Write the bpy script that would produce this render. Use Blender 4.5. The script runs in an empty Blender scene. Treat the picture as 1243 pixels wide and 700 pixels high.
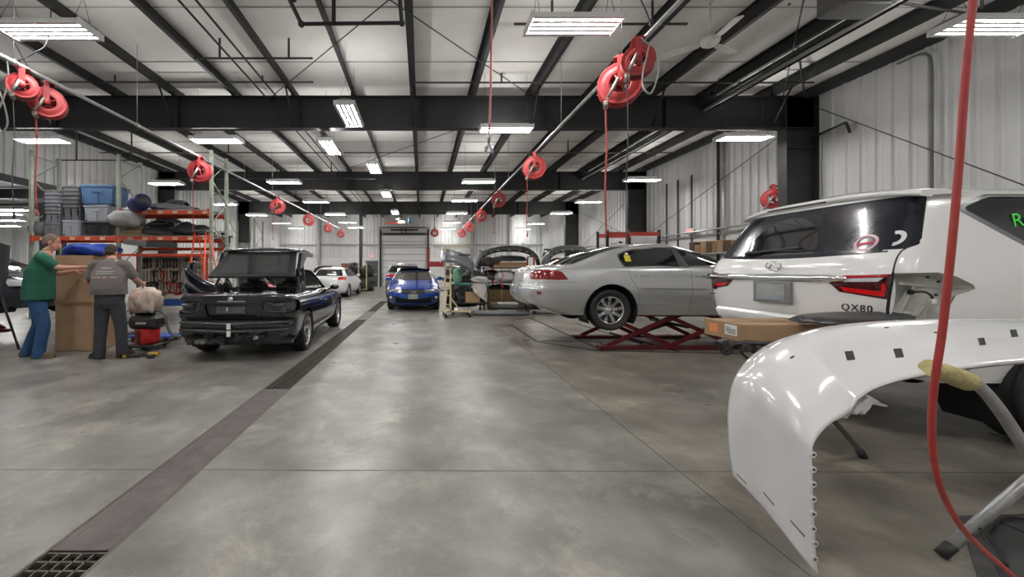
import bpy, bmesh, math, random
from mathutils import Vector, Matrix, Euler
from math import sin, cos, pi, radians as R

SC = bpy.context.scene
COL = SC.collection
# ------------------------------------------------------------------ camera
FPX, PX0, PY0, CAMH = 476.0, 512.0, 328.0, 1.35      # focal length / principal point in photo pixels, eye height
cam_d = bpy.data.cameras.new('camera')
cam = bpy.data.objects.new('camera', cam_d)
COL.objects.link(cam)
cam.location = (0, 0, CAMH)
cam.rotation_euler = (pi/2, 0, 0)
cam_d.sensor_fit = 'HORIZONTAL'
cam_d.sensor_width = 36.0
cam_d.lens = 36.0*FPX/1243.0
cam_d.shift_x = (621.5-PX0)/1243.0
cam_d.shift_y = (PY0-350.0)/1243.0
cam_d.clip_start = 0.05
cam_d.clip_end = 200
SC.camera = cam
# ------------------------------------------------------------------ world, exposure
world = bpy.data.worlds.new('world')
SC.world = world
world.use_nodes = True
bgn = world.node_tree.nodes['Background']
bgn.inputs[0].default_value = (0.9, 0.95, 1.0, 1)
bgn.inputs[1].default_value = 0.02
SC.view_settings.view_transform = 'Standard'
SC.view_settings.look = 'None'
SC.view_settings.gamma = 1.0
SC.view_settings.use_curve_mapping = False
SC.view_settings.exposure = 0.6
UP_W = 9.0               # watts of one added fill lamp above a fixture, brightening the roof deck
TUBE_EMIT = 70.0          # glow of the tubes themselves
SC.cycles.max_bounces = 8
SC.cycles.diffuse_bounces = 4
SC.cycles.glossy_bounces = 4
SC.cycles.use_denoising = True
SC.cycles.sample_clamp_indirect = 6.0

rnd = random.Random(7)

# ------------------------------------------------------------------ materials
MATS = {}
def mat(name, col, rough=0.5, metal=0.0, var=0.0, scale=6.0, bump=0.0, bscale=40.0, coat=0.0, spec=0.5, emit=None, estr=0.0, trans=0.0, stretch=None, col2=None):
    if name in MATS: return MATS[name]
    m = bpy.data.materials.new(name)
    m.use_nodes = True
    nt = m.node_tree
    b = nt.nodes['Principled BSDF']
    b.inputs['Base Color'].default_value = (*col, 1)
    b.inputs['Roughness'].default_value = rough
    b.inputs['Metallic'].default_value = metal
    b.inputs['Specular IOR Level'].default_value = spec
    if coat:
        b.inputs['Coat Weight'].default_value = coat
        b.inputs['Coat Roughness'].default_value = 0.04
    if trans: b.inputs['Transmission Weight'].default_value = trans
    if emit:
        b.inputs['Emission Color'].default_value = (*emit, 1)
        b.inputs['Emission Strength'].default_value = estr
    if var or bump:
        tc = nt.nodes.new('ShaderNodeTexCoord')
        src = tc.outputs['Object']
        if stretch:
            mp = nt.nodes.new('ShaderNodeMapping'); mp.inputs['Scale'].default_value = stretch
            nt.links.new(src, mp.inputs[0]); src = mp.outputs[0]
    if var:
        n = nt.nodes.new('ShaderNodeTexNoise'); n.inputs['Scale'].default_value = scale; n.inputs['Detail'].default_value = 6
        n.inputs['Roughness'].default_value = 0.65
        nt.links.new(src, n.inputs['Vector'])
        mr = nt.nodes.new('ShaderNodeMapRange'); mr.inputs[1].default_value = 0.3; mr.inputs[2].default_value = 0.7
        nt.links.new(n.outputs[0], mr.inputs[0])
        mx = nt.nodes.new('ShaderNodeMix'); mx.data_type = 'RGBA'
        a = col2 if col2 else tuple(c*(1-var) for c in col)
        bb = col if col2 else tuple(min(1, c*(1+var*0.6)) for c in col)
        mx.inputs[6].default_value = (*a, 1); mx.inputs[7].default_value = (*bb, 1)
        nt.links.new(mr.outputs[0], mx.inputs[0])
        nt.links.new(mx.outputs[2], b.inputs['Base Color'])
    if bump:
        n2 = nt.nodes.new('ShaderNodeTexNoise'); n2.inputs['Scale'].default_value = bscale; n2.inputs['Detail'].default_value = 4
        nt.links.new(src, n2.inputs['Vector'])
        bp = nt.nodes.new('ShaderNodeBump'); bp.inputs['Strength'].default_value = bump; bp.inputs['Distance'].default_value = 0.02
        nt.links.new(n2.outputs[0], bp.inputs['Height'])
        nt.links.new(bp.outputs[0], b.inputs['Normal'])
    MATS[name] = m
    return m

def srgb(r, g, b):
    f = lambda c: (c/255/12.92) if c/255 <= 0.04045 else ((c/255+0.055)/1.055)**2.4
    return (f(r), f(g), f(b))

# ------------------------------------------------------------------ mesh builder
def P(px, py, D):
    """photo pixel at distance D -> place in the shop"""
    return Vector(((px-PX0)*D/FPX, D, CAMH+(PY0-py)*D/FPX))

class MB:
    def __init__(s): s.v = []; s.f = []; s.m = []; s.sm = []
    def add(s, vs, fs, m=0, smooth=False):
        o = len(s.v); s.v += [Vector(v) for v in vs]
        for f in fs:
            s.f.append([i+o for i in f]); s.m.append(m); s.sm.append(smooth)
        return s
    def box(s, c, d, rot=None, m=0, bev=0.0):
        hx, hy, hz = d[0]/2, d[1]/2, d[2]/2
        c = Vector(c); M = (rot if isinstance(rot, Matrix) else (Matrix.Rotation(rot, 3, 'Z') if rot else None))
        tr = (lambda p: c + (M @ Vector(p))) if M else (lambda p: c + Vector(p))
        if bev <= 0:
            vs = [tr((x*hx, y*hy, z*hz)) for z in (-1, 1) for y in (-1, 1) for x in (-1, 1)]
            fs = [(0,2,3,1),(4,5,7,6),(0,1,5,4),(2,6,7,3),(0,4,6,2),(1,3,7,5)]
            return s.add(vs, fs, m)
        b = min(bev, hx*.95, hy*.95, hz*.95)
        vs = []; idx = {}
        for z in (-1, 1):
            for y in (-1, 1):
                for x in (-1, 1):
                    for ax in range(3):
                        p = [x*(hx-b), y*(hy-b), z*(hz-b)]
                        p[ax] = (x*hx, y*hy, z*hz)[ax]
                        idx[(x, y, z, ax)] = len(vs); vs.append(tr(p))
        fs = []
        for ax in range(3):
            o = [a for a in range(3) if a != ax]
            for sg in (-1, 1):
                q = []
                for (u, w) in ((-1,-1),(1,-1),(1,1),(-1,1)):
                    k = [0,0,0]; k[ax] = sg; k[o[0]] = u; k[o[1]] = w
                    q.append(idx[(k[0],k[1],k[2],ax)])
                flip = (sg == 1) if ax != 1 else (sg == -1)
                fs.append(q if flip else q[::-1])
        for ax in range(3):
            o = [a for a in range(3) if a != ax]
            for u in (-1, 1):
                for w in (-1, 1):
                    k = [0,0,0]; k[o[0]] = u; k[o[1]] = w
                    a0 = k[:]; a0[ax] = -1; a1 = k[:]; a1[ax] = 1
                    fs.append((idx[(*a0, o[0])], idx[(*a1, o[0])], idx[(*a1, o[1])], idx[(*a0, o[1])]))
        for x in (-1, 1):
            for y in (-1, 1):
                for z in (-1, 1):
                    fs.append((idx[(x,y,z,0)], idx[(x,y,z,1)], idx[(x,y,z,2)]))
        return s.add(vs, fs, m)
    def tube(s, pts, r, n=8, m=0, cap=True, closed=False, smooth=True):
        pts = [Vector(p) for p in pts]; k = len(pts)
        rs = r if isinstance(r, (list, tuple)) else [r]*k
        T = []
        for i in range(k):
            if closed: d = pts[(i+1) % k]-pts[i-1]
            else: d = pts[min(i+1, k-1)]-pts[max(i-1, 0)]
            T.append(d.normalized() if d.length > 1e-9 else Vector((0,0,1)))
        up = Vector((0,0,1)) if abs(T[0].z) < .9 else Vector((1,0,0))
        N = (up - T[0]*up.dot(T[0])).normalized()
        vs = []
        for i in range(k):
            N = (N - T[i]*N.dot(T[i]))
            N = N.normalized() if N.length > 1e-6 else T[i].orthogonal().normalized()
            B = T[i].cross(N)
            for j in range(n):
                a = 2*pi*j/n
                vs.append(pts[i] + (N*cos(a)+B*sin(a))*rs[i])
        fs = []
        for i in range(k if closed else k-1):
            i2 = (i+1) % k
            for j in range(n):
                fs.append((i*n+j, i*n+(j+1) % n, i2*n+(j+1) % n, i2*n+j))
        s.add(vs, fs, m, smooth)
        if cap and not closed:
            o = len(s.v)-len(vs)
            s.f.append([o+j for j in range(n)][::-1]); s.m.append(m); s.sm.append(False)
            s.f.append([o+(k-1)*n+j for j in range(n)]); s.m.append(m); s.sm.append(False)
        return s
    def cyl(s, a, b, r, r2=None, n=12, m=0, smooth=True):
        return s.tube([a, b], [r, r if r2 is None else r2], n, m, True, False, smooth)
    def lathe(s, prof, c=(0,0,0), M=None, n=24, m=0, smooth=True, ms=None):
        """prof: (radius, height) pairs around local z"""
        c = Vector(c); vs = []
        for (r, h) in prof:
            for j in range(n):
                a = 2*pi*j/n
                p = Vector((r*cos(a), r*sin(a), h))
                vs.append(c + (M @ p if M else p))
        for i in range(len(prof)-1):
            fs = [(i*n+j, i*n+(j+1) % n, (i+1)*n+(j+1) % n, (i+1)*n+j) for j in range(n)]
            if i == 0:
                o = len(s.v); s.v += vs
            for f in fs:
                s.f.append([o+q for q in f]); s.m.append(ms[i] if ms else m); s.sm.append(smooth)
        return s
    def prism(s, poly, z0, z1, M=None, c=(0,0,0), m=0, smooth=False):
        c = Vector(c); k = len(poly)
        tr = (lambda p: c+(M @ Vector(p))) if M else (lambda p: c+Vector(p))
        vs = [tr((x, y, z0)) for x, y in poly]+[tr((x, y, z1)) for x, y in poly]
        fs = [tuple(range(k))[::-1], tuple(range(k, 2*k))]
        s.add(vs, fs, m)
        return s.add(vs, [(i, (i+1) % k, k+(i+1) % k, k+i) for i in range(k)], m, smooth)
    def ball(s, c, r, nu=12, nv=8, m=0, M=None):
        c = Vector(c); rr = r if isinstance(r, (tuple, list)) else (r, r, r)
        vs = []
        for i in range(nv+1):
            t = pi*i/nv
            for j in range(nu):
                a = 2*pi*j/nu
                p = Vector((rr[0]*sin(t)*cos(a), rr[1]*sin(t)*sin(a), -rr[2]*cos(t)))
                vs.append(c+(M @ p if M else p))
        fs = [(i*nu+j, i*nu+(j+1) % nu, (i+1)*nu+(j+1) % nu, (i+1)*nu+j) for i in range(nv) for j in range(nu)]
        return s.add(vs, fs, m, True)
    def grid(s, rows, m=0, smooth=True, cu=False, cv=False):
        nr = len(rows); nc = len(rows[0])
        vs = [p for r in rows for p in r]
        fs = []
        for i in range(nr if cu else nr-1):
            for j in range(nc if cv else nc-1):
                i2 = (i+1) % nr; j2 = (j+1) % nc
                fs.append((i*nc+j, i*nc+j2, i2*nc+j2, i2*nc+j))
        return s.add(vs, fs, m, smooth)
    def build(s, name, mats, parent=None, world=False, origin=None, thick=0.0, sub=0, fix=True):
        me = bpy.data.meshes.new(name)
        vs = s.v
        o = bpy.data.objects.new(name, me); COL.objects.link(o)
        if parent is not None:
            o.parent = parent
            if world:
                Mi = wmat(parent).inverted(); vs = [Mi @ v for v in vs]
        elif origin == 'base' or origin is None:
            if vs:
                xs = [v.x for v in vs]; ys = [v.y for v in vs]; zs = [v.z for v in vs]
                c = Vector(((min(xs)+max(xs))/2, (min(ys)+max(ys))/2, min(zs)))
                o.location = c; vs = [v-c for v in vs]
        me.from_pydata([tuple(v) for v in vs], [], s.f)
        if not isinstance(mats, (list, tuple)): mats = [mats]
        for m_ in mats: me.materials.append(m_)
        me.polygons.foreach_set('material_index', s.m)
        me.polygons.foreach_set('use_smooth', s.sm)
        me.validate()
        if fix:
            bm = bmesh.new(); bm.from_mesh(me)
            bmesh.ops.remove_doubles(bm, verts=bm.verts, dist=1e-6)
            bmesh.ops.recalc_face_normals(bm, faces=bm.faces)
            bm.to_mesh(me); bm.free()
        me.update()
        if thick:
            md = o.modifiers.new('thick', 'SOLIDIFY'); md.thickness = thick; md.offset = 0
        if sub:
            md = o.modifiers.new('smooth', 'SUBSURF'); md.levels = sub; md.render_levels = sub
        return o

def wmat(o):
    M = Matrix.LocRotScale(o.location, o.rotation_euler, o.scale)
    return wmat(o.parent) @ M if o.parent else M

def tag(o, label=None, cat=None, group=None, kind=None):
    if label: o['label'] = label
    if cat: o['category'] = cat
    if group: o['group'] = group
    if kind: o['kind'] = kind
    return o
def thing(name, label, cat, loc=(0,0,0), rz=0, group=None, scale=1):
    o = bpy.data.objects.new(name, None); COL.objects.link(o)
    o.empty_display_size = 0.1
    o.location = loc; o.rotation_euler = (0, 0, rz); o.scale = (scale,)*3
    return tag(o, label, cat, group)
KIDS = {}
def children(o): return [c for c in bpy.data.objects if c.parent == o]
def dup(o, loc=None, rz=None, label=None, group=None, parent=None, scale=None):
    c = o.copy(); COL.objects.link(c)
    if parent: c.parent = parent
    for ch in children(o): dup(ch, parent=c)
    if loc is not None: c.location = loc
    if rz is not None: c.rotation_euler = (c.rotation_euler[0], c.rotation_euler[1], rz)
    if label: c['label'] = label
    if group: c['group'] = group
    if scale: c.scale = (scale,)*3
    return c
def struct(mb, name, m, **k):
    o = mb.build(name, m, **k); o['kind'] = 'structure'; return o
def spline(pts, n=6, closed=False):
    """Catmull-Rom through points"""
    pts = [Vector(p) for p in pts]; k = len(pts); out = []
    rng = range(k if closed else k-1)
    for i in rng:
        p1 = pts[i]; p2 = pts[(i+1) % k]
        p0 = pts[i-1] if (closed or i > 0) else p1*2-p2
        p3 = pts[(i+2) % k] if (closed or i+2 < k) else p2*2-p1
        for j in range(n):
            t = j/n
            out.append(.5*((2*p1)+(p2-p0)*t+(2*p0-5*p1+4*p2-p3)*t*t+(3*p1-p0-3*p2+p3)*t**3))
    if not closed: out.append(pts[-1])
    return out
def text_mesh(txt, size, M, m, name, parent, depth=0.002, align='CENTER', world=False, shear=0, spacing=1.0):
    cu = bpy.data.curves.new('t', 'FONT'); cu.body = txt; cu.size = size; cu.align_x = align; cu.align_y = 'CENTER'
    cu.extrude = depth; cu.shear = shear; cu.space_character = spacing
    t = bpy.data.objects.new('t', cu); COL.objects.link(t)
    dg = bpy.context.evaluated_depsgraph_get(); dg.update()
    me = bpy.data.meshes.new_from_object(t.evaluated_get(dg))
    bpy.data.objects.remove(t); bpy.data.curves.remove(cu)
    if world and parent: M = wmat(parent).inverted() @ M
    me.transform(M); me.name = name
    me.materials.clear(); me.materials.append(m)
    o = bpy.data.objects.new(name, me); COL.objects.link(o); o.parent = parent
    return o
def frame3(o, ex, ey, ez):
    return Matrix(((ex[0],ey[0],ez[0],o[0]),(ex[1],ey[1],ez[1],o[1]),(ex[2],ey[2],ez[2],o[2]),(0,0,0,1)))
def rot_to(d):
    """3x3 turning local z to direction d"""
    return Vector((0,0,1)).rotation_difference(Vector(d).normalized()).to_matrix()
# ================================================================== the building
XL, XR, YB, YF = -11.9, 10.15, 32.9, -5.5
ZB0, ZB1, ZDECK = 4.96, 5.78, 6.02     # rafter bottom, rafter top, roof deck
FRAMES = [2.43, 10.05, 17.68, 25.3]
def floor_mat():
    m = bpy.data.materials.new('sealed_concrete'); m.use_nodes = True
    nt = m.node_tree; b = nt.nodes['Principled BSDF']; L = nt.links.new
    tc = nt.nodes.new('ShaderNodeTexCoord')
    def noise(sc, det, ro, vec=None, dist=0):
        n = nt.nodes.new('ShaderNodeTexNoise'); n.inputs['Scale'].default_value = sc; n.inputs['Detail'].default_value = det
        n.inputs['Roughness'].default_value = ro; n.inputs['Distortion'].default_value = dist
        L(vec or tc.outputs['Object'], n.inputs['Vector']); return n.outputs[0]
    def ramp(v, stops):
        r = nt.nodes.new('ShaderNodeValToRGB'); e = r.color_ramp.elements
        while len(e) < len(stops): e.new(0.5)
        for i, (p, c) in enumerate(stops): e[i].position = p; e[i].color = (*c, 1) if len(c) == 3 else c
        L(v, r.inputs[0]); return r.outputs[0]
    def mix(f, a, bb, mode='MIX'):
        x = nt.nodes.new('ShaderNodeMix'); x.data_type = 'RGBA'; x.blend_type = mode
        if isinstance(f, float): x.inputs[0].default_value = f
        else: L(f, x.inputs[0])
        for k, q in ((6, a), (7, bb)):
            if isinstance(q, tuple): x.inputs[k].default_value = (*q, 1)
            else: L(q, x.inputs[k])
        return x.outputs[2]
    big = noise(0.35, 5, .6, dist=.6)
    base = ramp(big, [(.30, (.165,.160,.150)), (.5, (.262,.255,.239)), (.70, (.375,.362,.338))])
    mid = noise(1.5, 6, .64, dist=.25)
    c = mix(1.0, base, ramp(mid, [(.36, (.60,.59,.57)), (.5, (.82,.81,.79)), (.62, (1.08,1.07,1.05))]), 'MULTIPLY')
    blotch = noise(1.9, 7, .68, dist=.4)
    c = mix(ramp(blotch, [(.52, (0,0,0)), (.68, (.75,.75,.75))]), c, (.40,.37,.315))
    dk = noise(.9, 6, .62, dist=.2)
    c = mix(ramp(dk, [(.47, (0,0,0)), (.74, (.75,.75,.75))]), c, (.12,.118,.112))
    sx = nt.nodes.new('ShaderNodeSeparateXYZ'); L(tc.outputs['Object'], sx.inputs[0])
    st = nt.nodes.new('ShaderNodeMapRange'); st.inputs[1].default_value = 1.74; st.inputs[2].default_value = 1.76; L(sx.outputs[0], st.inputs[0])
    c = mix(st.outputs[0], c, mix(1.0, c, (1.02,.965,.895), 'MULTIPLY'))   # the right-hand slab was poured browner
    fine = noise(38, 3, .6)
    c = mix(.35, c, ramp(fine, [(.3, (.72,.72,.72)), (.7, (1,1,1))]), 'MULTIPLY')
    v = nt.nodes.new('ShaderNodeTexVoronoi'); v.inputs['Scale'].default_value = 2.6; L(tc.outputs['Object'], v.inputs['Vector'])
    c = mix(ramp(v.outputs[0], [(.016, (.8,.8,.8)), (.026, (0,0,0))]), c, (.05,.045,.04))
    L(c, b.inputs['Base Color'])
    rr = nt.nodes.new('ShaderNodeMapRange'); rr.inputs[1].default_value = .3; rr.inputs[2].default_value = .7
    rr.inputs[3].default_value = .26; rr.inputs[4].default_value = .44
    L(noise(.8, 3, .5), rr.inputs[0]); L(rr.outputs[0], b.inputs['Roughness'])
    bp = nt.nodes.new('ShaderNodeBump'); bp.inputs['Strength'].default_value = .12; bp.inputs['Distance'].default_value = .01
    L(fine, bp.inputs['Height']); L(bp.outputs[0], b.inputs['Normal'])
    return m
M_FLOOR = floor_mat()
M_STEEL = mat('dark_painted_steel', (.014,.014,.015), .55, var=.35, scale=3)
M_COLUMN = mat('column_steel', (.022,.022,.023), .5, var=.3, scale=3)
M_WALL = mat('ribbed_wall_sheet', (.64,.64,.635), .42, var=.10, scale=1.2, stretch=(1,1,.25))
M_LINER = mat('white_liner', (.72,.72,.71), .5, var=.06, scale=2)
M_DECK = mat('roof_insulation', (.84,.82,.785), .75, var=.10, scale=.8, bump=.15, bscale=3)
M_PURLIN = mat('purlin_steel', (.022,.022,.023), .6, var=.3, scale=4)
M_PIPE = mat('black_pipe', (.035,.034,.034), .5)
M_GALV = mat('galvanised_steel', (.55,.56,.57), .38, metal=.8, var=.2, scale=14)
M_JOINT = mat('joint_filler', (.075,.07,.065), .8)
M_RUST = mat('rusted_plate', (.115,.095,.092), .5, var=.4, scale=5, bump=.25, bscale=60, metal=.25)
M_DARK = mat('dark_void', (.012,.012,.012), .8)
M_GRATE = mat('grate_bar', (.14,.12,.105), .5, metal=.5, var=.4, scale=20)

# floor with the trench cut out
TX0, TX1 = -1.81, -1.49
fb = MB()
fb.add([(XL-9,YF,0),(TX0,YF,0),(TX0,YB+.3,0),(XL-9,YB+.3,0),(TX1,YF,0),(XR+.3,YF,0),(XR+.3,YB+.3,0),(TX1,YB+.3,0),
        (TX0,17.2,0),(TX1,17.2,0)], [(0,1,2,3),(4,5,6,7),(8,9,7,2)])
floor = struct(fb, 'floor', M_FLOOR, origin=0)
jb = MB()
for pts in ([P(640,425,6.63), P(985,700,1.727)],):
    a, b_ = Vector(pts[0]), Vector(pts[1]); d = (b_-a).normalized(); n = Vector((-d.y, d.x, 0))*.004
    a = a-d*5.5; b_ = b_+d*2
    for q in (a, b_): q.z = .0012
    jb.add([a-n, b_-n, b_+n, a+n], [(0,1,2,3)])
for (y0, x0, y1, x1) in ((2.655, TX1, 2.57, XR), (2.66, XL-3, 2.655, TX0), (9.2, XL-3, 9.2, TX0), (9.2, TX1, 9.2, XR), (15.6,TX1,15.6,XR), (15.6,XL-3,15.6,TX0)):
    jb.add([(x0,y0-.004,.0012),(x1,y1-.004,.0012),(x1,y1+.004,.0012),(x0,y0+.004,.0012)], [(0,1,2,3)])
jo = jb.build('floor_joint', M_JOINT, origin=0); jo['kind'] = 'structure'
# trench drain
tb = MB()
tb.add([(TX0,YF,-.16),(TX1,YF,-.16),(TX1,17.2,-.16),(TX0,17.2,-.16)], [(0,1,2,3)])
tb.add([(TX0,YF,-.16),(TX0,17.2,-.16),(TX0,17.2,0),(TX0,YF,0)], [(0,1,2,3)])
tb.add([(TX1,YF,-.16),(TX1,17.2,-.16),(TX1,17.2,0),(TX1,YF,0)], [(0,1,2,3)])
tb.add([(TX0,17.2,-.16),(TX1,17.2,-.16),(TX1,17.2,0),(TX0,17.2,0)], [(0,1,2,3)])
struct(tb, 'floor_trench', M_DARK, origin=0)
for i, sx in enumerate((TX0, TX1)):
    e = MB().box((sx+(.008 if i == 0 else -.008), (YF+17.2)/2, -.004), (.016, 17.2-YF, .012))
    struct(e, 'trim_%d' % (i+1), M_GRATE, origin=0)
def grate(y0, y1, label):
    g = MB()
    L_ = y1-y0
    w = TX1-TX0-.034; cx = (TX0+TX1)/2
    n = 6
    for i in range(n):
        x = cx-w/2+w*i/(n-1)
        g.box((x, (y0+y1)/2, -.02), (.008, L_-.01, .034))
    k = int(L_/.055)
    for j in range(k+1):
        y = y0+.01+(L_-.02)*j/k
        g.box((cx, y, -.012), (w, .009, .018))
    return tag(g.build('trench_grate', M_GRATE), label, 'floor grate')
def plate(y0, y1, label):
    g = MB(); w = TX1-TX0-.034; cx = (TX0+TX1)/2
    g.box((cx, (y0+y1)/2, -.004), (w, y1-y0-.006, .012), bev=.003)
    for yy in (y0+.12, y1-.12, (y0+y1)/2):
        for s_ in (-1, 1): g.cyl((cx+s_*w*.36, yy, .001), (cx+s_*w*.36, yy, .0035), .011, n=10)
    return tag(g.build('trench_cover', M_RUST), label, 'drain cover')
grate(.15, 1.887, 'rusty drain grate at the near end of the floor trench')
plate(1.89, 4.46, 'long rust-brown steel cover plate over the floor trench nearest the viewer')
grate(4.463, 10.68, 'long dark drain grate in the trench beside the black convertible')
plate(10.683, 12.85, 'short brown cover plate in the trench before the blue sedan')
grate(12.853, 17.15, 'far drain grate in the trench beside the blue sedan')

# ribbed sheet walls
def rib_profile(length, pitch=.3048, h=.036):
    out = []; s_ = 0.0
    while s_ < length-1e-6:
        for d, o_ in ((0,0),(.115,0),(.1155,.004),(.125,.004),(.1255,0),(.185,0),(.1855,.004),(.195,.004),(.1955,0),(.218,0),(.238,h),(.283,h),(.3048,0)):
            if s_+d <= length: out.append((s_+d, o_))
        s_ += pitch
    return out
def ribbed(name, p0, p1, nrm, z0, z1, m, kind='structure'):
    p0 = Vector(p0); p1 = Vector(p1); d = (p1-p0); L_ = d.length; d.normalize(); nrm = Vector(nrm)
    b = MB(); prof = rib_profile(L_)
    rows = [[p0+d*s_+nrm*o_+Vector((0,0,z)) for s_, o_ in prof] for z in (z0, z1)]
    b.grid(rows, smooth=False)
    o = b.build(name, m, origin=0, fix=False); o['kind'] = kind; return o
ribbed('wall_right', (XR,YF,0), (XR,YB,0), (-1,0,0), 0, ZDECK+.02, M_WALL)
OPY0, OPY1, OPZ = 3.0, 12.9, 3.86
ribbed('wall_left', (XL,OPY0,0), (XL,OPY1,0), (1,0,0), OPZ, ZDECK+.02, M_WALL)
ribbed('wall_left_far', (XL,OPY1,0), (XL,YB,0), (1,0,0), 0, ZDECK+.02, M_WALL)
ribbed('wall_left_near', (XL,YF,0), (XL,OPY0,0), (1,0,0), 0, ZDECK+.02, M_WALL)
DX0, DX1, DZ = -3.4, .48, 4.3
ribbed('wall_back', (XL,YB,0), (DX0,YB,0), (0,-1,0), 0, ZDECK+.02, M_WALL)
ribbed('wall_back_right', (DX1,YB,0), (XR,YB,0), (0,-1,0), 0, ZDECK+.02, M_WALL)
ribbed('wall_back_upper', (DX0,YB,0), (DX1,YB,0), (0,-1,0), DZ, ZDECK+.02, M_WALL)
ribbed('wall_front', (XL-8,YF,0), (XR,YF,0), (0,1,0), 0, ZDECK+.02, M_WALL)
# white liner along the foot of the walls
lb = MB()
lb.box(((XL+DX0)/2, YB-.05, 1.2), (DX0-XL-.1, .03, 2.4))
lb.box(((XR+DX1)/2, YB-.05, 1.2), (XR-DX1-.1, .03, 2.4))
struct(lb, 'baseboard_back', M_LINER, origin=0)
lb = MB().box((XR-.05, (YF+YB)/2, 1.28), (.03, YB-YF-.2, 2.56))
struct(lb, 'baseboard_right', M_LINER, origin=0)
lb = MB().box((XR-.08, (YF+YB)/2, 2.60), (.09, YB-YF-.2, .07))
struct(lb, 'trim_3', mat('grey_trim', (.3,.3,.3), .5), origin=0)
lb = MB().box((XL+.05, (OPY1+YB)/2, 1.2), (.03, YB-OPY1-.2, 2.4))
struct(lb, 'baseboard_left', M_LINER, origin=0)
# roof deck
db = MB().box(((XL+XR)/2, (YF+YB)/2, ZDECK+.06), (XR-XL+.4, YB-YF+.4, .08))
struct(db, 'ceiling', M_DECK, origin=0)
# insulation seams across
sb = MB()
y = -4.0
while y < YB:
    sb.box(((XL+XR)/2, y, ZDECK+.012), (XR-XL, .012, .02)); y += 1.83
struct(sb, 'ceiling_seam', mat('seam_tape', (.42,.40,.38), .8), origin=0)
# purlins: Z sections along the hall
def purlin(x):
    b = MB(); L_ = YB-YF; c = (YF+YB)/2
    b.box((x, c, (ZB1+ZDECK)/2+.01), (.012, L_, ZDECK-ZB1))
    b.box((x+.038, c, ZB1+.008), (.082, L_, .010))
    b.box((x-.038, c, ZDECK+.005), (.082, L_, .010))
    b.box((x+.078, c, ZB1+.020), (.006, L_, .02))
    return struct(b, 'roof_purlin', M_PURLIN, origin=0)
PURX = [-.23+1.524*k for k in range(-7, 7)]
for x in PURX: purlin(x)
struct(MB().box((XR-.12, (YF+YB)/2, ZDECK-.10), (.22, YB-YF, .20)), 'roof_purlin', M_PURLIN, origin=0)
struct(MB().box((XL+.12, (YF+YB)/2, ZDECK-.10), (.22, YB-YF, .20)), 'roof_purlin', M_PURLIN, origin=0)
# rafters and columns
def rafter(y):
    b = MB(); c = (XL+XR)/2; L_ = XR-XL-.2
    b.box((c, y, (ZB0+ZB1)/2), (L_, .014, ZB1-ZB0))
    b.box((c, y, ZB0+.008), (L_, .22, .016)); b.box((c, y, ZB1-.008), (L_, .22, .016))
    for x in (-9.3,-6.2,-3.1,0,3.1,6.2): b.box((x, y, (ZB0+ZB1)/2), (.012, .2, ZB1-ZB0-.04))
    for x in PURX[1::2]:
        for s_ in (-1, 1): b.tube([(x, y+s_*.62, ZB1+.02), (x, y+s_*.08, ZB0+.05)], .022, 6)
    for x in PURX: b.box((x, y, ZB1+.06), (.10, .16, .10))
    return struct(b, 'roof_beam', M_STEEL, origin=0)
def column(xi, xo, y, side):
    b = MB(); h = ZB1
    # tapered web, flanges either side
    xt0, xt1 = xi, xo
    t = .30*(1 if side > 0 else -1)
    b.prism([(xt1, 0), (xt1, h), (xt0, h), (xt0+t*.25, 0)], -.007, .007, M=Matrix(((1,0,0),(0,0,-1),(0,1,0))), c=(0,y,0))
    a = (xt0+t*.25, 0); c_ = (xt0, h)
    b.add([(a[0]-.009,y-.13,0),(a[0]+.009,y-.13,0),(a[0]+.009,y+.13,0),(a[0]-.009,y+.13,0),
           (c_[0]-.009,y-.13,h),(c_[0]+.009,y-.13,h),(c_[0]+.009,y+.13,h),(c_[0]-.009,y+.13,h)],
          [(0,1,5,4),(1,2,6,5),(2,3,7,6),(3,0,4,7),(0,3,2,1),(4,5,6,7)])
    b.box((xt1, y, h/2), (.018, .26, h))
    b.box(((xt0+xt1)/2, y, .012), (abs(xt1-xt0)+.1, .34, .024))
    for z in (ZB0, ZB0-.5): b.box(((xt0+xt1)/2, y, z), (abs(xt1-xt0)-.03, .2, .014))
    return struct(b, 'steel_column', M_COLUMN, origin=0)
for y in FRAMES:
    rafter(y)
    column(XR-.93, XR-.10, y, 1); column(XL+.85, XL+.10, y, -1)
# end wall framing
M_GIRT = mat('girt_grey', (.34,.34,.34), .5)
for x in (-8.6, -5.1, 4.2, 7.4):
    struct(MB().box((x, YB-.13, ZDECK/2), (.22, .2, ZDECK)), 'wall_post', M_STEEL if x == -5.1 else M_GIRT, origin=0)
struct(MB().box(((XL+XR)/2, YB-.12, 3.5), (XR-XL, .05, .1)), 'wall_girt', M_GIRT, origin=0)
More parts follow.
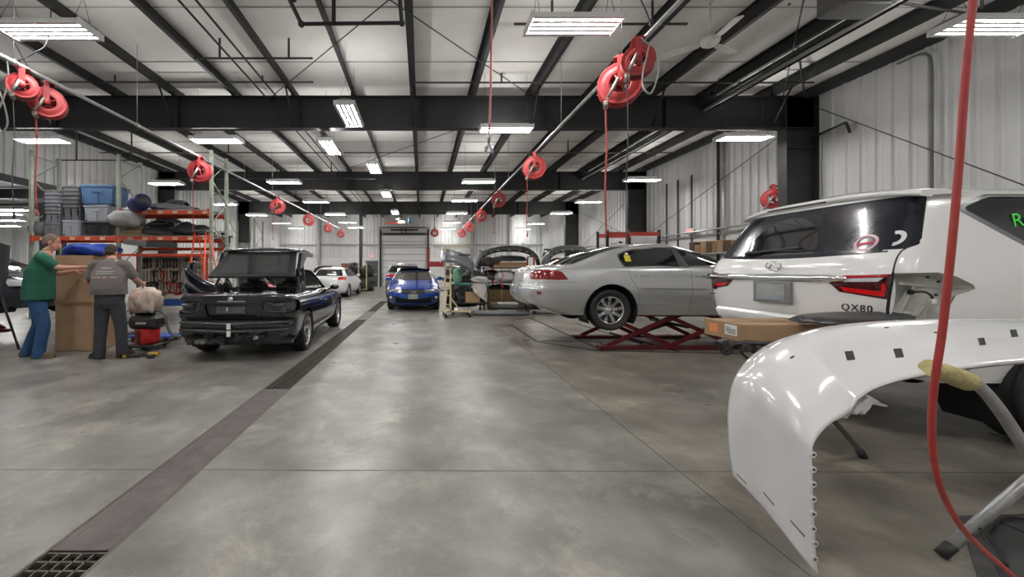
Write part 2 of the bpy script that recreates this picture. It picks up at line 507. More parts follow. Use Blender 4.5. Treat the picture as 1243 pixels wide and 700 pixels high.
# sectional door
M_DOOR = mat('door_panel_white', (.70,.70,.69), .5, var=.05)
dr = MB()
nsec = 8
for i in range(nsec):
    z0 = DZ*i/nsec; z1 = DZ*(i+1)/nsec
    dr.box(((DX0+DX1)/2, YB+.02, (z0+z1)/2), (DX1-DX0, .05, z1-z0-.03), bev=.012)
door = struct(dr, 'door_1', M_DOOR, origin=0)
df = MB()
for i in range(1, nsec): df.box(((DX0+DX1)/2, YB+.03, DZ*i/nsec), (DX1-DX0, .03, .03))
df.build('door_seal', M_STEEL, door, world=True)
dt = MB()
for x in (DX0-.06, DX1+.06):
    dt.box((x, YB-.08, (DZ+.5)/2), (.14, .16, DZ+.5))
dt.box(((DX0+DX1)/2, YB-.08, DZ+.10), (DX1-DX0+.2, .14, .16))
dt.cyl((DX0-.1, YB-.22, DZ+.62), (DX1+.1, YB-.22, DZ+.62), .045)
for x in (-1.7, -1.35): dt.box((x, YB-.15, DZ+.38), (.08, .08, .5))
dt.box(((DX0+DX1)/2, YB-.16, DZ+.42), (2.3, .1, .12))
struct(dt, 'trim_4', M_STEEL, origin=0)
for x in (DX0+.12, DX1-.12):
    dk = MB().tube(spline([(x, YB-.1, .2),(x, YB-.1, DZ-.35),(x, YB-.2, DZ+.05),(x, YB-.6, DZ+.25),(x, YB-3.2, DZ+.35)], 6), .03, 6)
    dk.build('door_track', M_GALV, door, world=True)
# exit door, dark
ex = MB().box((-4.17, YB-.085, 1.07), (1.0, .05, 2.12), bev=.006)
d2 = struct(ex, 'door_2', mat('charcoal_door', (.06,.06,.065), .45), origin=0)
MB().box((-4.17, YB-.115, 1.02), (.86, .03, .06)).build('push_bar', M_GALV, d2, world=True)
MB().box((-4.17, YB-.113, 1.65), (.14, .012, .5)).build('door_window', mat('dim_glass', (.15,.16,.17), .1), d2, world=True)
fr = MB()
for x in (-4.72, -3.62): fr.box((x, YB-.08, 1.1), (.09, .1, 2.2))
fr.box((-4.17, YB-.08, 2.19), (1.19, .1, .09))
struct(fr, 'trim_5', mat('door_frame', (.5,.5,.5), .5), origin=0)
# the room beyond the opening in the left wall
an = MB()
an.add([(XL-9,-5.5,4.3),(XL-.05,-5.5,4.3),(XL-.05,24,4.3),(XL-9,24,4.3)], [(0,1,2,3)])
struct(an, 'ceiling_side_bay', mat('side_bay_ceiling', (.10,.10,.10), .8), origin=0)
ribbed('wall_side_bay', (XL-8.8,YF,0), (XL-8.8,24,0), (1,0,0), 0, 4.3, M_WALL)
ribbed('wall_side_bay_back', (XL-8.8,20,0), (XL-.06,20,0), (0,-1,0), 0, 4.3, M_WALL)
ob = MB()
for z in (OPZ+.1,): ob.box((XL+.06, (OPY0+OPY1)/2, z), (.16, OPY1-OPY0+.3, .22))
for yy in (OPY0, OPY1): ob.box((XL+.04, yy, OPZ/2), (.18, .2, OPZ))
struct(ob, 'trim_6', M_STEEL, origin=0)
sbm = MB()
for yy in (8, 11, 14, 17): sbm.box((XL-4.4, yy, 4.08), (8.6, .1, .34))
struct(sbm, 'side_bay_beam', M_STEEL, origin=0)
for yy in (11.5, 16.0): struct(MB().box((XL-3.5, yy, 2.0), (.22, .22, 4.0)), 'side_bay_column', M_STEEL, origin=0)
# steel tie rails set in the floor under the silver sedan
M_RAIL = mat('floor_rail_steel', (.055,.05,.048), .5, metal=.4, var=.3, scale=9)
def fl(cx, cy):
    px, py = 620+cx/4.118, 270+cy/4.118
    return P(px, py, CAMH*FPX/(py-PY0))
for a, b_ in (((0,510),(130,595)),((130,595),(430,640)),((430,640),(1153,655)),((150,592),(1080,602)),((80,470),(455,637)),((430,592),(520,636)),
             ((700,598),(840,646)),((330,505),(620,595)),((800,572),(880,600)),((560,570),(1150,575)),((0,490),(120,470))):
    A, B = fl(*a), fl(*b_); d = (B-A).normalized(); n = Vector((-d.y, d.x, 0))*.035
    q = MB(); 
    vs = [A-n, B-n, B+n, A+n]
    vs = [Vector((v.x, v.y, .003)) for v in vs]+[Vector((v.x, v.y, -.002)) for v in vs]
    q.add(vs, [(0,1,2,3),(4,5,1,0),(5,6,2,1),(6,7,3,2),(7,4,0,3)])
    struct(q, 'floor_rail', M_RAIL, origin=0)
# ================================================================== light fixtures
M_TUBE = mat('tube_glow', (1,1,1), .5, emit=(1.0,.985,.96), estr=TUBE_EMIT)
M_HOOD = mat('white_reflector', (.78,.78,.78), .25)
ZL = CAMH+3.37
UP_DATA = bpy.data.lights.new('deck_fill', 'AREA')
UP_DATA.shape = 'RECTANGLE'; UP_DATA.size = 1.1; UP_DATA.size_y = .05
UP_DATA.energy = UP_W; UP_DATA.color = (1.0, .985, .955)
def make_fixture():
    t = thing('ceiling_light', 'x', 'ceiling light')
    h = MB()
    L_, W = 1.22, .44
    # reflector: folded tray with trough ribs, open downward
    # white tray, five flat-bottomed ridges between and beside the tubes
    n = 4; rw = .054; op = (W-(n+1)*rw)/n
    prof = [(-W/2, -.030)]
    for k in range(n):
        x0 = -W/2+rw+(op+rw)*k
        prof += [(x0, -.030), (x0+op*.12, .035), (x0+op*.88, .035), (x0+op, -.030)]
    prof += [(W/2, -.030)]
    rows = [[Vector((x, y, z)) for (y, z) in prof] for x in (-L_/2, L_/2)]
    h.grid(rows, smooth=False)
    rows = [[Vector((x, y, z+.012)) for (y, z) in ((-W/2,-.044),(-W/2,.02),(-.12,.07),(.12,.07),(W/2,.02),(W/2,-.044))] for x in (-L_/2, L_/2)]
    h.grid(rows, smooth=False)
    for x in (-L_/2, L_/2): h.box((x, 0, .005), (.03, W, .10), bev=.006)
    h.box((0, 0, .09), (L_*.9, .16, .05), bev=.01)
    h.build('reflector', M_HOOD, t, fix=False)
    for k in range(4):
        c = -W/2+rw+(op+rw)*k+op/2
        MB().cyl((-.58, c, -.012), (.58, c, -.012), .0175, n=10).build('tube', M_TUBE, t)
    for x in (-.5, .5):
        s_ = MB(); s_.tube([(x, -.15, .08), (x, 0, .45), (x, .15, .08)], .004, 5)
        s_.tube([(x, 0, .45), (x, 0, ZDECK-ZL)], .004, 5)
        s_.build('suspension_cable', M_PIPE, t)
    for sg in (-1, 1):      # unseen fill lamps added either side of the housing to brighten the deck
        l = bpy.data.objects.new('deck_fill', UP_DATA); COL.objects.link(l); l.parent = t
        l.location = (0, sg*.16, .13); l.rotation_euler = (pi-sg*R(58), 0, 0)
    return t
FX = make_fixture()
GL = 'fluorescent light fixtures hung below the roof'
LIGHTS = [ # x, y, turned, label
 (-5.25,5.5,0,'large fluorescent ceiling light above the twin red reels at far left'),
 (2.07,5.38,0,'large fluorescent ceiling light near the top, left of the big red reels'),
 (7.85,5.4,0,'fluorescent ceiling light by the right wall behind the hanging red hose'),
 (-9.8,10.15,0,'fluorescent ceiling light by the left wall above the stacked grey totes'),
 (-5.3,10.15,0,'fluorescent ceiling light over the top of the right rack upright'),
 (2.0,9.35,0,'fluorescent ceiling light just under the nearest beam in the middle of the hall'),
 (8.16,9.96,0,'fluorescent ceiling light beside the steel column above the white vehicle'),
 (-1.56,8.5,1,'lengthwise ceiling light in front of the nearest beam'),
 (-2.5,10.7,1,'lengthwise ceiling light just behind the nearest beam, left of its row'),
 (-1.57,12.9,1,'lengthwise ceiling light hung just before the second beam'),
 (-1.57,17.3,1,'lengthwise ceiling light right behind the second beam'),
 (-1.55,22.7,1,'small lengthwise ceiling light below the third beam'),
 (-1.4,27.0,1,'small lengthwise ceiling light farthest back in the middle row'),
 (-9.9,15.2,0,'fluorescent ceiling light on the left above the orange rack beam'),
 (-5.25,15.0,0,'fluorescent ceiling light in front of the second beam on the left'),
 (2.15,14.9,0,'fluorescent ceiling light in front of the second beam right of the middle'),
 (8.2,14.6,0,'fluorescent ceiling light in front of the second beam at right'),
 (-10.0,19.9,0,'fluorescent ceiling light seen through the right rack upright'),
 (-5.2,19.3,0,'fluorescent ceiling light behind the second beam above the black convertible'),
 (2.06,18.9,0,'fluorescent ceiling light behind the second beam above the parts stands'),
 (8.2,19.3,0,'fluorescent ceiling light beyond the second beam near the right wall'),
 (-10.0,23.8,0,'fluorescent ceiling light under the third beam at left'),
 (-5.2,23.6,0,'fluorescent ceiling light under the third beam left of the overhead door'),
 (2.06,23.1,0,'fluorescent ceiling light under the third beam right of the overhead door'),
 (8.2,23.1,0,'fluorescent ceiling light under the third beam at right'),
 (-10.0,28.0,0,'far fluorescent ceiling light in the last bay at left'),
 (-5.2,27.5,0,'far fluorescent ceiling light in the last bay before the left back wall'),
 (2.08,27.5,0,'far fluorescent ceiling light in the last bay right of the overhead door'),
 (8.2,28.3,0,'far fluorescent ceiling light in the last bay at right'),
 (-10.0,31.3,0,'hindmost fluorescent light at the far left of the back wall'),
 (-5.2,30.8,0,'hindmost fluorescent light left of the overhead door'),
 (2.1,31.8,0,'hindmost fluorescent light right of the overhead door'),
 (8.2,31.9,0,'hindmost fluorescent light at the right of the back wall'),
 (-9.8,.9,0,'fluorescent ceiling light out of the picture, near corner of the left wall'),
 (-5.25,.9,0,'fluorescent ceiling light out of the picture, first of the left row'),
 (2.07,.9,0,'fluorescent ceiling light out of the picture, first of the middle row'),
 (7.85,.9,0,'fluorescent ceiling light out of the picture, first of the right row'),
 (-9.8,5.5,0,'fluorescent ceiling light out of the picture beside the left wall'),
 (-1.56,3.9,1,'lengthwise ceiling light out of the picture, overhead'),
 (-1.56,-1.6,1,'lengthwise ceiling light out of the picture, behind the viewer'),
 (-5.25,-3.2,0,'fluorescent ceiling light out of the picture, behind the viewer at left'),
 (3.2,-3.2,0,'fluorescent ceiling light out of the picture, behind the viewer at right'),
 (7.85,-3.2,0,'fluorescent ceiling light out of the picture, behind the viewer by the right wall')]
for i, (x, y, tr, lab) in enumerate(LIGHTS):
    o = FX if i == 0 else dup(FX)
    o.location = (x, y, ZL); o.rotation_euler = (0, 0, pi/2 if tr else 0)
    o['label'] = lab; o['group'] = GL
SB = dup(FX); SB.location = (XL-1.6, 13.0, 3.0)
for i, (x, y, z) in enumerate(((-13.6,13.0,3.37),(-16.8,16.0,3.40),(-18.6,17.6,3.36),(-15.2,14.3,3.42))):
    o = SB if i == 0 else dup(SB)
    o.location = (x, y, z)
    o['label'] = ['nearest ceiling light in the dark side bay at left','second ceiling light in the dark side bay at left','farthest ceiling light in the dark side bay at left','ceiling light deep in the dark side bay at left'][i]
    o['group'] = 'side bay lights'

# ================================================================== air lines and reels
ZR = CAMH+3.0
XRL, XRR = -5.88, 2.88
def rail(x, label):
    b = MB().cyl((x, -3, ZR), (x, 31.5, ZR), .030, n=10)
    t = thing('air_line_pipe', label, 'pipe', (x, 14, ZR))
    b.build('pipe', M_GALV, t, world=True)
    for y in [3.2+2.45*k for k in range(12)]:
        h = MB()
        h.tube([(x, y, ZR+.03), (x, y, ZDECK)], .006, 6)
        h.lathe([(.036,-.02),(.042,-.02),(.042,.02),(.036,.02)], (x, y, ZR), rot_to((0,1,0)), 12)
        h.build('hanger_rod', M_GALV, t, world=True)
rail(XRL, 'long galvanised pipe carrying the left row of red reels')
rail(XRR, 'long galvanised pipe carrying the right row of red reels')
M_RED = mat('reel_red', srgb(164,50,52), .45, var=.12, scale=12)
M_REDD = mat('reel_dark_red', srgb(150,38,44), .5, var=.12, scale=12)
M_HOSE = mat('red_hose', srgb(176,66,62), .5, var=.25, scale=9)
M_BLK = mat('black_rubber', (.018,.018,.018), .55)
M_BLKP = mat('black_plastic', (.03,.03,.032), .42, var=.2, scale=8)
M_GREYC = mat('grey_cable', (.42,.42,.40), .5)
def reel(name, label, x, y, rad, m, yaw=0.0, group='red hose reels', z=None, drop=None, dm=None, dr=.009):
    """reel hung below the pipe: axle roughly across the pipe"""
    z = ZR if z is None else z
    t = thing(name, label, 'reel', (x, y, z-.05), yaw, group)
    zc = -rad-.04
    A = Matrix.Rotation(pi/2, 3, 'X')          # lathe axis -> -Y
    w = .075
    def disc(yy, s_):
        pr = [(rad*.46,-.006),(rad*.46,.012),(rad*.52,.016),(rad*.74,.014),(rad*.80,.004),(rad*.95,.004),(rad,.012),(rad,-.006),(rad*.46,-.006)]
        q = MB().lathe([(r_, h_*s_) for r_, h_ in pr], (0, yy, zc), A, 28)
        for k in range(4): q.tube([(rad*.12*cos(k*pi/2+.5),yy,zc+rad*.12*sin(k*pi/2+.5)),(rad*.5*cos(k*pi/2+.5),yy,zc+rad*.5*sin(k*pi/2+.5))], .014, 6)
        return q
    disc(-w, 1).build('flange', m, t); disc(w, -1).build('flange', m, t)
    hs = MB()
    for k in range(4):
        for lay in range(2):
            hs.lathe([(rad*.62+.03*lay+.014*cos(a), -.052+.035*k+.014*sin(a)) for a in [2*pi*q/6 for q in range(7)]], (0, 0, zc), A, 24)
    hs.lathe([(rad*.45, -w*.8), (rad*.6, -w), (rad*.6, w), (rad*.45, w*.8)], (0, 0, zc), A, 24)
    hs.build('wound_hose', dm or M_HOSE, t)
    br = MB()
    br.box((0, 0, .03), (.16, .22, .012)); br.box((0, 0, .06), (.09, .07, .06))
    for s_ in (-1, 1):
        br.box((0, s_*(w+.045), zc/2), (.07, .010, -zc+.06))
        br.lathe([(.001,.02),(.05,.02),(.05,-.02),(.001,-.02)], (0, s_*(w+.05), zc), A, 14)
    br.build('bracket', m, t)
    ga = MB()
    ga.tube([(-.02, -w-.065, zc+.05), (-rad*.55, -w-.075, zc-rad*.75)], .022, 8)
    ga.box((-rad*.62, -w*.3, zc-rad*.9), (.06, .16, .07), bev=.01)
    ga.build('guide_arm', mat('bare_steel_arm', (.42,.40,.36), .4, metal=.6, var=.3, scale=20), t)
    if drop:
        d = MB(); x0 = -rad*.62; z0 = zc-rad*.9
        pts = spline([(x0, 0, z0), (x0+.012, .01, z0-drop*.35), (x0-.006, 0, z0-drop*.7), (x0+.01, 0, z0-drop)], 5)
        d.tube(pts, dr, 6)
        d.cyl((x0+.01, 0, z0-drop), (x0+.01, 0, z0-drop-.10), .016, n=8)
        d.build('hose_end', dm or M_HOSE, t)
    return t
M_CORD = mat('cord_reel_core', (.05,.05,.05), .5)
reel('cord_reel', 'smaller red cord reel with black cord at far left, left of its larger twin', XRL-.06, 5.85, .18, M_RED, .65, z=ZR, drop=1.7, dm=M_CORD, dr=.007)
reel('hose_reel', 'larger red hose reel at far left beside the cord reel, red hose hanging', XRL-.12, 6.30, .235, M_RED, .6, drop=1.5, dm=M_HOSE, dr=.011)
reel('hose_reel', 'dark red hose reel in front of the rack upright with light cord', XRL, 10.4, .29, M_REDD, .25, drop=3.2)
for y, lab, dd in ((16.0,'red hose reel above the black convertible, third along the left pipe',1.0),(20.4,'red hose reel fourth along the left pipe',.0),(24.6,'dark red hose reel fifth along the left pipe',0),(28.5,'small red hose reel farthest along the left pipe',0)):
    reel('hose_reel', lab, XRL, y, .30 if y < 23 else .27, M_RED if y < 22 else M_REDD, .25, drop=dd or None)
reel('hose_reel', 'largest red hose reel at upper right with red hose hanging', XRR-.08, 5.55, .29, M_RED, -.42, drop=1.75, dr=.012)
reel('cord_reel', 'red cord reel tucked behind the largest reel under the right pipe', XRR-.06, 5.12, .20, M_RED, -.42, drop=2.0, dm=M_CORD, dr=.007)
reel('hose_reel', 'red hose reel second along the right pipe, above the grey sedan trunk', XRR, 10.05, .29, M_RED, -.2, drop=1.4)
for y, lab in ((14.7,'pale red reel with pale cord third along the right pipe'),(19.0,'bright red hose reel fourth along the right pipe'),(23.8,'red hose reel fifth along the right pipe'),(28.0,'small red hose reel farthest along the right pipe')):
    reel('hose_reel', lab, XRR, y, .28, M_RED, -.2, drop=.9 if y < 16 else None)
rw = reel('hose_reel', 'red hose reel mounted beside the steel column above the white vehicle', 9.42, 10.52, .26, M_RED, -.6, z=3.62)
rb = reel('hose_reel', 'dark red hose reel before the back wall right of the overhead door', .9, 27.6, .28, M_REDD, .1, z=4.35)
MB().tube([(0,0,.05),(0,0,ZDECK-4.30)], .02, 6).build('hanger_rod', M_PIPE, rb)
MB().tube([(9.42,10.52,3.60),(10.13,10.52,3.60)], .022, 8).build('wall_bracket', M_PIPE, rw, world=True)
# loose loops of pale cable by the reels
def cable(name, label, pts, r, m, n=8, cat='cable'):
    return tag(MB().tube(spline(pts, n), r, 8).build(name, m), label, cat)
W = lambda px, py, D: P(px, py, D)
cable('hanging_cable', 'pale air hose looped below the pipe beside the largest reel', [W(778,46,5),W(792,60,5),W(799,85,4.95),W(791,112,4.95),W(782,108,4.95),W(780,92,5),W(788,55,5)], .011, M_GREYC)
cable('hanging_cable', 'pale air hose looped at the left edge by the twin reels', [W(8,68,6),W(10,95,6),W(4,120,6),W(-4,140,6),W(2,160,6),W(9,150,6),W(6,130,6),W(-2,105,6),W(-2,80,6)], .012, M_GREYC)
cable('ceiling_cable', 'thin dark cable sagging from roof to the left pipe', [(-5.1,5.4,ZDECK),W(60,40,5.6),W(40,65,5.7),W(18,75,5.8)], .008, M_PIPE)
cable('ceiling_cable', 'thin dark cable running from the roof to the right pipe', [W(778,0,5.2),W(785,15,5.1),W(790,32,5.0)], .010, M_PIPE)
# red air hose drop at the middle with a hook and fittings
t = thing('air_hose_drop', 'pinkish red air hose hanging in the middle of the hall with metal fittings', 'hose', W(593,185,5.2))
MB().tube(spline([(W(597,0,5.2)+Vector((0,0,.0))), W(597,30,5.2), W(596,90,5.2), W(594,160,5.2)], 6), .016, 8).build('hose', mat('pale_red_hose', srgb(190,120,118), .5), t, world=True)
MB().tube([W(597,0,5.2), Vector((W(597,0,5.2).x, 5.2, ZDECK))], .016, 8).build('hose', mat('pale_red_hose', srgb(190,120,118), .5), t, world=True)
f_ = MB(); f_.cyl(W(594,158,5.2), W(593.5,172,5.2), .022, n=8); f_.tube([W(593.5,172,5.2), W(590,184,5.2)], .010, 6); f_.tube([W(593.5,172,5.2), W(597,184,5.2)], .010, 6); f_.cyl(W(597,178,5.2), W(598,186,5.2), .016, n=8); f_.cyl(W(590,178,5.2), W(589,186,5.2), .016, n=8)
f_.build('air_fitting', M_GALV, t, world=True)
# ================================================================== pipes, braces, services
def pipes(name, label, runs, r, m=M_PIPE, cat='pipe', fit=False):
    b = MB()
    for pts in runs:
        b.tube(pts, r, 8)
        if fit:
            for p in pts[1:-1]: b.ball(p, r*1.6, 8, 6)
    return tag(b.build(name, m), label, cat)
zp = 5.40
pipes('sprinkler_pipe', 'black sprinkler pipe bent in a U across the nearest roof bay', [[(-1.98,1.5,zp),(-1.98,6.45,zp),(-.33,6.5,zp+.05),(-.33,1.5,zp+.05)],[(-1.45,6.46,zp),(-1.45,6.46,ZDECK)],[(-1.92,5.9,zp),(-1.92,5.9,ZDECK)]], .035, fit=True)
for x, l in ((-3.9,'left one of two thin conduits running along the roof'),(-3.62,'right one of two thin conduits running along the roof')):
    pipes('conduit', l, [[(x, -3, CAMH+4.33),(x, 32, CAMH+4.33)]], .020)
for y, x0, x1, z, l in ((6.95,-8.1,-5.9,5.72,'short dark pipe across the nearest roof bay at upper left'),(7.9,-4.6,-2.2,5.62,'dark pipe across the roof left of the lengthwise light'),(9.4,-8.7,-2.6,5.86,'thin dark pipe across the roof just before the nearest beam at left'),
                      (6.8,1.6,4.6,5.62,'dark pipe crossing the roof behind the large right reels'),(9.3,-.2,9.3,5.80,'thin dark pipe across the roof just before the nearest beam at right'),(14.0,-11.5,9.4,5.55,'long dark pipe across the second roof bay'),(21.5,-11.5,9.4,5.5,'long dark pipe across the third roof bay'),
                      (16.9,-11.5,-2,5.3,'dark pipe in front of the second beam at left'),(12.0,-11.2,-8.3,4.72,'dark horizontal pipe along the left wall above the totes')):
    pipes('cross_pipe', l, [[(x0,y,z),(x1,y,z)]]+[[(x,y,z),(x,y,ZDECK)] for x in ((x0+x1)/2-abs(x1-x0)*.28,(x0+x1)/2+abs(x1-x0)*.3)], .022)
pipes('cross_pipe', 'slanting dark conduit hanging from the roof left of the heater box', [[P(958,-20,6.9), P(977,118,9.75)],[P(958,-20,6.9), (P(958,-20,6.9).x, 6.9, ZDECK)]], .02)
# rod bracing
def brace(a, b, lab): return pipes('brace_rod', lab, [[a, b]], .011, cat='brace rod')
zz = ZB1-.06
brace((-3.9,10.0,zz),(3.0,2.5,zz),'thin brace rod crossing the nearest roof bay up to the right')
brace((2.9,10.0,zz),(-4.1,2.5,zz),'thin brace rod crossing the nearest roof bay up to the left')
brace((-9.6,10.0,zz),(-4.2,2.5,zz),'thin brace rod in the roof over the left lights')
brace((9.2,10.0,zz),(3.0,2.5,zz),'thin brace rod in the roof over the ceiling fan')
brace((-3.9,17.6,zz),(3.0,10.1,zz),'thin brace rod in the second roof bay')
brace((XR-.18,9.95,5.50),(XR-.18,4.4,1.10),'thin brace rod crossing the right wall above the white vehicle')
brace((XR-.22,17.6,2.8),(XR-.22,10.2,5.3),'thin brace rod on the right wall behind the grey sedan')
brace((XR-.14,25.2,2.6),(XR-.14,17.8,5.2),'thin brace rod on the far right wall falling away')
brace((XR-.14,17.8,2.6),(XR-.14,25.2,5.2),'thin brace rod on the far right wall rising away')
# wall services on the right wall
pipes('wall_conduit', 'bent dark conduit on the right wall under the upper light', [spline([(XR-.08,8.3,5.72),(XR-.08,7.95,5.72),(XR-.08,7.78,5.6),(XR-.08,7.74,5.3)],4)+[(XR-.08,7.74,.1)]], .024, mat('conduit_grey', (.16,.16,.16), .5))
for y, l in ((13.3,'vertical dark pipe on the right wall left of the column'),(13.05,'grey vertical pipe beside the dark one on the right wall'),(14.6,'thin vertical conduit on the right wall'),(16.1,'thin vertical conduit farther along the right wall'),(15.4,'vertical pipe on the right wall between the two thin conduits')):
    pipes('wall_conduit', l, [[(XR-.10, y, 5.9 if y < 14 else 4.9), (XR-.10, y, .1)]], .045 if y < 14 else .03, M_PIPE if y > 13.1 else M_GALV)
pipes('wall_bracket_pipe', 'short dark bracket arm sticking out beside the steel column', [[(XR-.3,9.9,4.70),(XR-.2,9.2,4.82)],[(XR-.2,9.2,4.82),(XR-.05,9.25,4.6)]], .03)
pipes('guard_pipe', 'grey horizontal pipe along the right wall above the white liner', [[(XR-.22,11,2.75),(XR-.22,24,2.75)]], .03, M_GALV)
# radiant tube heater
t = thing('tube_heater', 'long black radiant tube heater hung along the roof at right', 'heater', (7.25,10,CAMH+3.95))
h = MB(); h.grid([[Vector((7.25+dx, y, CAMH+4.15+dz)) for dx, dz in ((-.17,-.04),(-.12,.06),(0,.10),(.12,.06),(.17,-.04))] for y in (5.4, 20)], smooth=False)
h.build('reflector_hood', M_STEEL, t, world=True, fix=False)
MB().tube([(7.25,4.6,CAMH+4.12),(7.25,20,CAMH+4.12)], .05, 10).build('heater_tube', mat('heater_tube_steel', (.20,.20,.20), .45, metal=.5), t, world=True)
b = MB(); b.box((6.55,5.95,CAMH+4.10), (.75,.4,.36), bev=.02); b.box((6.2,5.8,CAMH+3.98),(.12,.2,.2), bev=.02); b.tube([(6.9,5.95,CAMH+4.1),(7.25,5.9,CAMH+4.12)], .05, 8); b.build('burner_box', mat('burner_grey', (.16,.16,.165), .5), t, world=True)
for y in (6.5, 9.5, 13, 17):
    for dx in (-.12, .12): MB().tube([(7.25+dx, y, CAMH+4.18), (7.25+dx*.4, y, ZDECK)], .006, 5).build('hanger_rod', M_PIPE, t, world=True)
for xx in (6.3, 6.8): MB().tube([(xx, 5.95, CAMH+4.27), (xx, 5.95, ZDECK)], .006, 5).build('hanger_rod', M_PIPE, t, world=True)
pipes('gas_pipe', 'thin dark gas pipe running from the heater to the right wall', [[(6.9,6.05,CAMH+4.2),(9.95,6.6,CAMH+4.2)],[(9.0,6.3,CAMH+4.2),(9.0,6.3,ZDECK)]], .02)
# ceiling fan
t = thing('ceiling_fan', 'white three-bladed ceiling fan on a long rod at upper right', 'fan', P(862,50,6.7))
o_ = P(862,50,6.7)
M_FAN = mat('fan_white', (.72,.70,.66), .45)
h = MB(); h.lathe([(.001,-.10),(.07,-.09),(.13,-.05),(.15,0),(.13,.05),(.05,.09),(.03,.14),(.001,.15)], o_, None, 20); h.build('motor', M_FAN, t, world=True)
h = MB(); h.cyl(o_+Vector((0,0,.1)), Vector((o_.x,o_.y,ZDECK)), .016, n=8); h.lathe([(.001,0),(.06,0),(.07,.1),(.001,.1)], (o_.x,o_.y,ZDECK-.1), None, 14); h.build('down_rod', M_FAN, t, world=True)
for k in range(3):
    a = R(25+120*k)
    bl = MB(); M = Matrix.Rotation(a, 3, 'Z') @ Matrix.Rotation(R(12), 3, 'X')
    bl.prism([(.16,-.05),(.3,-.075),(.68,-.08),(.71,-.05),(.71,.05),(.68,.08),(.3,.075),(.16,.05)], -.006, .006, M=M, c=o_-Vector((0,0,.03)))
    bl.box(o_-Vector((0,0,.03))+M @ Vector((.14,0,0)), (.14,.05,.012), M)
    bl.build('blade', M_FAN, t, world=True)
# far orange work-light bar and blue canister near the overhead door
t = thing('hoist_bar', 'orange hanging bar with lights in front of the overhead door', 'hoist', P(477,270,27))
MB().box(P(477.5,270.5,27), (1.15,.12,.10), bev=.02).build('bar', mat('orange_paint', srgb(222,92,58), .5), t, world=True)
for px in (470, 488): MB().tube([P(px,268,27), (P(px,268,27).x,27,ZDECK)], .015, 6).build('hanger_rod', M_PIPE, t, world=True)
MB().box(P(484,266,27), (.4,.2,.14), bev=.03).build('control_box', M_HOOD, t, world=True)
t = thing('air_filter', 'small blue canister hanging before the overhead door', 'canister', P(497,270,27))
MB().lathe([(.001,-.2),(.09,-.19),(.10,-.1),(.10,.18),(.06,.24),(.001,.25)], P(497,268,27), None, 14).build('canister', mat('canister_blue', srgb(80,120,160), .4), t, world=True)
MB().tube([P(497,266,27), (P(497,266,27).x,27,ZDECK)], .012, 6).build('hanger_rod', M_PIPE, t, world=True)
# ================================================================== vehicles
M_GLASS = mat('tinted_glass', (.012,.014,.017), .05, spec=.7, coat=.5)
M_TYRE = mat('tyre_rubber', (.022,.022,.023), .75, var=.3, scale=30)
M_RIM = mat('alloy_rim', (.62,.63,.65), .25, metal=.9)
M_CHROME = mat('chrome', (.80,.81,.83), .10, metal=1.0)
M_UNDER = mat('underbody_black', (.014,.014,.015), .75)
M_GAP = mat('panel_gap', (.010,.010,.011), .8)
M_LAMPR = mat('tail_lamp_red', srgb(190,22,34), .12, coat=.6)
M_LAMPD = mat('tail_lamp_dark', (.06,.006,.008), .08, coat=.8)
M_LAMPC = mat('lamp_clear', (.62,.63,.65), .10, coat=.6)
M_TRIMB = mat('black_trim', (.018,.018,.019), .35)

def pchip(xs, ys):
    n = len(xs); h = [xs[i+1]-xs[i] for i in range(n-1)]; d = [(ys[i+1]-ys[i])/h[i] for i in range(n-1)]
    m = [0]*n; m[0] = d[0]; m[-1] = d[-1]
    for i in range(1, n-1):
        if d[i-1]*d[i] <= 0: m[i] = 0
        else:
            w1 = 2*h[i]+h[i-1]; w2 = h[i]+2*h[i-1]
            m[i] = (w1+w2)/(w1/d[i-1]+w2/d[i])
    def f(x):
        i = 0
        while i < n-2 and x > xs[i+1]: i += 1
        t = (x-xs[i])/h[i]
        return ((1+2*t)*(1-t)**2*ys[i]+t*(1-t)**2*h[i]*m[i]+t*t*(3-2*t)*ys[i+1]+t*t*(t-1)*h[i]*m[i+1])
    return f

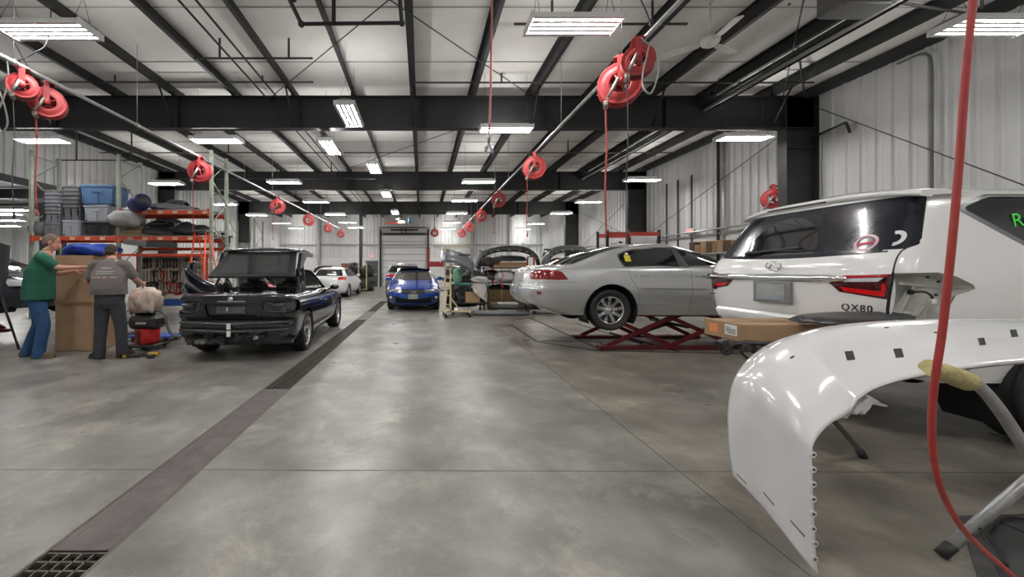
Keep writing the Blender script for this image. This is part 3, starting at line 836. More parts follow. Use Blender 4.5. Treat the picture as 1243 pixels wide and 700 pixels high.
class Car:
    """body lofted from stacked horizontal outlines; x forward from the tail, y left, z up"""
    # level: z, xr, xf, w, Lr, nr, Lf, nf, crown
    def __init__(s, levels, sub=4, nr=14, ns=26, nf=14, cap=True, tap=0.0, na=9):
        s.bm = bmesh.new(); bm = s.bm
        s.lay = bm.faces.layers.int.new('part'); s.cl = bm.faces.layers.int.new('col')
        T = list(range(len(levels)))
        F = [pchip(T, [l[k] for l in levels]) for k in range(9)]
        rows = []
        for i in range(len(levels)-1):
            for j in range(sub): rows.append(i+j/sub)
        rows.append(len(levels)-1)
        s.loops = []
        for t in rows:
            z, xr, xf, w, Lr, n1, Lf, n2, cr = [f(t) for f in F]
            half = []
            for k in range(nr+1):
                a = pi/2*k/nr
                half.append((xr+Lr*(1-max(0, cos(a))**(2/n1)), w*sin(a)**(2/n1)))
            x0, x1 = xr+Lr, xf-Lf
            for k in range(1, ns):
                u = k/ns
                half.append((x0+(x1-x0)*u, w*(1+tap*(4*u*(1-u)))))
            for k in range(nf+1):
                a = pi/2*(1-k/nf)
                half.append((xf-Lf*(1-max(0, cos(a))**(2/n2)), w*max(0, sin(a))**(2/n2)))
            loop = [Vector((x, y, z+cr*(1-min(1, (y/w)**2)))) for x, y in half]
            full = loop + [Vector((p.x, -p.y, p.z)) for p in loop[-2:0:-1]]
            s.loops.append(full)
        s.nh = len(half)
        vs = [[bm.verts.new(p) for p in L] for L in s.loops]
        n = len(s.loops[0])
        for i in range(len(vs)-1):
            for j in range(n):
                q = [vs[i][j], vs[i][(j+1) % n], vs[i+1][(j+1) % n], vs[i+1][j]]
                try: bm.faces.new(q)[s.cl] = min(j, n-1-j)
                except ValueError: pass
        if cap:
            top = vs[-1]; nh = s.nh; zc, cr, w = levels[-1][0], levels[-1][8], levels[-1][3]
            rowsv = []
            for j in range(nh):
                a = top[j]; b = top[(n-j) % n] if 0 < j < nh-1 else top[j]
                if a is b: rowsv.append([a]*(na)); continue
                r = [a]
                for k in range(1, na-1):
                    y = a.co.y*(1-2*k/(na-1))
                    r.append(bm.verts.new((a.co.x, y, zc+cr*(1-min(1, (y/w)**2)))))
                r.append(b); rowsv.append(r)
            for j in range(nh-1):
                for k in range(na-1):
                    q = [rowsv[j][k], rowsv[j+1][k], rowsv[j+1][k+1], rowsv[j][k+1]]
                    u = []
                    for v in q:
                        if v not in u: u.append(v)
                    if len(u) > 2:
                        try: bm.faces.new(u)
                        except ValueError: pass
        bmesh.ops.recalc_face_normals(bm, faces=bm.faces)
        s.parts = {}
    def cut(s, poly, axis, sel, part, cmax=None):
        """mark the faces inside poly (2D, seen along axis) as `part`; sel(centre, normal) limits the faces"""
        bm = s.bm
        ia, ib = {'x': (1,2), 'y': (0,2), 'z': (0,1)}[axis]; ic = {'x': 0, 'y': 1, 'z': 2}[axis]
        xs = [p[0] for p in poly]; ys = [p[1] for p in poly]
        lo = (min(xs)-.01, min(ys)-.01); hi = (max(xs)+.01, max(ys)+.01)
        faces = []
        for f in bm.faces:
            ca = [v.co[ia] for v in f.verts]; cb = [v.co[ib] for v in f.verts]
            if max(ca) < lo[0] or min(ca) > hi[0] or max(cb) < lo[1] or min(cb) > hi[1]: continue
            if cmax is not None and f[s.cl] >= cmax: continue
            if sel(f.calc_center_median(), f.normal): faces.append(f)
        k = len(poly)
        for i in range(k):
            a = poly[i]; b = poly[(i+1) % k]
            co = [0,0,0]; co[ia], co[ib] = a
            no = [0,0,0]; no[ia], no[ib] = -(b[1]-a[1]), (b[0]-a[0])
            faces = [f for f in faces if f.is_valid]
            e = {x for f in faces for x in f.edges}; v = {x for f in faces for x in f.verts}
            r = bmesh.ops.bisect_plane(bm, geom=list(v)+list(e)+faces, plane_co=co, plane_no=no, dist=1e-5)
            fs = set(faces) | {g for g in r['geom'] if isinstance(g, bmesh.types.BMFace)}
            faces = [f for f in fs if f.is_valid]
        pid = part if isinstance(part, int) else s.parts.setdefault(part, len(s.parts)+1)
        n = 0
        for f in faces:
            c = f.calc_center_median(); p = (c[ia], c[ib])
            if inside(p, poly): f[s.lay] = pid; n += 1
        return n
    def both(s, poly, part, sel=None, thr=.3):
        for sg in (1, -1):
            s.cut(poly, 'y', lambda c, n, sg=sg: c.y*sg > thr and abs(n.y) > .05 and (sel is None or sel(c, n)), part)
    def line(s, pts, axis, sel, part='gap', w=.005):
        for a, b in zip(pts[:-1], pts[1:]):
            d = Vector((b[0]-a[0], b[1]-a[1])); d.normalize(); n = Vector((-d.y, d.x))*w/2; e = d*w*.4
            A = Vector(a)-e; B = Vector(b)+e
            s.cut([tuple(A-n), tuple(B-n), tuple(B+n), tuple(A+n)], axis, sel, part)
    def lines(s, pts, w=.005, part='gap', sides=(1, -1)):
        for sg in sides:
            s.line(pts, 'y', lambda c, n, sg=sg: c.y*sg > .3 and abs(n.y) > .1, part, w)
    def arch(s, cx, cz, r, n=22):
        poly = [(cx+r*cos(2*pi*i/n), cz+r*sin(2*pi*i/n)) for i in range(n)]
        s.both(poly, '_cut', thr=.4)
    def remove(s, part='_cut'):
        pid = s.parts.get(part)
        if pid is None: return
        fs = [f for f in s.bm.faces if f[s.lay] == pid]
        bmesh.ops.delete(s.bm, geom=fs, context='FACES')
    def emit(s, parent, body_mats, part_mats, inset={}, bodyname='body', body_extra=()):
        """body = unmarked faces plus the parts named in body_extra (name, material slot)"""
        bm = s.bm
        s.remove('_cut')
        bm.normal_update()
        slot = {s.parts[k]: v for k, v in body_extra if k in s.parts}
        byp = {}
        for f in bm.faces: byp.setdefault(f[s.lay], []).append(f)
        inv = {v: k for k, v in s.parts.items()}
        objs = {}
        def out(fs, name, mats, off=0, slots=None, thick=0):
            vi = {}; vs = []; pf = []; mi = []
            for f in fs:
                q = []
                for v in f.verts:
                    if v.index not in vi:
                        vi[v.index] = len(vs); vs.append(v.co - v.normal*off)
                    q.append(vi[v.index])
                pf.append(q); mi.append(slots.get(f[s.lay], 0) if slots else 0)
            me = bpy.data.meshes.new(name); me.from_pydata([tuple(v) for v in vs], [], pf)
            for m_ in (mats if isinstance(mats, (list, tuple)) else [mats]): me.materials.append(m_)
            me.polygons.foreach_set('material_index', mi)
            me.polygons.foreach_set('use_smooth', [True]*len(pf))
            me.set_sharp_from_angle(angle=R(42))
            me.update()
            o = bpy.data.objects.new(name, me); COL.objects.link(o); o.parent = parent
            return o
        bm.verts.index_update()
        bf = [f for p, fs in byp.items() if p == 0 or p in slot for f in fs]
        objs['body'] = out(bf, bodyname, body_mats, 0, slot)
        for p, fs in byp.items():
            if p == 0 or p in slot: continue
            nm = inv[p]
            # connected pieces of one part are separate parts (left and right lamp, each window)
            left = set(fs)
            while left:
                st = [left.pop()]; comp = [st[0]]
                while st:
                    f = st.pop()
                    for e in f.edges:
                        for g in e.link_faces:
                            if g in left: left.remove(g); st.append(g); comp.append(g)
                if len(comp) < 1: continue
                objs.setdefault(nm, []).append(out(comp, nm.split('~')[0], part_mats[nm], inset.get(nm, 0)))
        bm.free()
        return objs
def inside(p, poly):
    x, y = p; c = False; k = len(poly); j = k-1
    for i in range(k):
        xi, yi = poly[i]; xj, yj = poly[j]
        if (yi > y) != (yj > y) and x < (xj-xi)*(y-yi)/(yj-yi)+xi: c = not c
        j = i
    return c
def rnd_poly(pts, r=.03, n=3):
    """round a polygon's corners"""
    out = []; k = len(pts)
    for i in range(k):
        p = Vector(pts[i]).to_2d(); a = Vector(pts[i-1]).to_2d()-p; b = Vector(pts[(i+1) % k]).to_2d()-p
        q = min(r, a.length*.45, b.length*.45)
        s0 = p+a.normalized()*q; s1 = p+b.normalized()*q
        for j in range(n+1):
            t = j/n; out.append(tuple((1-t)**2*s0+2*t*(1-t)*p+t*t*s1))
    return out
def wheel(parent, x, y, z, r, side, width=.22, rim=None, rimr=.68, spokes=10, style='multi', m_rim=None, spin=.15, dish=.03):
    """wheel standing at (x, y) centre of tread; side +1 = outer face towards +y"""
    A = Matrix.Rotation(-pi/2*side, 3, 'X')        # lathe +z -> outward
    m_rim = m_rim or M_RIM; R1 = r*rimr
    h = width/2
    t = MB()
    pr = [(R1*.98,-h*.75),(R1*1.02,-h*.88),(r*.90,-h),(r*.965,-h*.93),(r*.992,-h*.75)]
    for q in (-.5, -.1, .3): pr += [(r*.998, h*q-.02), (r*.998, h*q+.035), (r*.982, h*q+.042), (r*.982, h*q+.052)]
    pr += [(r*.992,h*.75),(r*.965,h*.93),(r*.90,h),(r*.86,h*1.0),(r*.855,h*.985),(R1*1.03,h*.90),(R1*.98,h*.78)]
    t.lathe(pr, (x, y, z), A, 40)
    to = t.build('wheel', M_TYRE, parent)
    g = MB(); o = h*.62
    g.lathe([(R1*.99,-h*.8),(R1*.93,-h*.6),(R1*.90,o*.4),(R1*.93,h*.72),(R1*1.0,h*.84),(R1*1.01,h*.80),(R1*.99,-h*.8)], (x, y, z), A, 40)
    C_ = Vector((x, y, z))
    def pt(rad, a, hh): return C_+A @ Vector((rad*cos(a), rad*sin(a), hh))
    for k in range(spokes):
        a = spin+2*pi*k/spokes
        if style == 'double':
            for d_ in (-.11, .11):
                w0, w1 = .045, .07
                vs = []
                for rad, w_, hh, th, aa in ((R1*.22, .016, o-dish, .03, a+d_*.8), (R1*.62, .015, o-.008, .028, a+d_*.9), (R1*.95, .018, o+.0, .03, a+d_*1.25)):
                    dr = pt(1, aa, 0)-C_; tg = A @ Vector((-sin(aa), cos(aa), 0)); n_ = A @ Vector((0,0,1)); c = pt(rad, aa, hh)
                    vs += [c-tg*w_, c+tg*w_, c+tg*w_*.9-n_*th, c-tg*w_*.9-n_*th]
                g.add(vs, [(0,1,5,4),(1,2,6,5),(2,3,7,6),(3,0,4,7),(4,5,9,8),(5,6,10,9),(6,7,11,10),(7,4,8,11)])
        else:
            vs = []
            for rad, w_, hh, th in ((R1*.2, .028, o-dish, .03), (R1*.6, .022, o-.006, .03), (R1*.95, .034, o, .03)):
                tg = A @ Vector((-sin(a), cos(a), 0)); n_ = A @ Vector((0,0,1)); c = pt(rad, a, hh)
                vs += [c-tg*w_, c+tg*w_, c+tg*w_*.9-n_*th, c-tg*w_*.9-n_*th]
            g.add(vs, [(0,1,5,4),(1,2,6,5),(2,3,7,6),(3,0,4,7),(4,5,9,8),(5,6,10,9),(6,7,11,10),(7,4,8,11)])
    g.lathe([(.001,o-.004),(R1*.12,o-.004),(R1*.16,o-.016),(R1*.27,o-.02),(R1*.28,o-.06),(.001,o-.06)], (x, y, z), A, 20)
    go = g.build('rim', m_rim, to)
    b = MB(); b.lathe([(R1*.9,-.02),(.001,-.02)], (x, y, z), A, 24); b.lathe([(R1*.62,0),(R1*.62,.012),(R1*.2,.014),(.001,.014)], (x, y, z), A, 24)
    b.build('brake_disc', mat('brake_steel', (.13,.13,.13), .4, metal=.7), to)
    return to
def wheel_well(mb, x, z, r, y0, y1):
    """dark inner arch between y0 (outer) and y1 (inner)"""
    A = Matrix.Rotation(-pi/2, 3, 'X')
    n = 18; rows = []
    for y in (y0, y1):
        rows.append([Vector((x+r*cos(a), y, z+r*sin(a))) for a in [(-.18+ (1.36)*i/n)*pi for i in range(n+1)]])
    mb.grid(rows)
    mb.add([v for v in rows[1]], [tuple(range(n+1))])
# ------------------------------------------------------------------ white SUV seen from its right rear
M_WHITE = mat('white_paint', (.88,.88,.88), .22, coat=1.0, spec=.5)
M_PRIMER = mat('bare_primer', (.52,.52,.48), .5, var=.12, scale=8)
M_DUSTG = mat('dusty_rear_glass', (.014,.017,.025), .20, var=.3, scale=9, coat=.2, spec=.35)
def make_suv():
    t = thing('white_suv', 'large white sport utility vehicle with its rear bumper and right tail lamp removed', 'car', (3.5, 3.88, 0))
    #  z     xr    xf    w     Lr   nr   Lf   nf  crown
    lv = [(.50, .30, 5.00, .93, .25, 4.0, .5, 3.0, 0),
          (.74, .10, 5.12, .975,.25, 4.5, .6, 3.0, 0),
          (.92, .03, 5.15, .99, .26, 4.6, .6, 3.0, 0),
          (1.08,.00, 5.10, 1.0, .28, 4.6, .6, 3.0, 0),
          (1.22,-.01,4.95, 1.0, .28, 4.6, .7, 3.0, 0),
          (1.34,.00, 4.60, .985,.27, 4.6, .8, 3.0, .01),
          (1.44,.03, 3.95, .965,.27, 4.4, .7, 3.0, .015),
          (1.50,.07, 3.75, .95, .27, 4.2, .6, 3.0, .01),
          (1.62,.13, 3.55, .91, .27, 4.0, .5, 3.0, .0),
          (1.76,.20, 3.30, .865,.27, 3.8, .5, 3.0, .0),
          (1.90,.275,3.05, .815,.27, 3.6, .5, 3.0, .0),
          (1.965,.32,2.85, .775,.27, 3.4, .5, 3.0, .0),
          (2.005,.40, 2.65, .72, .27, 3.2, .5, 3.0, .012),
          (2.035,.58, 2.45, .60, .27, 3.0, .5, 3.0, .05)]
    c = Car(lv, sub=5, nr=18, ns=30)
    rear = lambda p, n: p.x < .75 and n.x < -.10
    side = lambda p, n: abs(n.y) > .2
    # tailgate glass, one piece wrapped a little round the corners
    gl = [(-1.1,1.50),(-.80,1.490),(-.40,1.468),(-.1,1.462),(.1,1.462),(.4,1.470),(.80,1.492),(1.1,1.50),(1.1,1.945),(-1.1,1.945)]
    c.cut(gl, 'x', lambda p, n: p.x < .8 and n.z < .9, 'rear_window', cmax=16)
    for sg in (1, -1): c.cut([(.05,1.44),(.40,1.44),(.40,1.62),(.30,1.59),(.24,1.545),(.17,1.515),(.05,1.505)], 'y', lambda p, n, sg=sg: p.y*sg > .75 and p.x > .115, 0)
    # swept clean fan of the wiper
    fan = [(.10+.40*cos(a), 1.505+.375*sin(a)) for a in [pi*i/14 for i in range(15)]]
    c.cut(fan, 'x', lambda p, n: p.x < .8 and n.x < -.06, 'wiped_glass')
    # tail lamps (gate half right, both halves left)
    for sg in (-1, 1):
        q = [(sg*.50,1.293),(sg*.915,1.322),(sg*.905,1.128),(sg*.60,1.172),(sg*.50,1.262)]
        c.cut(q, 'x', lambda p, n: p.x < .28 and n.x < -.05, 'tail_lamp')
        for nm, qq in (('lamp_strip_top', [(sg*.62,1.306),(sg*.895,1.316),(sg*.895,1.30),(sg*.64,1.284)]),
                       ('lamp_clear_strip', [(sg*.66,1.283),(sg*.88,1.294),(sg*.85,1.262),(sg*.63,1.254)]),
                       ('lamp_strip_low', [(sg*.60,1.212),(sg*.885,1.188),(sg*.885,1.15),(sg*.64,1.178)]),
                       ('lamp_strip_low', [(sg*.87,1.245),(sg*.89,1.245),(sg*.89,1.19),(sg*.87,1.19)])):
            c.cut(qq, 'x', lambda p, n: p.x < .28 and n.x < -.05, nm)
    # corner half of the left lamp, pocket where the right one was
    lm = [(.02,1.325),(.30,1.335),(.50,1.285),(.56,1.24),(.40,1.20),(.02,1.125)]
    c.cut(lm, 'y', lambda p, n: p.y > .5 and n.y > .1, 'tail_lamp')
    pk = [(.058,1.328),(.30,1.335),(.44,1.305),(.55,1.245),(.565,1.215),(.50,1.19),(.42,1.165),(.34,1.02),(.33,.93),(.065,.90)]
    c.cut(pk, 'y', lambda p, n: p.y < -.5 and n.y < -.02, '_cut')
    # gaps: tailgate sides, lower edge, rear door
    seam = []
    for L in c.loops:
        z = L[9].z
        if .76 < z < 1.96:
            kk = (10+max(0, (z-1.05)/.19) if z < 1.5 else min(16.15, 12.37+(z-1.5)/.022)); k0 = int(kk); seam.append(L[k0].lerp(L[k0+1], kk-k0))
    c.line([(-.97,.775),(.97,.775)], 'x', rear, 'gap', .008)
    # side windows
    sw = rnd_poly([(.69,1.835),(.93,1.925),(2.55,1.935),(3.12,1.60),(3.2,1.50),(1.13,1.50)], .05)
    fr = rnd_poly([(.62,1.835),(.92,1.952),(2.6,1.96),(3.2,1.62),(3.3,1.47),(1.10,1.47)], .06)
    c.both(fr, 'window_trim'); c.both(sw, 'side_window')
    for x in (1.55, 2.45): c.both([(x-.03,1.4),(x+.03,1.4),(x+.01,1.96),(x-.05,1.96)], 'window_trim', sel=lambda p, n: inside((p.x, p.z), sw))
    c.cut([(-.84,1.53),(-.70,1.95),(.70,1.95),(.84,1.53)], 'x', lambda p, n: p.x > 2.6 and n.x > .2 and p.z > 1.5, 'windshield')
    c.lines([(1.55,1.47),(1.50,1.1),(1.42,.62)]); c.lines([(2.45,1.47),(2.45,.62)]); c.lines([(3.45,1.44),(3.5,.62)])
    c.arch(1.32, .41, .475); c.arch(4.10, .41, .475)
    ob = c.emit(t, [M_WHITE, M_GAP], {'rear_window': M_DUSTG, 'wiped_glass': M_GLASS, 'tail_lamp': M_LAMPD, 'lamp_strip_top': M_LAMPR, 'lamp_strip_low': mat('tail_lamp_bright', srgb(225,24,30), .15, coat=.6),
         'lamp_clear_strip': M_LAMPC, 'window_trim': mat('satin_trim', (.30,.31,.32), .25, metal=.8), 'side_window': M_GLASS, 'windshield': M_GLASS}, {'rear_window': .004, 'wiped_glass': .005, 'side_window': .008, 'tail_lamp': -.004, 'lamp_strip_top': -.007,'lamp_strip_low': -.007,'lamp_clear_strip': -.007}, body_extra=(('gap', 1),))
    for sg in (1, -1):
        sm_ = MB(); pp = [Vector((p.x-.001, p.y*sg, p.z)) for p in seam]
        sm_.tube(pp, [.009 if (p.z < 1.33 and sg < 0) else .0045 for p in pp], 6); sm_.build('tailgate_seam', M_GAP, t)
    # lamp pocket: a recessed pan with ribs and holes
    pan = MB(); cy = -.90
    pk2 = [(x+.01, z) for x, z in pk]
    def ys(x, z): return -(.995-.26*max(0, .26-x)**2*9.0) if x < .26 else -.993
    outer = [Vector((x, ys(x, z), z)) for x, z in pk]
    inner = [Vector((.30+(x-.30)*.80+.01, -.90 if x > .2 else -.80, 1.15+(z-1.15)*.84)) for x, z in pk]
    k = len(pk)
    pan.add(outer+inner, [(i, (i+1) % k, k+(i+1) % k, k+i) for i in range(k)])
    pan.add(inner, [tuple(range(k))])
    pan.box((.29,-.902,1.235),(.36,.02,.018), Matrix.Rotation(.1,3,'Y')); pan.box((.17,-.885,1.10),(.02,.03,.30), Matrix.Rotation(.5,3,'Y'))
    pan.box((.30,-.900,1.08),(.20,.025,.02), Matrix.Rotation(-.9,3,'Y')); pan.box((.18,-.88,.985),(.12,.03,.10), bev=.01)
    po = pan.build('lamp_pocket', M_PRIMER, t)
    for x, z, r_ in ((.21,1.185,.020),(.42,1.265,.008),(.40,1.165,.008),(.335,1.30,.008)):
        MB().cyl((x,-.912,z),(x,-.898,z), r_, n=12).build('hole', M_GAP, po)
    MB().tube(spline([(.22,-.91,1.185),(.25,-.95,1.19),(.29,-.96,1.165),(.31,-.955,1.135)],5), .008, 6).build('lamp_wire', M_BLKP, po)
    MB().box((.312,-.955,1.12),(.035,.03,.035), bev=.006).build('connector', mat('white_plastic', (.75,.74,.70), .4), po)
    # spoiler
    sp = MB(); rows = []
    for i in range(21):
        y = -.84+1.68*i/20; e = abs(y)/.84
        x0 = .30+.06*e**4; zt = 2.035-.065*e**3; zb = zt-.055+.018*e**2; th = 1 if e < .99 else .6
        rows.append([Vector((.75,y,zt+.012-.03*e**2)), Vector((.55,y,zt+.016)), Vector((.38,y,zt+.006)), Vector((x0+.012,y,zt-.008)), Vector((x0,y,zt-.022)), Vector((x0+.008,y,zb)), Vector((x0+.10,y,zb-.012)), Vector((.46,y,zb+.005))])
    sp.grid(rows); sp.add(rows[0], [tuple(range(8))]); sp.add(rows[-1], [tuple(range(8))[::-1]])
    so = sp.build('spoiler', M_WHITE, t)
    MB().box((.302,.12,1.992),(.012,.62,.016), bev=.003).build('brake_light', mat('dark_slot', (.03,.012,.014), .3), so)
    # chrome bar
    cb = MB(); rows = []
    for i in range(25):
        y = -.66+1.60*i/24; e = abs(y)/.98
        x = -.012+.05*max(0, e-.35)**2*2; hh = .036*(1 if y > -.5 else max(.35, 1-(-.5-y)*3.5))
        zc = 1.278+.012*(y < -.3)*(-.3-y)
        rows.append([Vector((x+.03,y,zc+hh)), Vector((x-.012,y,zc+hh*.85)), Vector((x-.022,y,zc)), Vector((x-.008,y,zc-hh*.9)), Vector((x+.03,y,zc-hh))])
    cb.grid(rows); cb.add(rows[0], [tuple(range(5))]); cb.add(rows[-1], [tuple(range(5))]); cb.build('chrome_bar', M_CHROME, t)
    # emblem: oval ring with a peaked road
    em = MB()
    em.tube([(-.020, .0+.085*cos(a), 1.395+.042*sin(a)) for a in [2*pi*i/24 for i in range(24)]], .007, 6, closed=True)
    em.tube([(-.022,.05,1.368),(-.024,.008,1.418),(-.024,.0,1.42)], .006, 6); em.tube([(-.022,-.05,1.368),(-.024,-.008,1.418),(-.024,0,1.42)], .006, 6)
    em.build('emblem', M_CHROME, t)
    # plate in a dark surround
    pl = MB().box((-.018,.02,1.135),(.03,.42,.21), bev=.008); po = pl.build('plate_frame', mat('plate_frame_grey', (.22,.22,.22), .4), t)
    MB().box((-.036,.02,1.138),(.006,.31,.155), bev=.002).build('license_plate', mat('plate_face', (.50,.50,.44), .4, var=.35, scale=5, col2=(.16,.20,.30), stretch=(1,.2,1.2)), po)
    # tailgate crease
    cr = MB(); cr.grid([[Vector((x,y,z)) for x,z in ((.02,.93),(-.004,.905),(-.008,.895),(.03,.82))] for y in (-.78,-.4,0,.4,.78)])
    cr.build('tailgate_fold', M_WHITE, t)
    # model lettering, facing the tail
    Mx = frame3((-.014,-.735,1.046), (0,-1,0), (0,0,1), (-1,0,0))
    lt = text_mesh('QX80', .078, Mx, mat('dark_chrome', (.22,.22,.23), .18, metal=.9), 'lettering', t, .004, spacing=1.25)
    MB().box((.0,.84,1.075),(.012,.075,.018), bev=.003).build('badge', mat('dark_chrome', (.22,.22,.23), .18, metal=.9), t)
    # wiper
    wp = MB(); wp.ball((.09,.42,1.530),(.03,.05,.035),12,8); wp.tube(spline([(.055,.42,1.53),(.075,.25,1.545),(.09,.0,1.560),(.092,-.16,1.566)],5),[.012]*8+[.011]*8, 6); wp.box((.085,.02,1.545),(.012,.46,.016), Matrix.Rotation(.04,3,'X'))
    wp.build('rear_wiper', M_BLKP, t)
    # stickers on the glass
    st = MB(); cx, cy_, cz = .10,-.675,1.575
    def onglass(y, z): return Vector((.07+(z-1.5)*.53+.016*(abs(y)/.9)**4*6-.012, y, z))
    ring = [[onglass(cy_+rr*cos(a)*1.0, cz+rr*sin(a)*.9) for a in [2*pi*i/28 for i in range(29)]] for rr in (.075,.056)]
    st.grid(ring); st.build('round_sticker', mat('pink_sticker', srgb(226,186,200), .5), t)
    s2 = MB(); s2.grid([[onglass(cy_+u*.085+v*.012, cz-u*.016+v*.05) for u in (-.62,-.2,.2,.62)] for v in (-.28,.1)]); s2.build('sticker_mark', mat('sticker_red', srgb(206,70,104), .5), t)
    s3 = MB(); s3.grid([[onglass(-.83+rr*cos(a), 1.60+rr*1.1*sin(a)) for a in [R(70+i*14) for i in range(15)]] for rr in (.055,.03)]); s3.build('round_sticker', mat('white_sticker', (.75,.75,.78), .5), t)
    # green grease-pencil writing on the quarter glass
    Mt = frame3((1.015,-.872,1.725), (1,0,.12), (-.12,.23,.97), (0,-1,.23))
    text_mesh('Rep', .15, Mt, mat('green_marker', srgb(60,226,70), .5, emit=None), 'marker_writing', t, .001, align='LEFT', shear=.25)
    # running gear
    for x, sg in ((1.32,-1),(1.32,1),(4.10,-1),(4.10,1)):
        wheel(t, x, sg*.83, .41, .41, sg, .29, spokes=7, rimr=.60)
    for x in (1.32, 4.10):
        for sg in (1, -1):
            ww = MB(); wheel_well(ww, x, .41, .475, sg*.985, sg*.55); ww.build('wheel_well', M_UNDER, t)
    ub = MB(); ub.box((2.6,0,.62),(4.6,1.5,.2)); ub.box((.42,0,.68),(.3,1.70,.16)); ub.box((.20,0,.60),(.10,1.3,.10), bev=.01)
    for sg in (1,-1): ub.tube(spline([(.06,sg*.55,.62),(.6,sg*.55,.6),(.95,sg*.5,.72),(1.5,sg*.5,.55),(3.8,sg*.45,.5)],5), .055, 8)
    ub.cyl((.35,.0,.43),(1.1,.0,.43),.12,n=12); ub.cyl((1.32,-.75,.41),(1.32,.75,.41),.06,n=10); ub.ball((1.32,0,.41),(.18,.16,.17))
    ub.tube(spline([(.25,-.45,.52),(.7,-.45,.50),(1.0,-.3,.62),(2,-.3,.42)],5), .04, 8)
    ub.box((.45,-.62,.80),(.5,.06,.14), bev=.01)
    ub.build('chassis', M_UNDER, t)
    bk = MB(); bk.add([(.78,-.70,.86),(1.0,-.70,.86),(.94,-.66,.62),(.87,-.66,.62)],[(0,1,2,3)]); bk.cyl((.905,-.71,.64),(.905,-.64,.64),.025,n=12)
    bk.build('spring_bracket', mat('grey_bracket', (.30,.30,.29), .5, metal=.4), t)
    return t
make_suv()

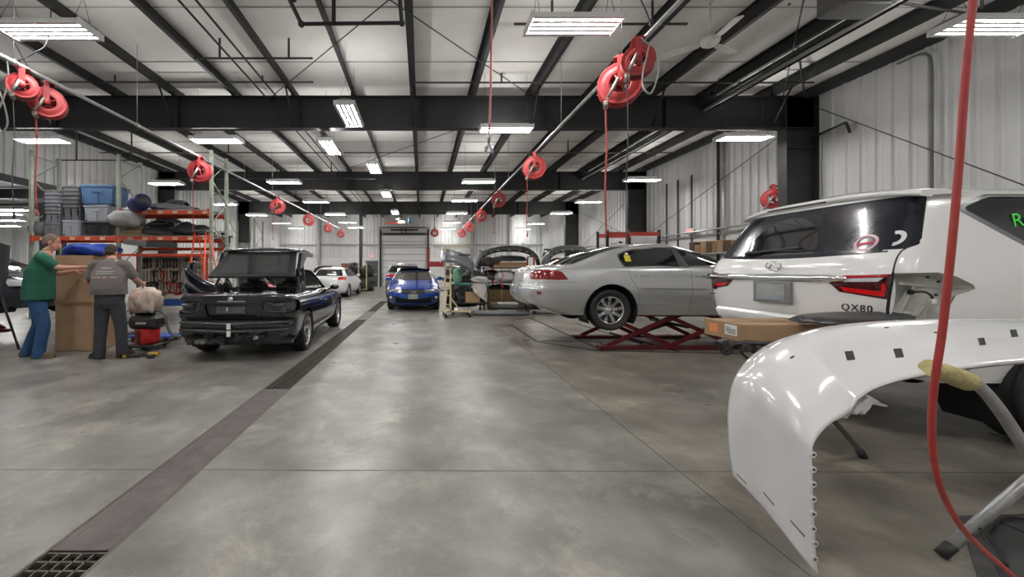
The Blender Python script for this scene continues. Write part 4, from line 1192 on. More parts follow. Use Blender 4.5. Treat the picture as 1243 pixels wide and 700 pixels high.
# ------------------------------------------------------------------ silver sedan on the scissor lift
M_SILVER = mat('silver_paint', (.56,.565,.575), .24, metal=.45, coat=.9)
def make_sedan():
    t = thing('silver_sedan', 'silver four-door sedan raised on a red scissor lift, tail toward the middle of the hall', 'car', (1.72, 7.30, .37))
    lv = [(.24, .55, 4.80, .80, .30, 3.2, .6, 2.8, 0),
          (.36, .18, 5.00, .87, .34, 3.2, .7, 2.8, 0),
          (.46, .06, 5.10, .905,.36, 3.2, .7, 2.8, 0),
          (.56, .02, 5.14, .925,.36, 3.2, .7, 2.8, 0),
          (.68, .03, 5.12, .935,.38, 3.2, .75, 2.8, 0),
          (.72, .06, 5.05, .935,.38, 3.2, .75, 2.8, 0),
          (.84, .09, 4.80, .93, .38, 3.2, .8, 2.8, .01),
          (.95, .13, 4.30, .915,.38, 3.2, .8, 2.8, .02),
          (1.01,.19, 3.90, .90, .38, 3.0, .7, 2.8, .025),
          (1.04,.34, 3.72, .885,.38, 3.0, .6, 2.8, .03),
          (1.06,.55, 3.62, .87, .38, 2.8, .55, 2.8, .02),
          (1.12,.74, 3.47, .84, .40, 2.6, .5, 2.8, .01),
          (1.22,.98, 3.26, .785,.42, 2.6, .5, 2.8, .0),
          (1.33,1.30,3.00, .715,.42, 2.5, .5, 2.8, .0),
          (1.40,1.62,2.80, .655,.42, 2.5, .5, 2.6, .004),
          (1.435,1.95,2.62,.58, .36, 2.4, .4, 2.6, .012),
          (1.45,2.15,2.45, .45, .2, 2.2, .2, 2.4, .02)]
    c = Car(lv, sub=4, nr=16, ns=30)
    def w2(cx, cz):          # crop pixel of the side view -> local x, z
        return ((620+cx/4.118-512)/75.0-1.72, 1.35-((270+cz/4.118)-328)/75.0-.37)
    fr = [w2(*q) for q in ((556,156),(600,140),(680,124),(760,117),(850,119),(960,135),(1040,155),(1095,178),(1100,228),(905,226),(580,223),(566,205))]
    sw1 = [w2(*q) for q in ((565,161),(604,147),(680,131),(760,124),(836,124),(850,133),(860,219),(586,217),(573,203))]
    sw2 = [w2(*q) for q in ((872,126),(950,140),(1030,160),(1085,182),(1088,221),(905,221))]
    c.both(fr, 'window_trim'); c.both(sw1, 'side_window'); c.both(sw2, 'side_window')
    c.both([w2(845,118),w2(872,122),w2(905,224),w2(862,222)], 'window_pillar')
    # rear glass
    c.cut([(-.76,1.085),(-.62,1.38),(.62,1.38),(.76,1.085)], 'x', lambda p, n: p.x < 2.2 and n.x < -.1 and p.z > 1.06 and p.x > .5, 'rear_window')
    c.cut([(-.76,1.085),(-.62,1.38),(.62,1.38),(.76,1.085)], 'x', lambda p, n: p.x > 2.2 and n.x > .1 and p.z > 1.06, 'windshield')
    # lamps
    lp = [w2(*q) for q in ((168,262),(176,243),(240,240),(262,248),(292,285),(240,288),(176,284))]
    c.both([(p[0], p[1]) for p in lp], 'tail_lamp', thr=.45)
    for sg in (1, -1):
        c.cut([(sg*.93,.985),(sg*.62,.985),(sg*.58,.90),(sg*.66,.83),(sg*.93,.83)], 'x', lambda p, n: p.x < .45 and n.x < -.12, 'tail_lamp')
    ml = [w2(655,328),w2(985,331),w2(985,337),w2(655,334)]
    c.both(ml, 'gap2')  # darker moulding line along the doors
    c.lines([w2(596,225),w2(602,272),w2(640,330),w2(652,395),w2(648,438)])
    c.lines([w2(908,226),w2(914,330),w2(908,442)])
    c.lines([(3.55,1.02),(3.62,.62),(3.62,.30)])
    c.line([(-.9,.70),(.9,.70)], 'x', lambda p, n: p.x < .5 and n.x < -.1, 'gap', .008)
    c.line([(-.62,1.0),(-.60,.72)], 'x', lambda p, n: p.x < .5 and n.x < -.1, 'gap', .006); c.line([(.62,1.0),(.60,.72)], 'x', lambda p, n: p.x < .5 and n.x < -.1, 'gap', .006)
    c.lines([w2(150,300),w2(250,298),w2(330,300)], w=.004)
    c.both([w2(640,408),w2(1000,412),w2(1000,420),w2(640,416)], 'chrome_strip')
    c.cut([(-.3,.80),(.3,.80),(.3,.93),(-.3,.93)], 'x', lambda p, n: p.x < .5 and n.x < -.1, 'plate_panel')  # plate panel, darker grey than the paint
    c.both([w2(138,344),w2(158,344),w2(158,362),w2(138,362)], 'reflector')
    WX, WZ = w2(507,440); AX = w2(510,430)[0]
    c.arch(AX, .335, .425); c.arch(AX+2.94, .335, .40)
    c.emit(t, [M_SILVER, M_GAP, mat('side_moulding_line', (.20,.20,.205), .3, metal=.5)], {'window_trim': M_CHROME, 'side_window': M_GLASS, 'window_pillar': M_TRIMB, 'rear_window': M_GLASS, 'windshield': M_GLASS,
        'tail_lamp': mat('deep_red_lens', srgb(118,8,14), .14, coat=.4), 'chrome_strip': M_CHROME, 'plate_panel': mat('plate_panel_grey', (.30,.30,.31), .4, metal=.4), 'reflector': mat('reflector_lens', srgb(120,60,60), .2)}, {'side_window': .006, 'rear_window': .005, 'tail_lamp': -.003}, body_extra=(('gap', 1), ('gap2', 2)))
    # pull handles
    for cx in (662, 972):
        hx, hz = w2(cx, 267)
        h = MB(); h.tube(spline([(hx-.105,-.915,hz-.006),(hx-.06,-.958,hz+.010),(hx+.05,-.962,hz+.010),(hx+.11,-.918,hz-.004)],5), .013, 8)
        h.lathe([(.001,0),(.05,.0),(.055,-.006)], (hx-.01,-.924,hz), Matrix.Rotation(pi/2,3,'X') @ Matrix.Diagonal((1.2,.55,1)), 16)
        h.build('door_handle', M_CHROME, t)
    # yellow service tag inside the rear door glass
    x, z = w2(604,184); MB().box((x,-.825,z+.02),(.095,.005,.12), Matrix.Rotation(-.5,3,'X')).build('yellow_tag', mat('tag_yellow', srgb(225,205,60), .6), t)
    MB().box((x+.005,-.780,z+.098),(.05,.005,.035), Matrix.Rotation(-.5,3,'X')).build('tag_top', mat('tag_white', (.8,.8,.8), .6), t)
    for dx in (0, 2.94):
        for sg in (-1, 1): wheel(t, (WX if dx == 0 else AX+dx), sg*.80, WZ, .338, sg, .225, spokes=9, rimr=.66, m_rim=mat('bright_rim', (.72,.73,.75), .16, metal=1.0), dish=.05)
    for dx in (0, 2.94):
        for sg in (1, -1):
            ww = MB(); wheel_well(ww, AX+dx, .335, .424, sg*.915, sg*.5); ww.build('wheel_well', M_UNDER, t)
    ub = MB(); ub.box((2.55,0,.33),(3.9,1.40,.16)); ub.box((.55,0,.42),(.8,1.3,.14)); ub.cyl((WX,-.7,WZ),(WX,.7,WZ),.045,n=8); ub.box((.45,.3,.33),(.5,.5,.14), bev=.03)
    ub.tube(spline([(.12,-.5,.34),(.4,-.48,.33),(1.0,-.3,.33)],4), .03, 8)
    ub.build('chassis', M_UNDER, t)
    MB().tube([(1.75,-.50,1.46),(1.7,-.50,1.475)], .02, 6).build('antenna', M_TRIMB, t)
    mr = MB(); mr.ball((3.2,-.98,1.07),(.09,.11,.075)); mr.box((3.25,-.9,1.04),(.06,.12,.04)); mr.build('wing_mirror', M_SILVER, t)
    return t
make_sedan()
# ------------------------------------------------------------------ black convertible under repair
M_BLACK = mat('black_paint', (.008,.010,.018), .12, coat=1.0, var=.2, scale=5)
M_GRIME = mat('grimy_black', (.03,.03,.032), .5, var=.6, scale=14)
M_SEAT = mat('seat_leather', (.02,.02,.021), .55)
def make_convertible():
    t = thing('black_convertible', 'black convertible stripped of its rear bumper and tail lamps, its folding roof half raised', 'car', (-2.80, 5.72, 0), R(91.5))
    lv = [(.22, .22, 4.30, .80, .25, 3.4, .5, 3, 0),
          (.36, .14, 4.48, .87, .28, 3.6, .6, 3, 0),
          (.50, .12, 4.56, .885,.30, 3.6, .6, 3, 0),
          (.60, .14, 4.58, .895,.32, 3.6, .6, 3, 0),
          (.64, .09, 4.57, .895,.34, 3.6, .6, 3, 0),
          (.74, .06, 4.50, .895,.36, 3.4, .7, 3, 0),
          (.84, .05, 4.15, .89, .38, 3.2, .7, 3, .01),
          (.91, .03, 3.60, .875,.38, 3.2, .6, 3, .015),
          (.955,.01, 3.20, .855,.38, 3.0, .5, 3, .02),
          (.975,.03, 3.08, .83, .38, 3.0, .45, 3, .02),
          (.985,.12, 3.02, .80, .38, 3.0, .4, 3, .025)]
    c = Car(lv, sub=4, nr=18, ns=34, na=13)
    rear = lambda p, n: p.x < .5 and n.x < -.08
    c.cut(rnd_poly([(1.28,-.66),(2.95,-.66),(3.05,-.4),(3.08,0),(3.05,.4),(2.95,.66),(1.28,.66)], .1), 'z', lambda p, n: p.z > .9 and n.z > .5, '_cut')
    # plate recess, lamp cavities, lid seam
    c.cut(rnd_poly([(-.36,.665),(.36,.665),(.40,.855),(-.40,.855)], .03), 'x', rear, 'plate_recess')
    for sg in (1, -1):
        c.cut(rnd_poly([(sg*.44,.90),(sg*.86,.89),(sg*.87,.78),(sg*.80,.70),(sg*.52,.72),(sg*.44,.80)], .03), 'x', rear, 'lamp_cavity')
        c.line([(sg*.42,.98),(sg*.42,.68),(sg*.30,.63)], 'x', rear, 'gap', .008)
    c.line([(-.42,.645),(.42,.645)], 'x', rear, 'gap', .008)
    c.cut([(-.2,.885),(.2,.885),(.2,.90),(-.2,.90)], 'x', rear, 'lid_grip')
    c.both([(.10,.90),(.36,.90),(.46,.86),(.36,.74),(.10,.72)], 'lamp_cavity', thr=.5)
    c.lines([(1.48,.965),(1.46,.62),(1.52,.30)]); c.lines([(2.92,.96),(2.98,.62),(2.95,.30)])
    c.lines([(1.48,.72),(2.95,.70)], .004)
    c.arch(.95, .33, .385); c.arch(3.72, .33, .385)
    c.emit(t, [M_BLACK, M_GAP], {'plate_recess': mat('plate_recess_dark', (.03,.032,.036), .45, var=.4, scale=12), 'lamp_cavity': mat('lamp_cavity_grey', (.065,.066,.07), .4, var=.8, scale=16), 'lid_grip': M_CHROME}, {'plate_recess': .03, 'lamp_cavity': .045}, body_extra=(('gap', 1),))
    # exposed bumper bars and mess beneath the lid
    b = MB()
    for z, x, w in ((.565,-.01,.80),(.455,-.02,.80)):
        b.tube(spline([(x+.16,w,z+.01),(x+.04,w*.72,z+.015),(x,.0,z),(x+.04,-w*.72,z+.015),(x+.16,-w,z+.01)],8), .021, 8)
    b.build('bumper_bar', mat('dull_black_bar', (.045,.044,.044), .35, var=.4, scale=10), t)
    ab = MB(); ab.grid([[Vector((.05+.10*(y/.8)**2+dx, y, z)) for dx, z in ((.06,.55),(0,.545),(-.01,.51),(0,.475),(.06,.47))] for y in (-.8,-.6,-.4,-.2,0,.2,.4,.6,.8)])
    ab.build('energy_absorber', M_GRIME, t)
    g = MB(); rr = random.Random(3)
    for k in range(26):
        y = rr.uniform(-.78,.78); z = rr.uniform(.27,.44)
        g.box((rr.uniform(.05,.22), y, z), (.10, rr.uniform(.05,.22), rr.uniform(.02,.06)), Matrix.Rotation(rr.uniform(-.4,.4),3,'X'), bev=.006)
    for k in range(7):
        y = rr.uniform(-.7,.7); g.tube(spline([(.1,y,.5),(.04,y+.05,.42),(.08,y+.16,.36),(.06,y+.22,.44)],5), .008, 6)
    g.box((.30,.0,.33),(.3,1.5,.16), bev=.03)
    g.build('rear_frame', M_GRIME, t)
    ex = MB()
    for y in (.50,.42): ex.cyl((.04,y,.30),(.5,y,.31), .035, n=12)
    ex.build('exhaust_pipe', mat('exhaust_steel', (.28,.27,.26), .35, metal=.8), t)
    mf = MB(); mf.ball((.14,-.32,.35),(.05,.05,.05)); mf.box((.06,-.36,.36),(.04,.06,.05),bev=.01); mf.build('sensor', mat('bare_alloy', (.5,.48,.46), .4, metal=.5), t)
    for z in (.535,.43): MB().box((-.045,-.0,z),(.008,.055,.085), bev=.002).build('white_label', mat('label_white', (.78,.78,.76), .6), t)
    MB().box((.075,.02,.76),(.012,.42,.10), bev=.004).build('plate_bracket', mat('plate_bracket_grey', (.10,.105,.115), .35, var=.4, scale=8), t)
    MB().box((.066,.07,.775),(.008,.035,.065), bev=.003).build('lock', M_CHROME, t)
    MB().lathe([(.001,.006),(.036,.004),(.04,0)], (.012,.0,.93), rot_to((-1,0,.1)), 18).build('badge', M_CHROME, t)
    # cavities show lamp brackets
    for sg in (1,-1):
        q = MB(); q.tube(spline([(.04,sg*.47,.87),(.05,sg*.50,.76),(.06,sg*.60,.735),(.08,sg*.74,.74)],5), .008, 6); q.box((.09,sg*.66,.83),(.03,.16,.05), bev=.012)
        q.tube(spline([(.05,sg*.52,.875),(.07,sg*.62,.85),(.12,sg*.78,.86)],4), .006, 6)
        q.build('lamp_bracket', mat('lamp_bracket_grey', (.10,.10,.10), .35, metal=.5), t)
    # cabin
    cb = MB(); cb.box((2.15,0,.30),(1.9,1.40,.06)); cb.box((1.25,0,.62),(.05,1.4,.7)); cb.box((3.05,0,.62),(.05,1.4,.7))
    for sg in (1,-1): cb.box((2.15,sg*.70,.62),(1.85,.05,.70))
    cb.box((2.90,0,.88),(.32,1.3,.14), bev=.05); cb.box((2.1,0,.52),(1.2,.2,.3), bev=.04)
    cb.build('cabin_tub', M_SEAT, t)
    for sg in (1,-1):
        s_ = MB(); s_.box((2.15,sg*.36,.52),(.55,.50,.18), bev=.06); s_.box((1.86,sg*.36,.84),(.18,.50,.66), Matrix.Rotation(-.2,3,'Y'), bev=.07); s_.box((1.76,sg*.36,1.21),(.11,.27,.18), Matrix.Rotation(-.15,3,'Y'), bev=.045)
        s_.tube([(1.80,sg*.36-.06,1.05),(1.77,sg*.36-.06,1.2)],.008,6); s_.tube([(1.80,sg*.36+.06,1.05),(1.77,sg*.36+.06,1.2)],.008,6)
        s_.build('front_seat', M_SEAT, t)
    rs = MB(); rs.box((1.36,0,.80),(.16,1.2,.5), bev=.06)
    for sg in (1,-1): rs.box((1.32,sg*.33,1.06),(.09,.22,.13), bev=.04)
    rs.build('rear_seat', M_SEAT, t)
    MB().lathe([(.17+.014*cos(a),.014*sin(a)) for a in [2*pi*q/8 for q in range(9)]], (2.68,.36,.95), rot_to((-.9,0,.4)), 24).build('steering_wheel', M_TRIMB, t)
    # windscreen
    top = [(2.38,y,1.33+.03*(1-(y/.56)**2)) for y in (-.56,-.3,0,.3,.56)]; bot = [(3.02-.28*(abs(y)/.72)**2*.6,y,.97) for y in (-.74,-.4,0,.4,.74)]
    wf = MB(); wf.tube(spline([bot[0]]+[top[0]],4)+spline(top,3)+[top[-1],bot[-1]], .030, 8)
    wf.build('windscreen_frame', M_BLACK, t)
    MB().grid([[Vector(p) for p in top],[Vector(p) for p in bot]]).build('windshield', mat('clear_glass', (.85,.9,.9), .02, trans=1.0), t, fix=False)
    MB().box((2.46,0,1.27),(.03,.2,.07), bev=.02).build('mirror', M_TRIMB, t)
    # half raised roof: back-window panel, roof slab, side frames, links
    A0, A1 = (.78,1.235), (1.28,1.665)
    def trap(yb, yt, off=0):
        n = Vector((-(A1[1]-A0[1]),0,A1[0]-A0[0])).normalized()*off
        return [Vector((A0[0],yb,A0[1]))+n, Vector((A0[0],-yb,A0[1]))+n, Vector((A1[0],-yt,A1[1]))+n, Vector((A1[0],yt,A1[1]))+n]
    rp = MB(); o1 = trap(.71,.60,.02); o2 = trap(.71,.60,-.02)
    rp.add(o1+o2, [(0,1,2,3),(7,6,5,4),(0,4,5,1),(1,5,6,2),(2,6,7,3),(3,7,4,0)])
    rpo = rp.build('raised_roof_panel', M_TRIMB, t)
    q = trap(.60,.50,.024); m0 = q[0].lerp(q[3],.12); m1 = q[1].lerp(q[2],.12); m2 = q[2].lerp(q[1],.1); m3 = q[3].lerp(q[0],.1)
    MB().add([m0,m1,m2,m3],[(0,1,2,3)]).build('back_window', mat('smoky_window', (.035,.036,.038), .10, coat=.6), rpo, fix=False)
    rf = MB(); rows = []
    for y in [-.66+.132*k for k in range(11)]:
        cz = .035*(1-(y/.66)**2)
        rows.append([Vector((1.22,y,1.665+cz)),Vector((1.20,y,1.69+cz)),Vector((1.24,y,1.715+cz)),Vector((1.60,y,1.735+cz)),Vector((1.98,y,1.70+cz)),Vector((2.0,y,1.67+cz)),Vector((1.6,y,1.68+cz))])
    rf.grid(rows, cv=True); rf.add(rows[0],[tuple(range(7))]); rf.add(rows[-1],[tuple(range(7))]); rf.build('roof_slab', M_BLACK, t)
    for sg in (1,-1):
        f = MB(); f.prism([(1.22,1.66),(2.0,1.68),(1.98,1.60),(1.55,1.60),(1.30,1.45),(1.16,1.26),(1.04,1.25)], -.03, .03, M=Matrix(((1,0,0),(0,0,1),(0,1,0))), c=(0,sg*.68,0))
        f.build('side_frame', M_BLACK, t)
        k = MB(); k.tube([(1.10,sg*.66,1.27),(1.02,sg*.70,1.10),(1.16,sg*.68,.90)], .022, 8); k.tube([(1.35,sg*.68,1.47),(1.40,sg*.70,1.15),(1.30,sg*.70,.88)], .018, 8); k.tube([(1.25,sg*.66,1.30),(1.55,sg*.66,1.02)], .014, 8); k.box((1.12,sg*.68,1.02),(.12,.06,.2), Matrix.Rotation(.4,3,'Y'), bev=.015); k.ball((1.34,sg*.67,1.05),(.12,.05,.11))
        k.build('roof_link', M_GRIME, t)
    for x, sg in ((.95,-1),(.95,1),(3.72,-1),(3.72,1)):
        wheel(t, x, sg*.775, .335, .335, sg, .24, spokes=5, style='double', rimr=.74, spin=.3)
    for x in (.95, 3.72):
        for sg in (1,-1):
            w_ = MB(); wheel_well(w_, x, .33, .384, sg*.885, sg*.5); w_.build('wheel_well', M_UNDER, t)
    ub = MB(); ub.box((2.3,0,.28),(2.4,1.5,.14)); ub.cyl((.95,-.7,.33),(.95,.7,.33),.05,n=8); ub.cyl((3.72,-.7,.33),(3.72,.7,.33),.05,n=8); ub.build('chassis', M_UNDER, t)
    m = MB(); m.ball((2.75,-.98,1.0),(.08,.10,.065)); m.tube([(2.78,-.84,.94),(2.76,-.95,.98)],.02,6); m.build('wing_mirror', M_BLACK, t)
    m = MB(); m.ball((2.75,.98,1.0),(.08,.10,.065)); m.tube([(2.78,.84,.94),(2.76,.95,.98)],.02,6); m.build('wing_mirror', M_BLACK, t)
    h = MB(); h.tube(spline([(1.62,-.895,.80),(1.66,-.925,.805),(1.80,-.925,.805),(1.84,-.895,.80)],4), .011, 6); h.build('door_handle', M_BLACK, t)
    return t
make_convertible()

# ------------------------------------------------------------------ other cars
def make_car(name, label, loc, rz, paint, L=4.6, Wd=1.8, H=1.43, kind='sedan', front=False, plate=None, glass=None, lift=0, rimm=None):
    t = thing(name, label, 'car', (loc[0], loc[1], lift), rz)
    a, b = L/4.6, Wd/1.8
    if kind == 'sedan':
        tb = [(.20,.38,4.30,.76),(.32,.12,4.48,.85),(.46,.03,4.58,.89),(.58,.0,4.60,.90),(.68,.02,4.55,.90),(.76,.05,4.38,.895),(.86,.08,3.92,.88),(.94,.12,3.50,.865),(.97,.30,3.36,.85),(1.0,.55,3.25,.83),(1.13,.95,2.92,.76),(1.28,1.40,2.55,.665),(1.36,1.75,2.28,.59),(1.395,2.0,2.1,.48),(1.41,2.02,2.08,.35)]
        hz = 1.41
        gp = [(1.05,1.02),(1.50,1.30),(1.80,1.355),(2.25,1.33),(2.62,1.20),(3.10,.99)]; pil = (1.95,)
        rg = ((-.70,1.02),(-.55,1.33),(.55,1.33),(.70,1.02))
    elif kind == 'hatch':
        tb = [(.20,.34,4.15,.76),(.32,.12,4.30,.85),(.46,.04,4.38,.89),(.60,.0,4.40,.90),(.72,.01,4.33,.90),(.82,.03,4.05,.89),(.92,.07,3.68,.875),(.99,.12,3.40,.86),(1.08,.19,3.20,.83),(1.22,.32,2.88,.765),(1.36,.48,2.50,.68),(1.43,.60,2.22,.61),(1.465,.75,1.95,.52),(1.48,.9,1.8,.4)]
        hz = 1.48
        gp = [(.62,1.16),(.75,1.32),(1.2,1.41),(1.9,1.40),(2.45,1.26),(3.05,1.03),(.9,1.03)]; pil = (1.0,1.9,)
        rg = ((-.72,1.06),(-.58,1.38),(.58,1.38),(.72,1.06))
    else:
        tb = [(.28,.30,4.25,.78),(.42,.10,4.45,.87),(.58,.03,4.56,.90),(.76,.0,4.60,.90),(.90,.01,4.52,.90),(1.0,.04,4.2,.89),(1.08,.08,3.72,.875),(1.16,.13,3.45,.855),(1.30,.22,3.15,.80),(1.48,.35,2.75,.72),(1.58,.46,2.42,.65),(1.62,.6,2.2,.57),(1.64,.8,2.0,.42)]
        hz = 1.64
        gp = [(.50,1.32),(.66,1.48),(1.2,1.55),(2.0,1.55),(2.6,1.40),(3.15,1.17),(.8,1.17)]; pil = (1.05,1.95)
        rg = ((-.74,1.22),(-.62,1.52),(.62,1.52),(.74,1.22))
    k = H/hz
    lv = [(z*k, xr*a, xf*a, w*b, .40, 3.0, .62 if i < len(tb)*.55 else .45, 2.8, .03 if i > len(tb)*.35 and i < len(tb)*.6 else (.02 if i > len(tb)-3 else 0)) for i, (z, xr, xf, w) in enumerate(tb)]
    c = Car(lv, sub=3, nr=12, ns=20, nf=14)
    gp = [(x*a, z*k) for x, z in gp]
    c.both(gp, 'side_window')
    for px_ in pil: c.both([(px_*a-.04,gp[0][1]-.3),(px_*a+.04,gp[0][1]-.3),(px_*a+.02,hz*k),(px_*a-.06,hz*k)], 'window_pillar', sel=lambda p, n: inside((p.x, p.z), gp))
    rg = [(y*b, z*k) for y, z in rg]
    c.cut(rg, 'x', lambda p, n: p.x < L*.45 and n.x < -.1, 'rear_window')
    c.cut([(y*1.0, z-.01) for y, z in rg] if kind != 'sedan' else [(-.70*b,1.0*k),(-.55*b,1.33*k),(.55*b,1.33*k),(.70*b,1.0*k)], 'x', lambda p, n: p.x > L*.45 and n.x > .1 and n.z > .1, 'windshield')
    zl = {'sedan': .84, 'hatch': .95, 'suv': 1.08}[kind]*k
    for sg in (1,-1):
        c.cut([(sg*.88*b,zl+.08),(sg*.52*b,zl+.06),(sg*.52*b,zl-.04),(sg*.88*b,zl-.10)], 'x', lambda p, n: p.x < .5 and n.x < -.05, 'tail_lamp')
    c.both([(.04,zl+.07),(.30,zl+.05),(.34,zl-.0),(.04,zl-.09)], 'tail_lamp', thr=.5)
    zh = {'sedan': .68, 'hatch': .74, 'suv': .92}[kind]*k
    fr_ = lambda p, n: p.x > L*.75 and n.x > .04
    if front:
        c.cut(rnd_poly([(-.46,.725*k),(.46,.725*k),(.40,.60*k),(.2,.565*k),(-.2,.565*k),(-.40,.60*k)], .03), 'x', fr_, 'grille')
        for sg in (1,-1):
            c.cut([(sg*.36,.715*k),(sg*.62,.735*k),(sg*.86,.785*k),(sg*.885,.70*k),(sg*.80,.64*k),(sg*.56,.625*k),(sg*.36,.64*k)], 'x', fr_, 'head_lamp')
            c.cut(rnd_poly([(sg*.62,.50*k),(sg*.88,.56*k),(sg*.88,.34*k),(sg*.70,.36*k)], .03), 'x', fr_, 'fog_recess')
        c.cut(rnd_poly([(-.60,.50*k),(-.2,.42*k),(.2,.42*k),(.60,.50*k),(.58,.29*k),(-.58,.29*k)], .03), 'x', fr_, 'lower_intake')
    else:
        for sg in (1,-1):
            c.cut([(sg*.45*b,zh+.05),(sg*.88*b,zh+.07),(sg*.88*b,zh-.06),(sg*.5*b,zh-.05)], 'x', fr_, 'head_lamp')
        c.cut([(-.42,zh+.04),(.42,zh+.04),(.40,zh-.2),(-.40,zh-.2)], 'x', fr_, 'grille')
    wx0, wx1 = .95*a, .95*a+2.68*a; r = .325 if kind != 'suv' else .36
    c.arch(wx0, r, r+.055, 16); c.arch(wx1, r, r+.055, 16)
    zb = tb[7][0]*k
    c.lines([(pil[-1]*a,zb),(pil[-1]*a,.25*k)]); c.lines([(3.05*a,zb-.02),(3.12*a,.25*k)])
    g_ = glass or M_GLASS
    c.emit(t, [paint, M_GAP], {'side_window': g_, 'window_pillar': M_TRIMB, 'rear_window': g_, 'windshield': g_, 'tail_lamp': M_LAMPR, 'head_lamp': mat('smoked_lamp', (.10,.105,.115), .08, coat=1.0) if front else M_LAMPC, 'grille': M_UNDER, 'fog_recess': M_UNDER, 'lower_intake': M_UNDER},
           {'side_window': .006, 'grille': .015, 'fog_recess': .02, 'lower_intake': .02, 'head_lamp': -.002}, body_extra=(('gap', 1),))
    for x in (wx0, wx1):
        for sg in (1,-1):
            wheel(t, x, sg*(.78*b), r, r, sg, .21, spokes=8, m_rim=rimm)
            w_ = MB(); wheel_well(w_, x, r, r+.054, sg*.885*b, sg*.5); w_.build('wheel_well', M_UNDER, t)
    ub = MB(); ub.box((2.3*a,0,.27*k),(3.6*a,1.45*b,.14)); ub.build('chassis', M_UNDER, t)
    for sg in (1,-1):
        m = MB(); m.ball((3.0*a-.1,sg*.94*b,gp[-1][1]+.06),(.07,.11,.07)); m.box((3.0*a-.06,sg*.86*b,gp[-1][1]+.02),(.05,.12,.04)); m.build('wing_mirror', paint, t)
    if plate:
        x = (L+.005) if front else -.012
        MB().box((x, plate[0], plate[1]), (.02,.32,.16), bev=.004).build('license_plate', plate[2], t)
    return t
M_BLUE = mat('blue_paint', (.010,.062,.40), .18, metal=.2, coat=1.0)
cv = make_car('blue_sedan', 'bright blue sedan facing the viewer in the far middle', (-.28, 17.30), -pi/2, M_BLUE, L=4.62, Wd=1.80, H=1.42, front=True, plate=(.0,.50,mat('green_plate', (.26,.31,.25), .4, var=.4, scale=7)), glass=mat('dull_windscreen', (.045,.042,.036), .12, coat=.4))
em = MB(); x_ = 4.60
for y in (-.045,.045): em.tube([(x_+.02,y*.85,.625),(x_+.02,y*1.1,.715)], .010, 6)
em.tube([(x_+.02,-.04,.668),(x_+.02,.04,.668)], .010, 6)
em.tube([(x_+.02,.065*cos(a)*1.1,.67+.058*sin(a)) for a in [2*pi*i/16 for i in range(16)]], .006, 6, closed=True)
em.build('emblem', M_CHROME, cv)
for sg in (1,-1):
    MB().lathe([(.001,.02),(.05,.018),(.055,0)], (4.42,sg*.74,.46), rot_to((1,0,0)), 14).build('fog_lamp', M_LAMPC, cv)
    hb = MB()
    for y in (.46,.56,.66): hb.box((4.535-.12*(y-.4),sg*y,.69+.03*(y-.46)),(.02,.05,.04), bev=.008)
    hb.build('headlight_lens', mat('lens_bright', (.9,.9,.9), .1, coat=1), cv)
gb = MB(); gb.grid([[Vector((4.60-.25*(abs(y)/.9)**3+dx, y, z)) for dx, z in ((.02,.735),(.035,.725),(.02,.712))] for y in [-.36+.072*k for k in range(11)]]); gb.build('grille_bar', M_UNDER, cv)
make_car('white_hatchback', 'white hatchback parked beyond the black convertible, seen from its right rear', (-4.62, 19.1), pi/2-.06, M_WHITE, L=4.35, Wd=1.80, H=1.50, kind='hatch', plate=(0,.62,M_LINER))
make_car('grey_crossover', 'grey crossover with red tail lamps half hidden behind the blue sedan', (-.85, 18.6), pi/2, mat('pearl_paint', (.22,.22,.225), .25, coat=1), L=4.6, Wd=1.85, H=1.68, kind='suv')
make_car('dark_crossover', 'dark crossover with red tail lamps beyond the white hatchback', (-6.2, 25.2), pi/2+.15, mat('plum_paint', (.03,.018,.03), .2, coat=1), L=4.6, Wd=1.85, H=1.66, kind='suv')
make_car('navy_sedan', 'dark navy car cut by the left edge, raised behind the man in green', (-12.0, 8.15), 0.0, mat('navy_paint', (.008,.012,.035), .15, coat=1), L=4.75, Wd=1.82, H=1.44, kind='sedan', lift=.42)
# ================================================================== people
def solid(mb, name, m, parent, voxel=.008, smooth=5):
    """fuse overlapping volumes into one continuous skin"""
    o = mb.build(name, m, parent, world=True)
    md = o.modifiers.new('r', 'REMESH'); md.mode = 'VOXEL'; md.voxel_size = voxel; md.use_smooth_shade = True
    sm = o.modifiers.new('s', 'SMOOTH'); sm.factor = .5; sm.iterations = smooth
    dg = bpy.context.evaluated_depsgraph_get(); dg.update()
    me = bpy.data.meshes.new_from_object(o.evaluated_get(dg))
    o.modifiers.clear(); old = o.data; o.data = me; bpy.data.meshes.remove(old); me.name = name
    if not me.materials: me.materials.append(m)
    me.polygons.foreach_set('use_smooth', [True]*len(me.polygons))
    return o
def limb(mb, pts, rs, n=14, sub=4):
    """tapered round limb through joints with ball ends"""
    P_ = spline(pts, sub); k = len(pts)
    R_ = []
    for i in range(k-1):
        for j in range(sub): R_.append(rs[i]+(rs[i+1]-rs[i])*(j/sub))
    R_.append(rs[-1])
    mb.tube(P_, R_, n)
    mb.ball(P_[0], R_[0], 12, 8); mb.ball(P_[-1], R_[-1], 12, 8)
def trunk(mb, secs, n=20):
    """secs: (centre, side vector, front vector, half width, half depth)"""
    rows = []
    for c, sx, fx, a, b in secs:
        rows.append([Vector(c)+Vector(sx)*a*cos(2*pi*j/n)+Vector(fx)*b*sin(2*pi*j/n) for j in range(n)])
    mb.grid(rows, cv=True)
    o = len(mb.v)-len(rows)*n
    mb.f.append([o+j for j in range(n)]); mb.m.append(0); mb.sm.append(True)
    q = o+(len(rows)-1)*n
    mb.f.append([q+j for j in range(n)][::-1]); mb.m.append(0); mb.sm.append(True)
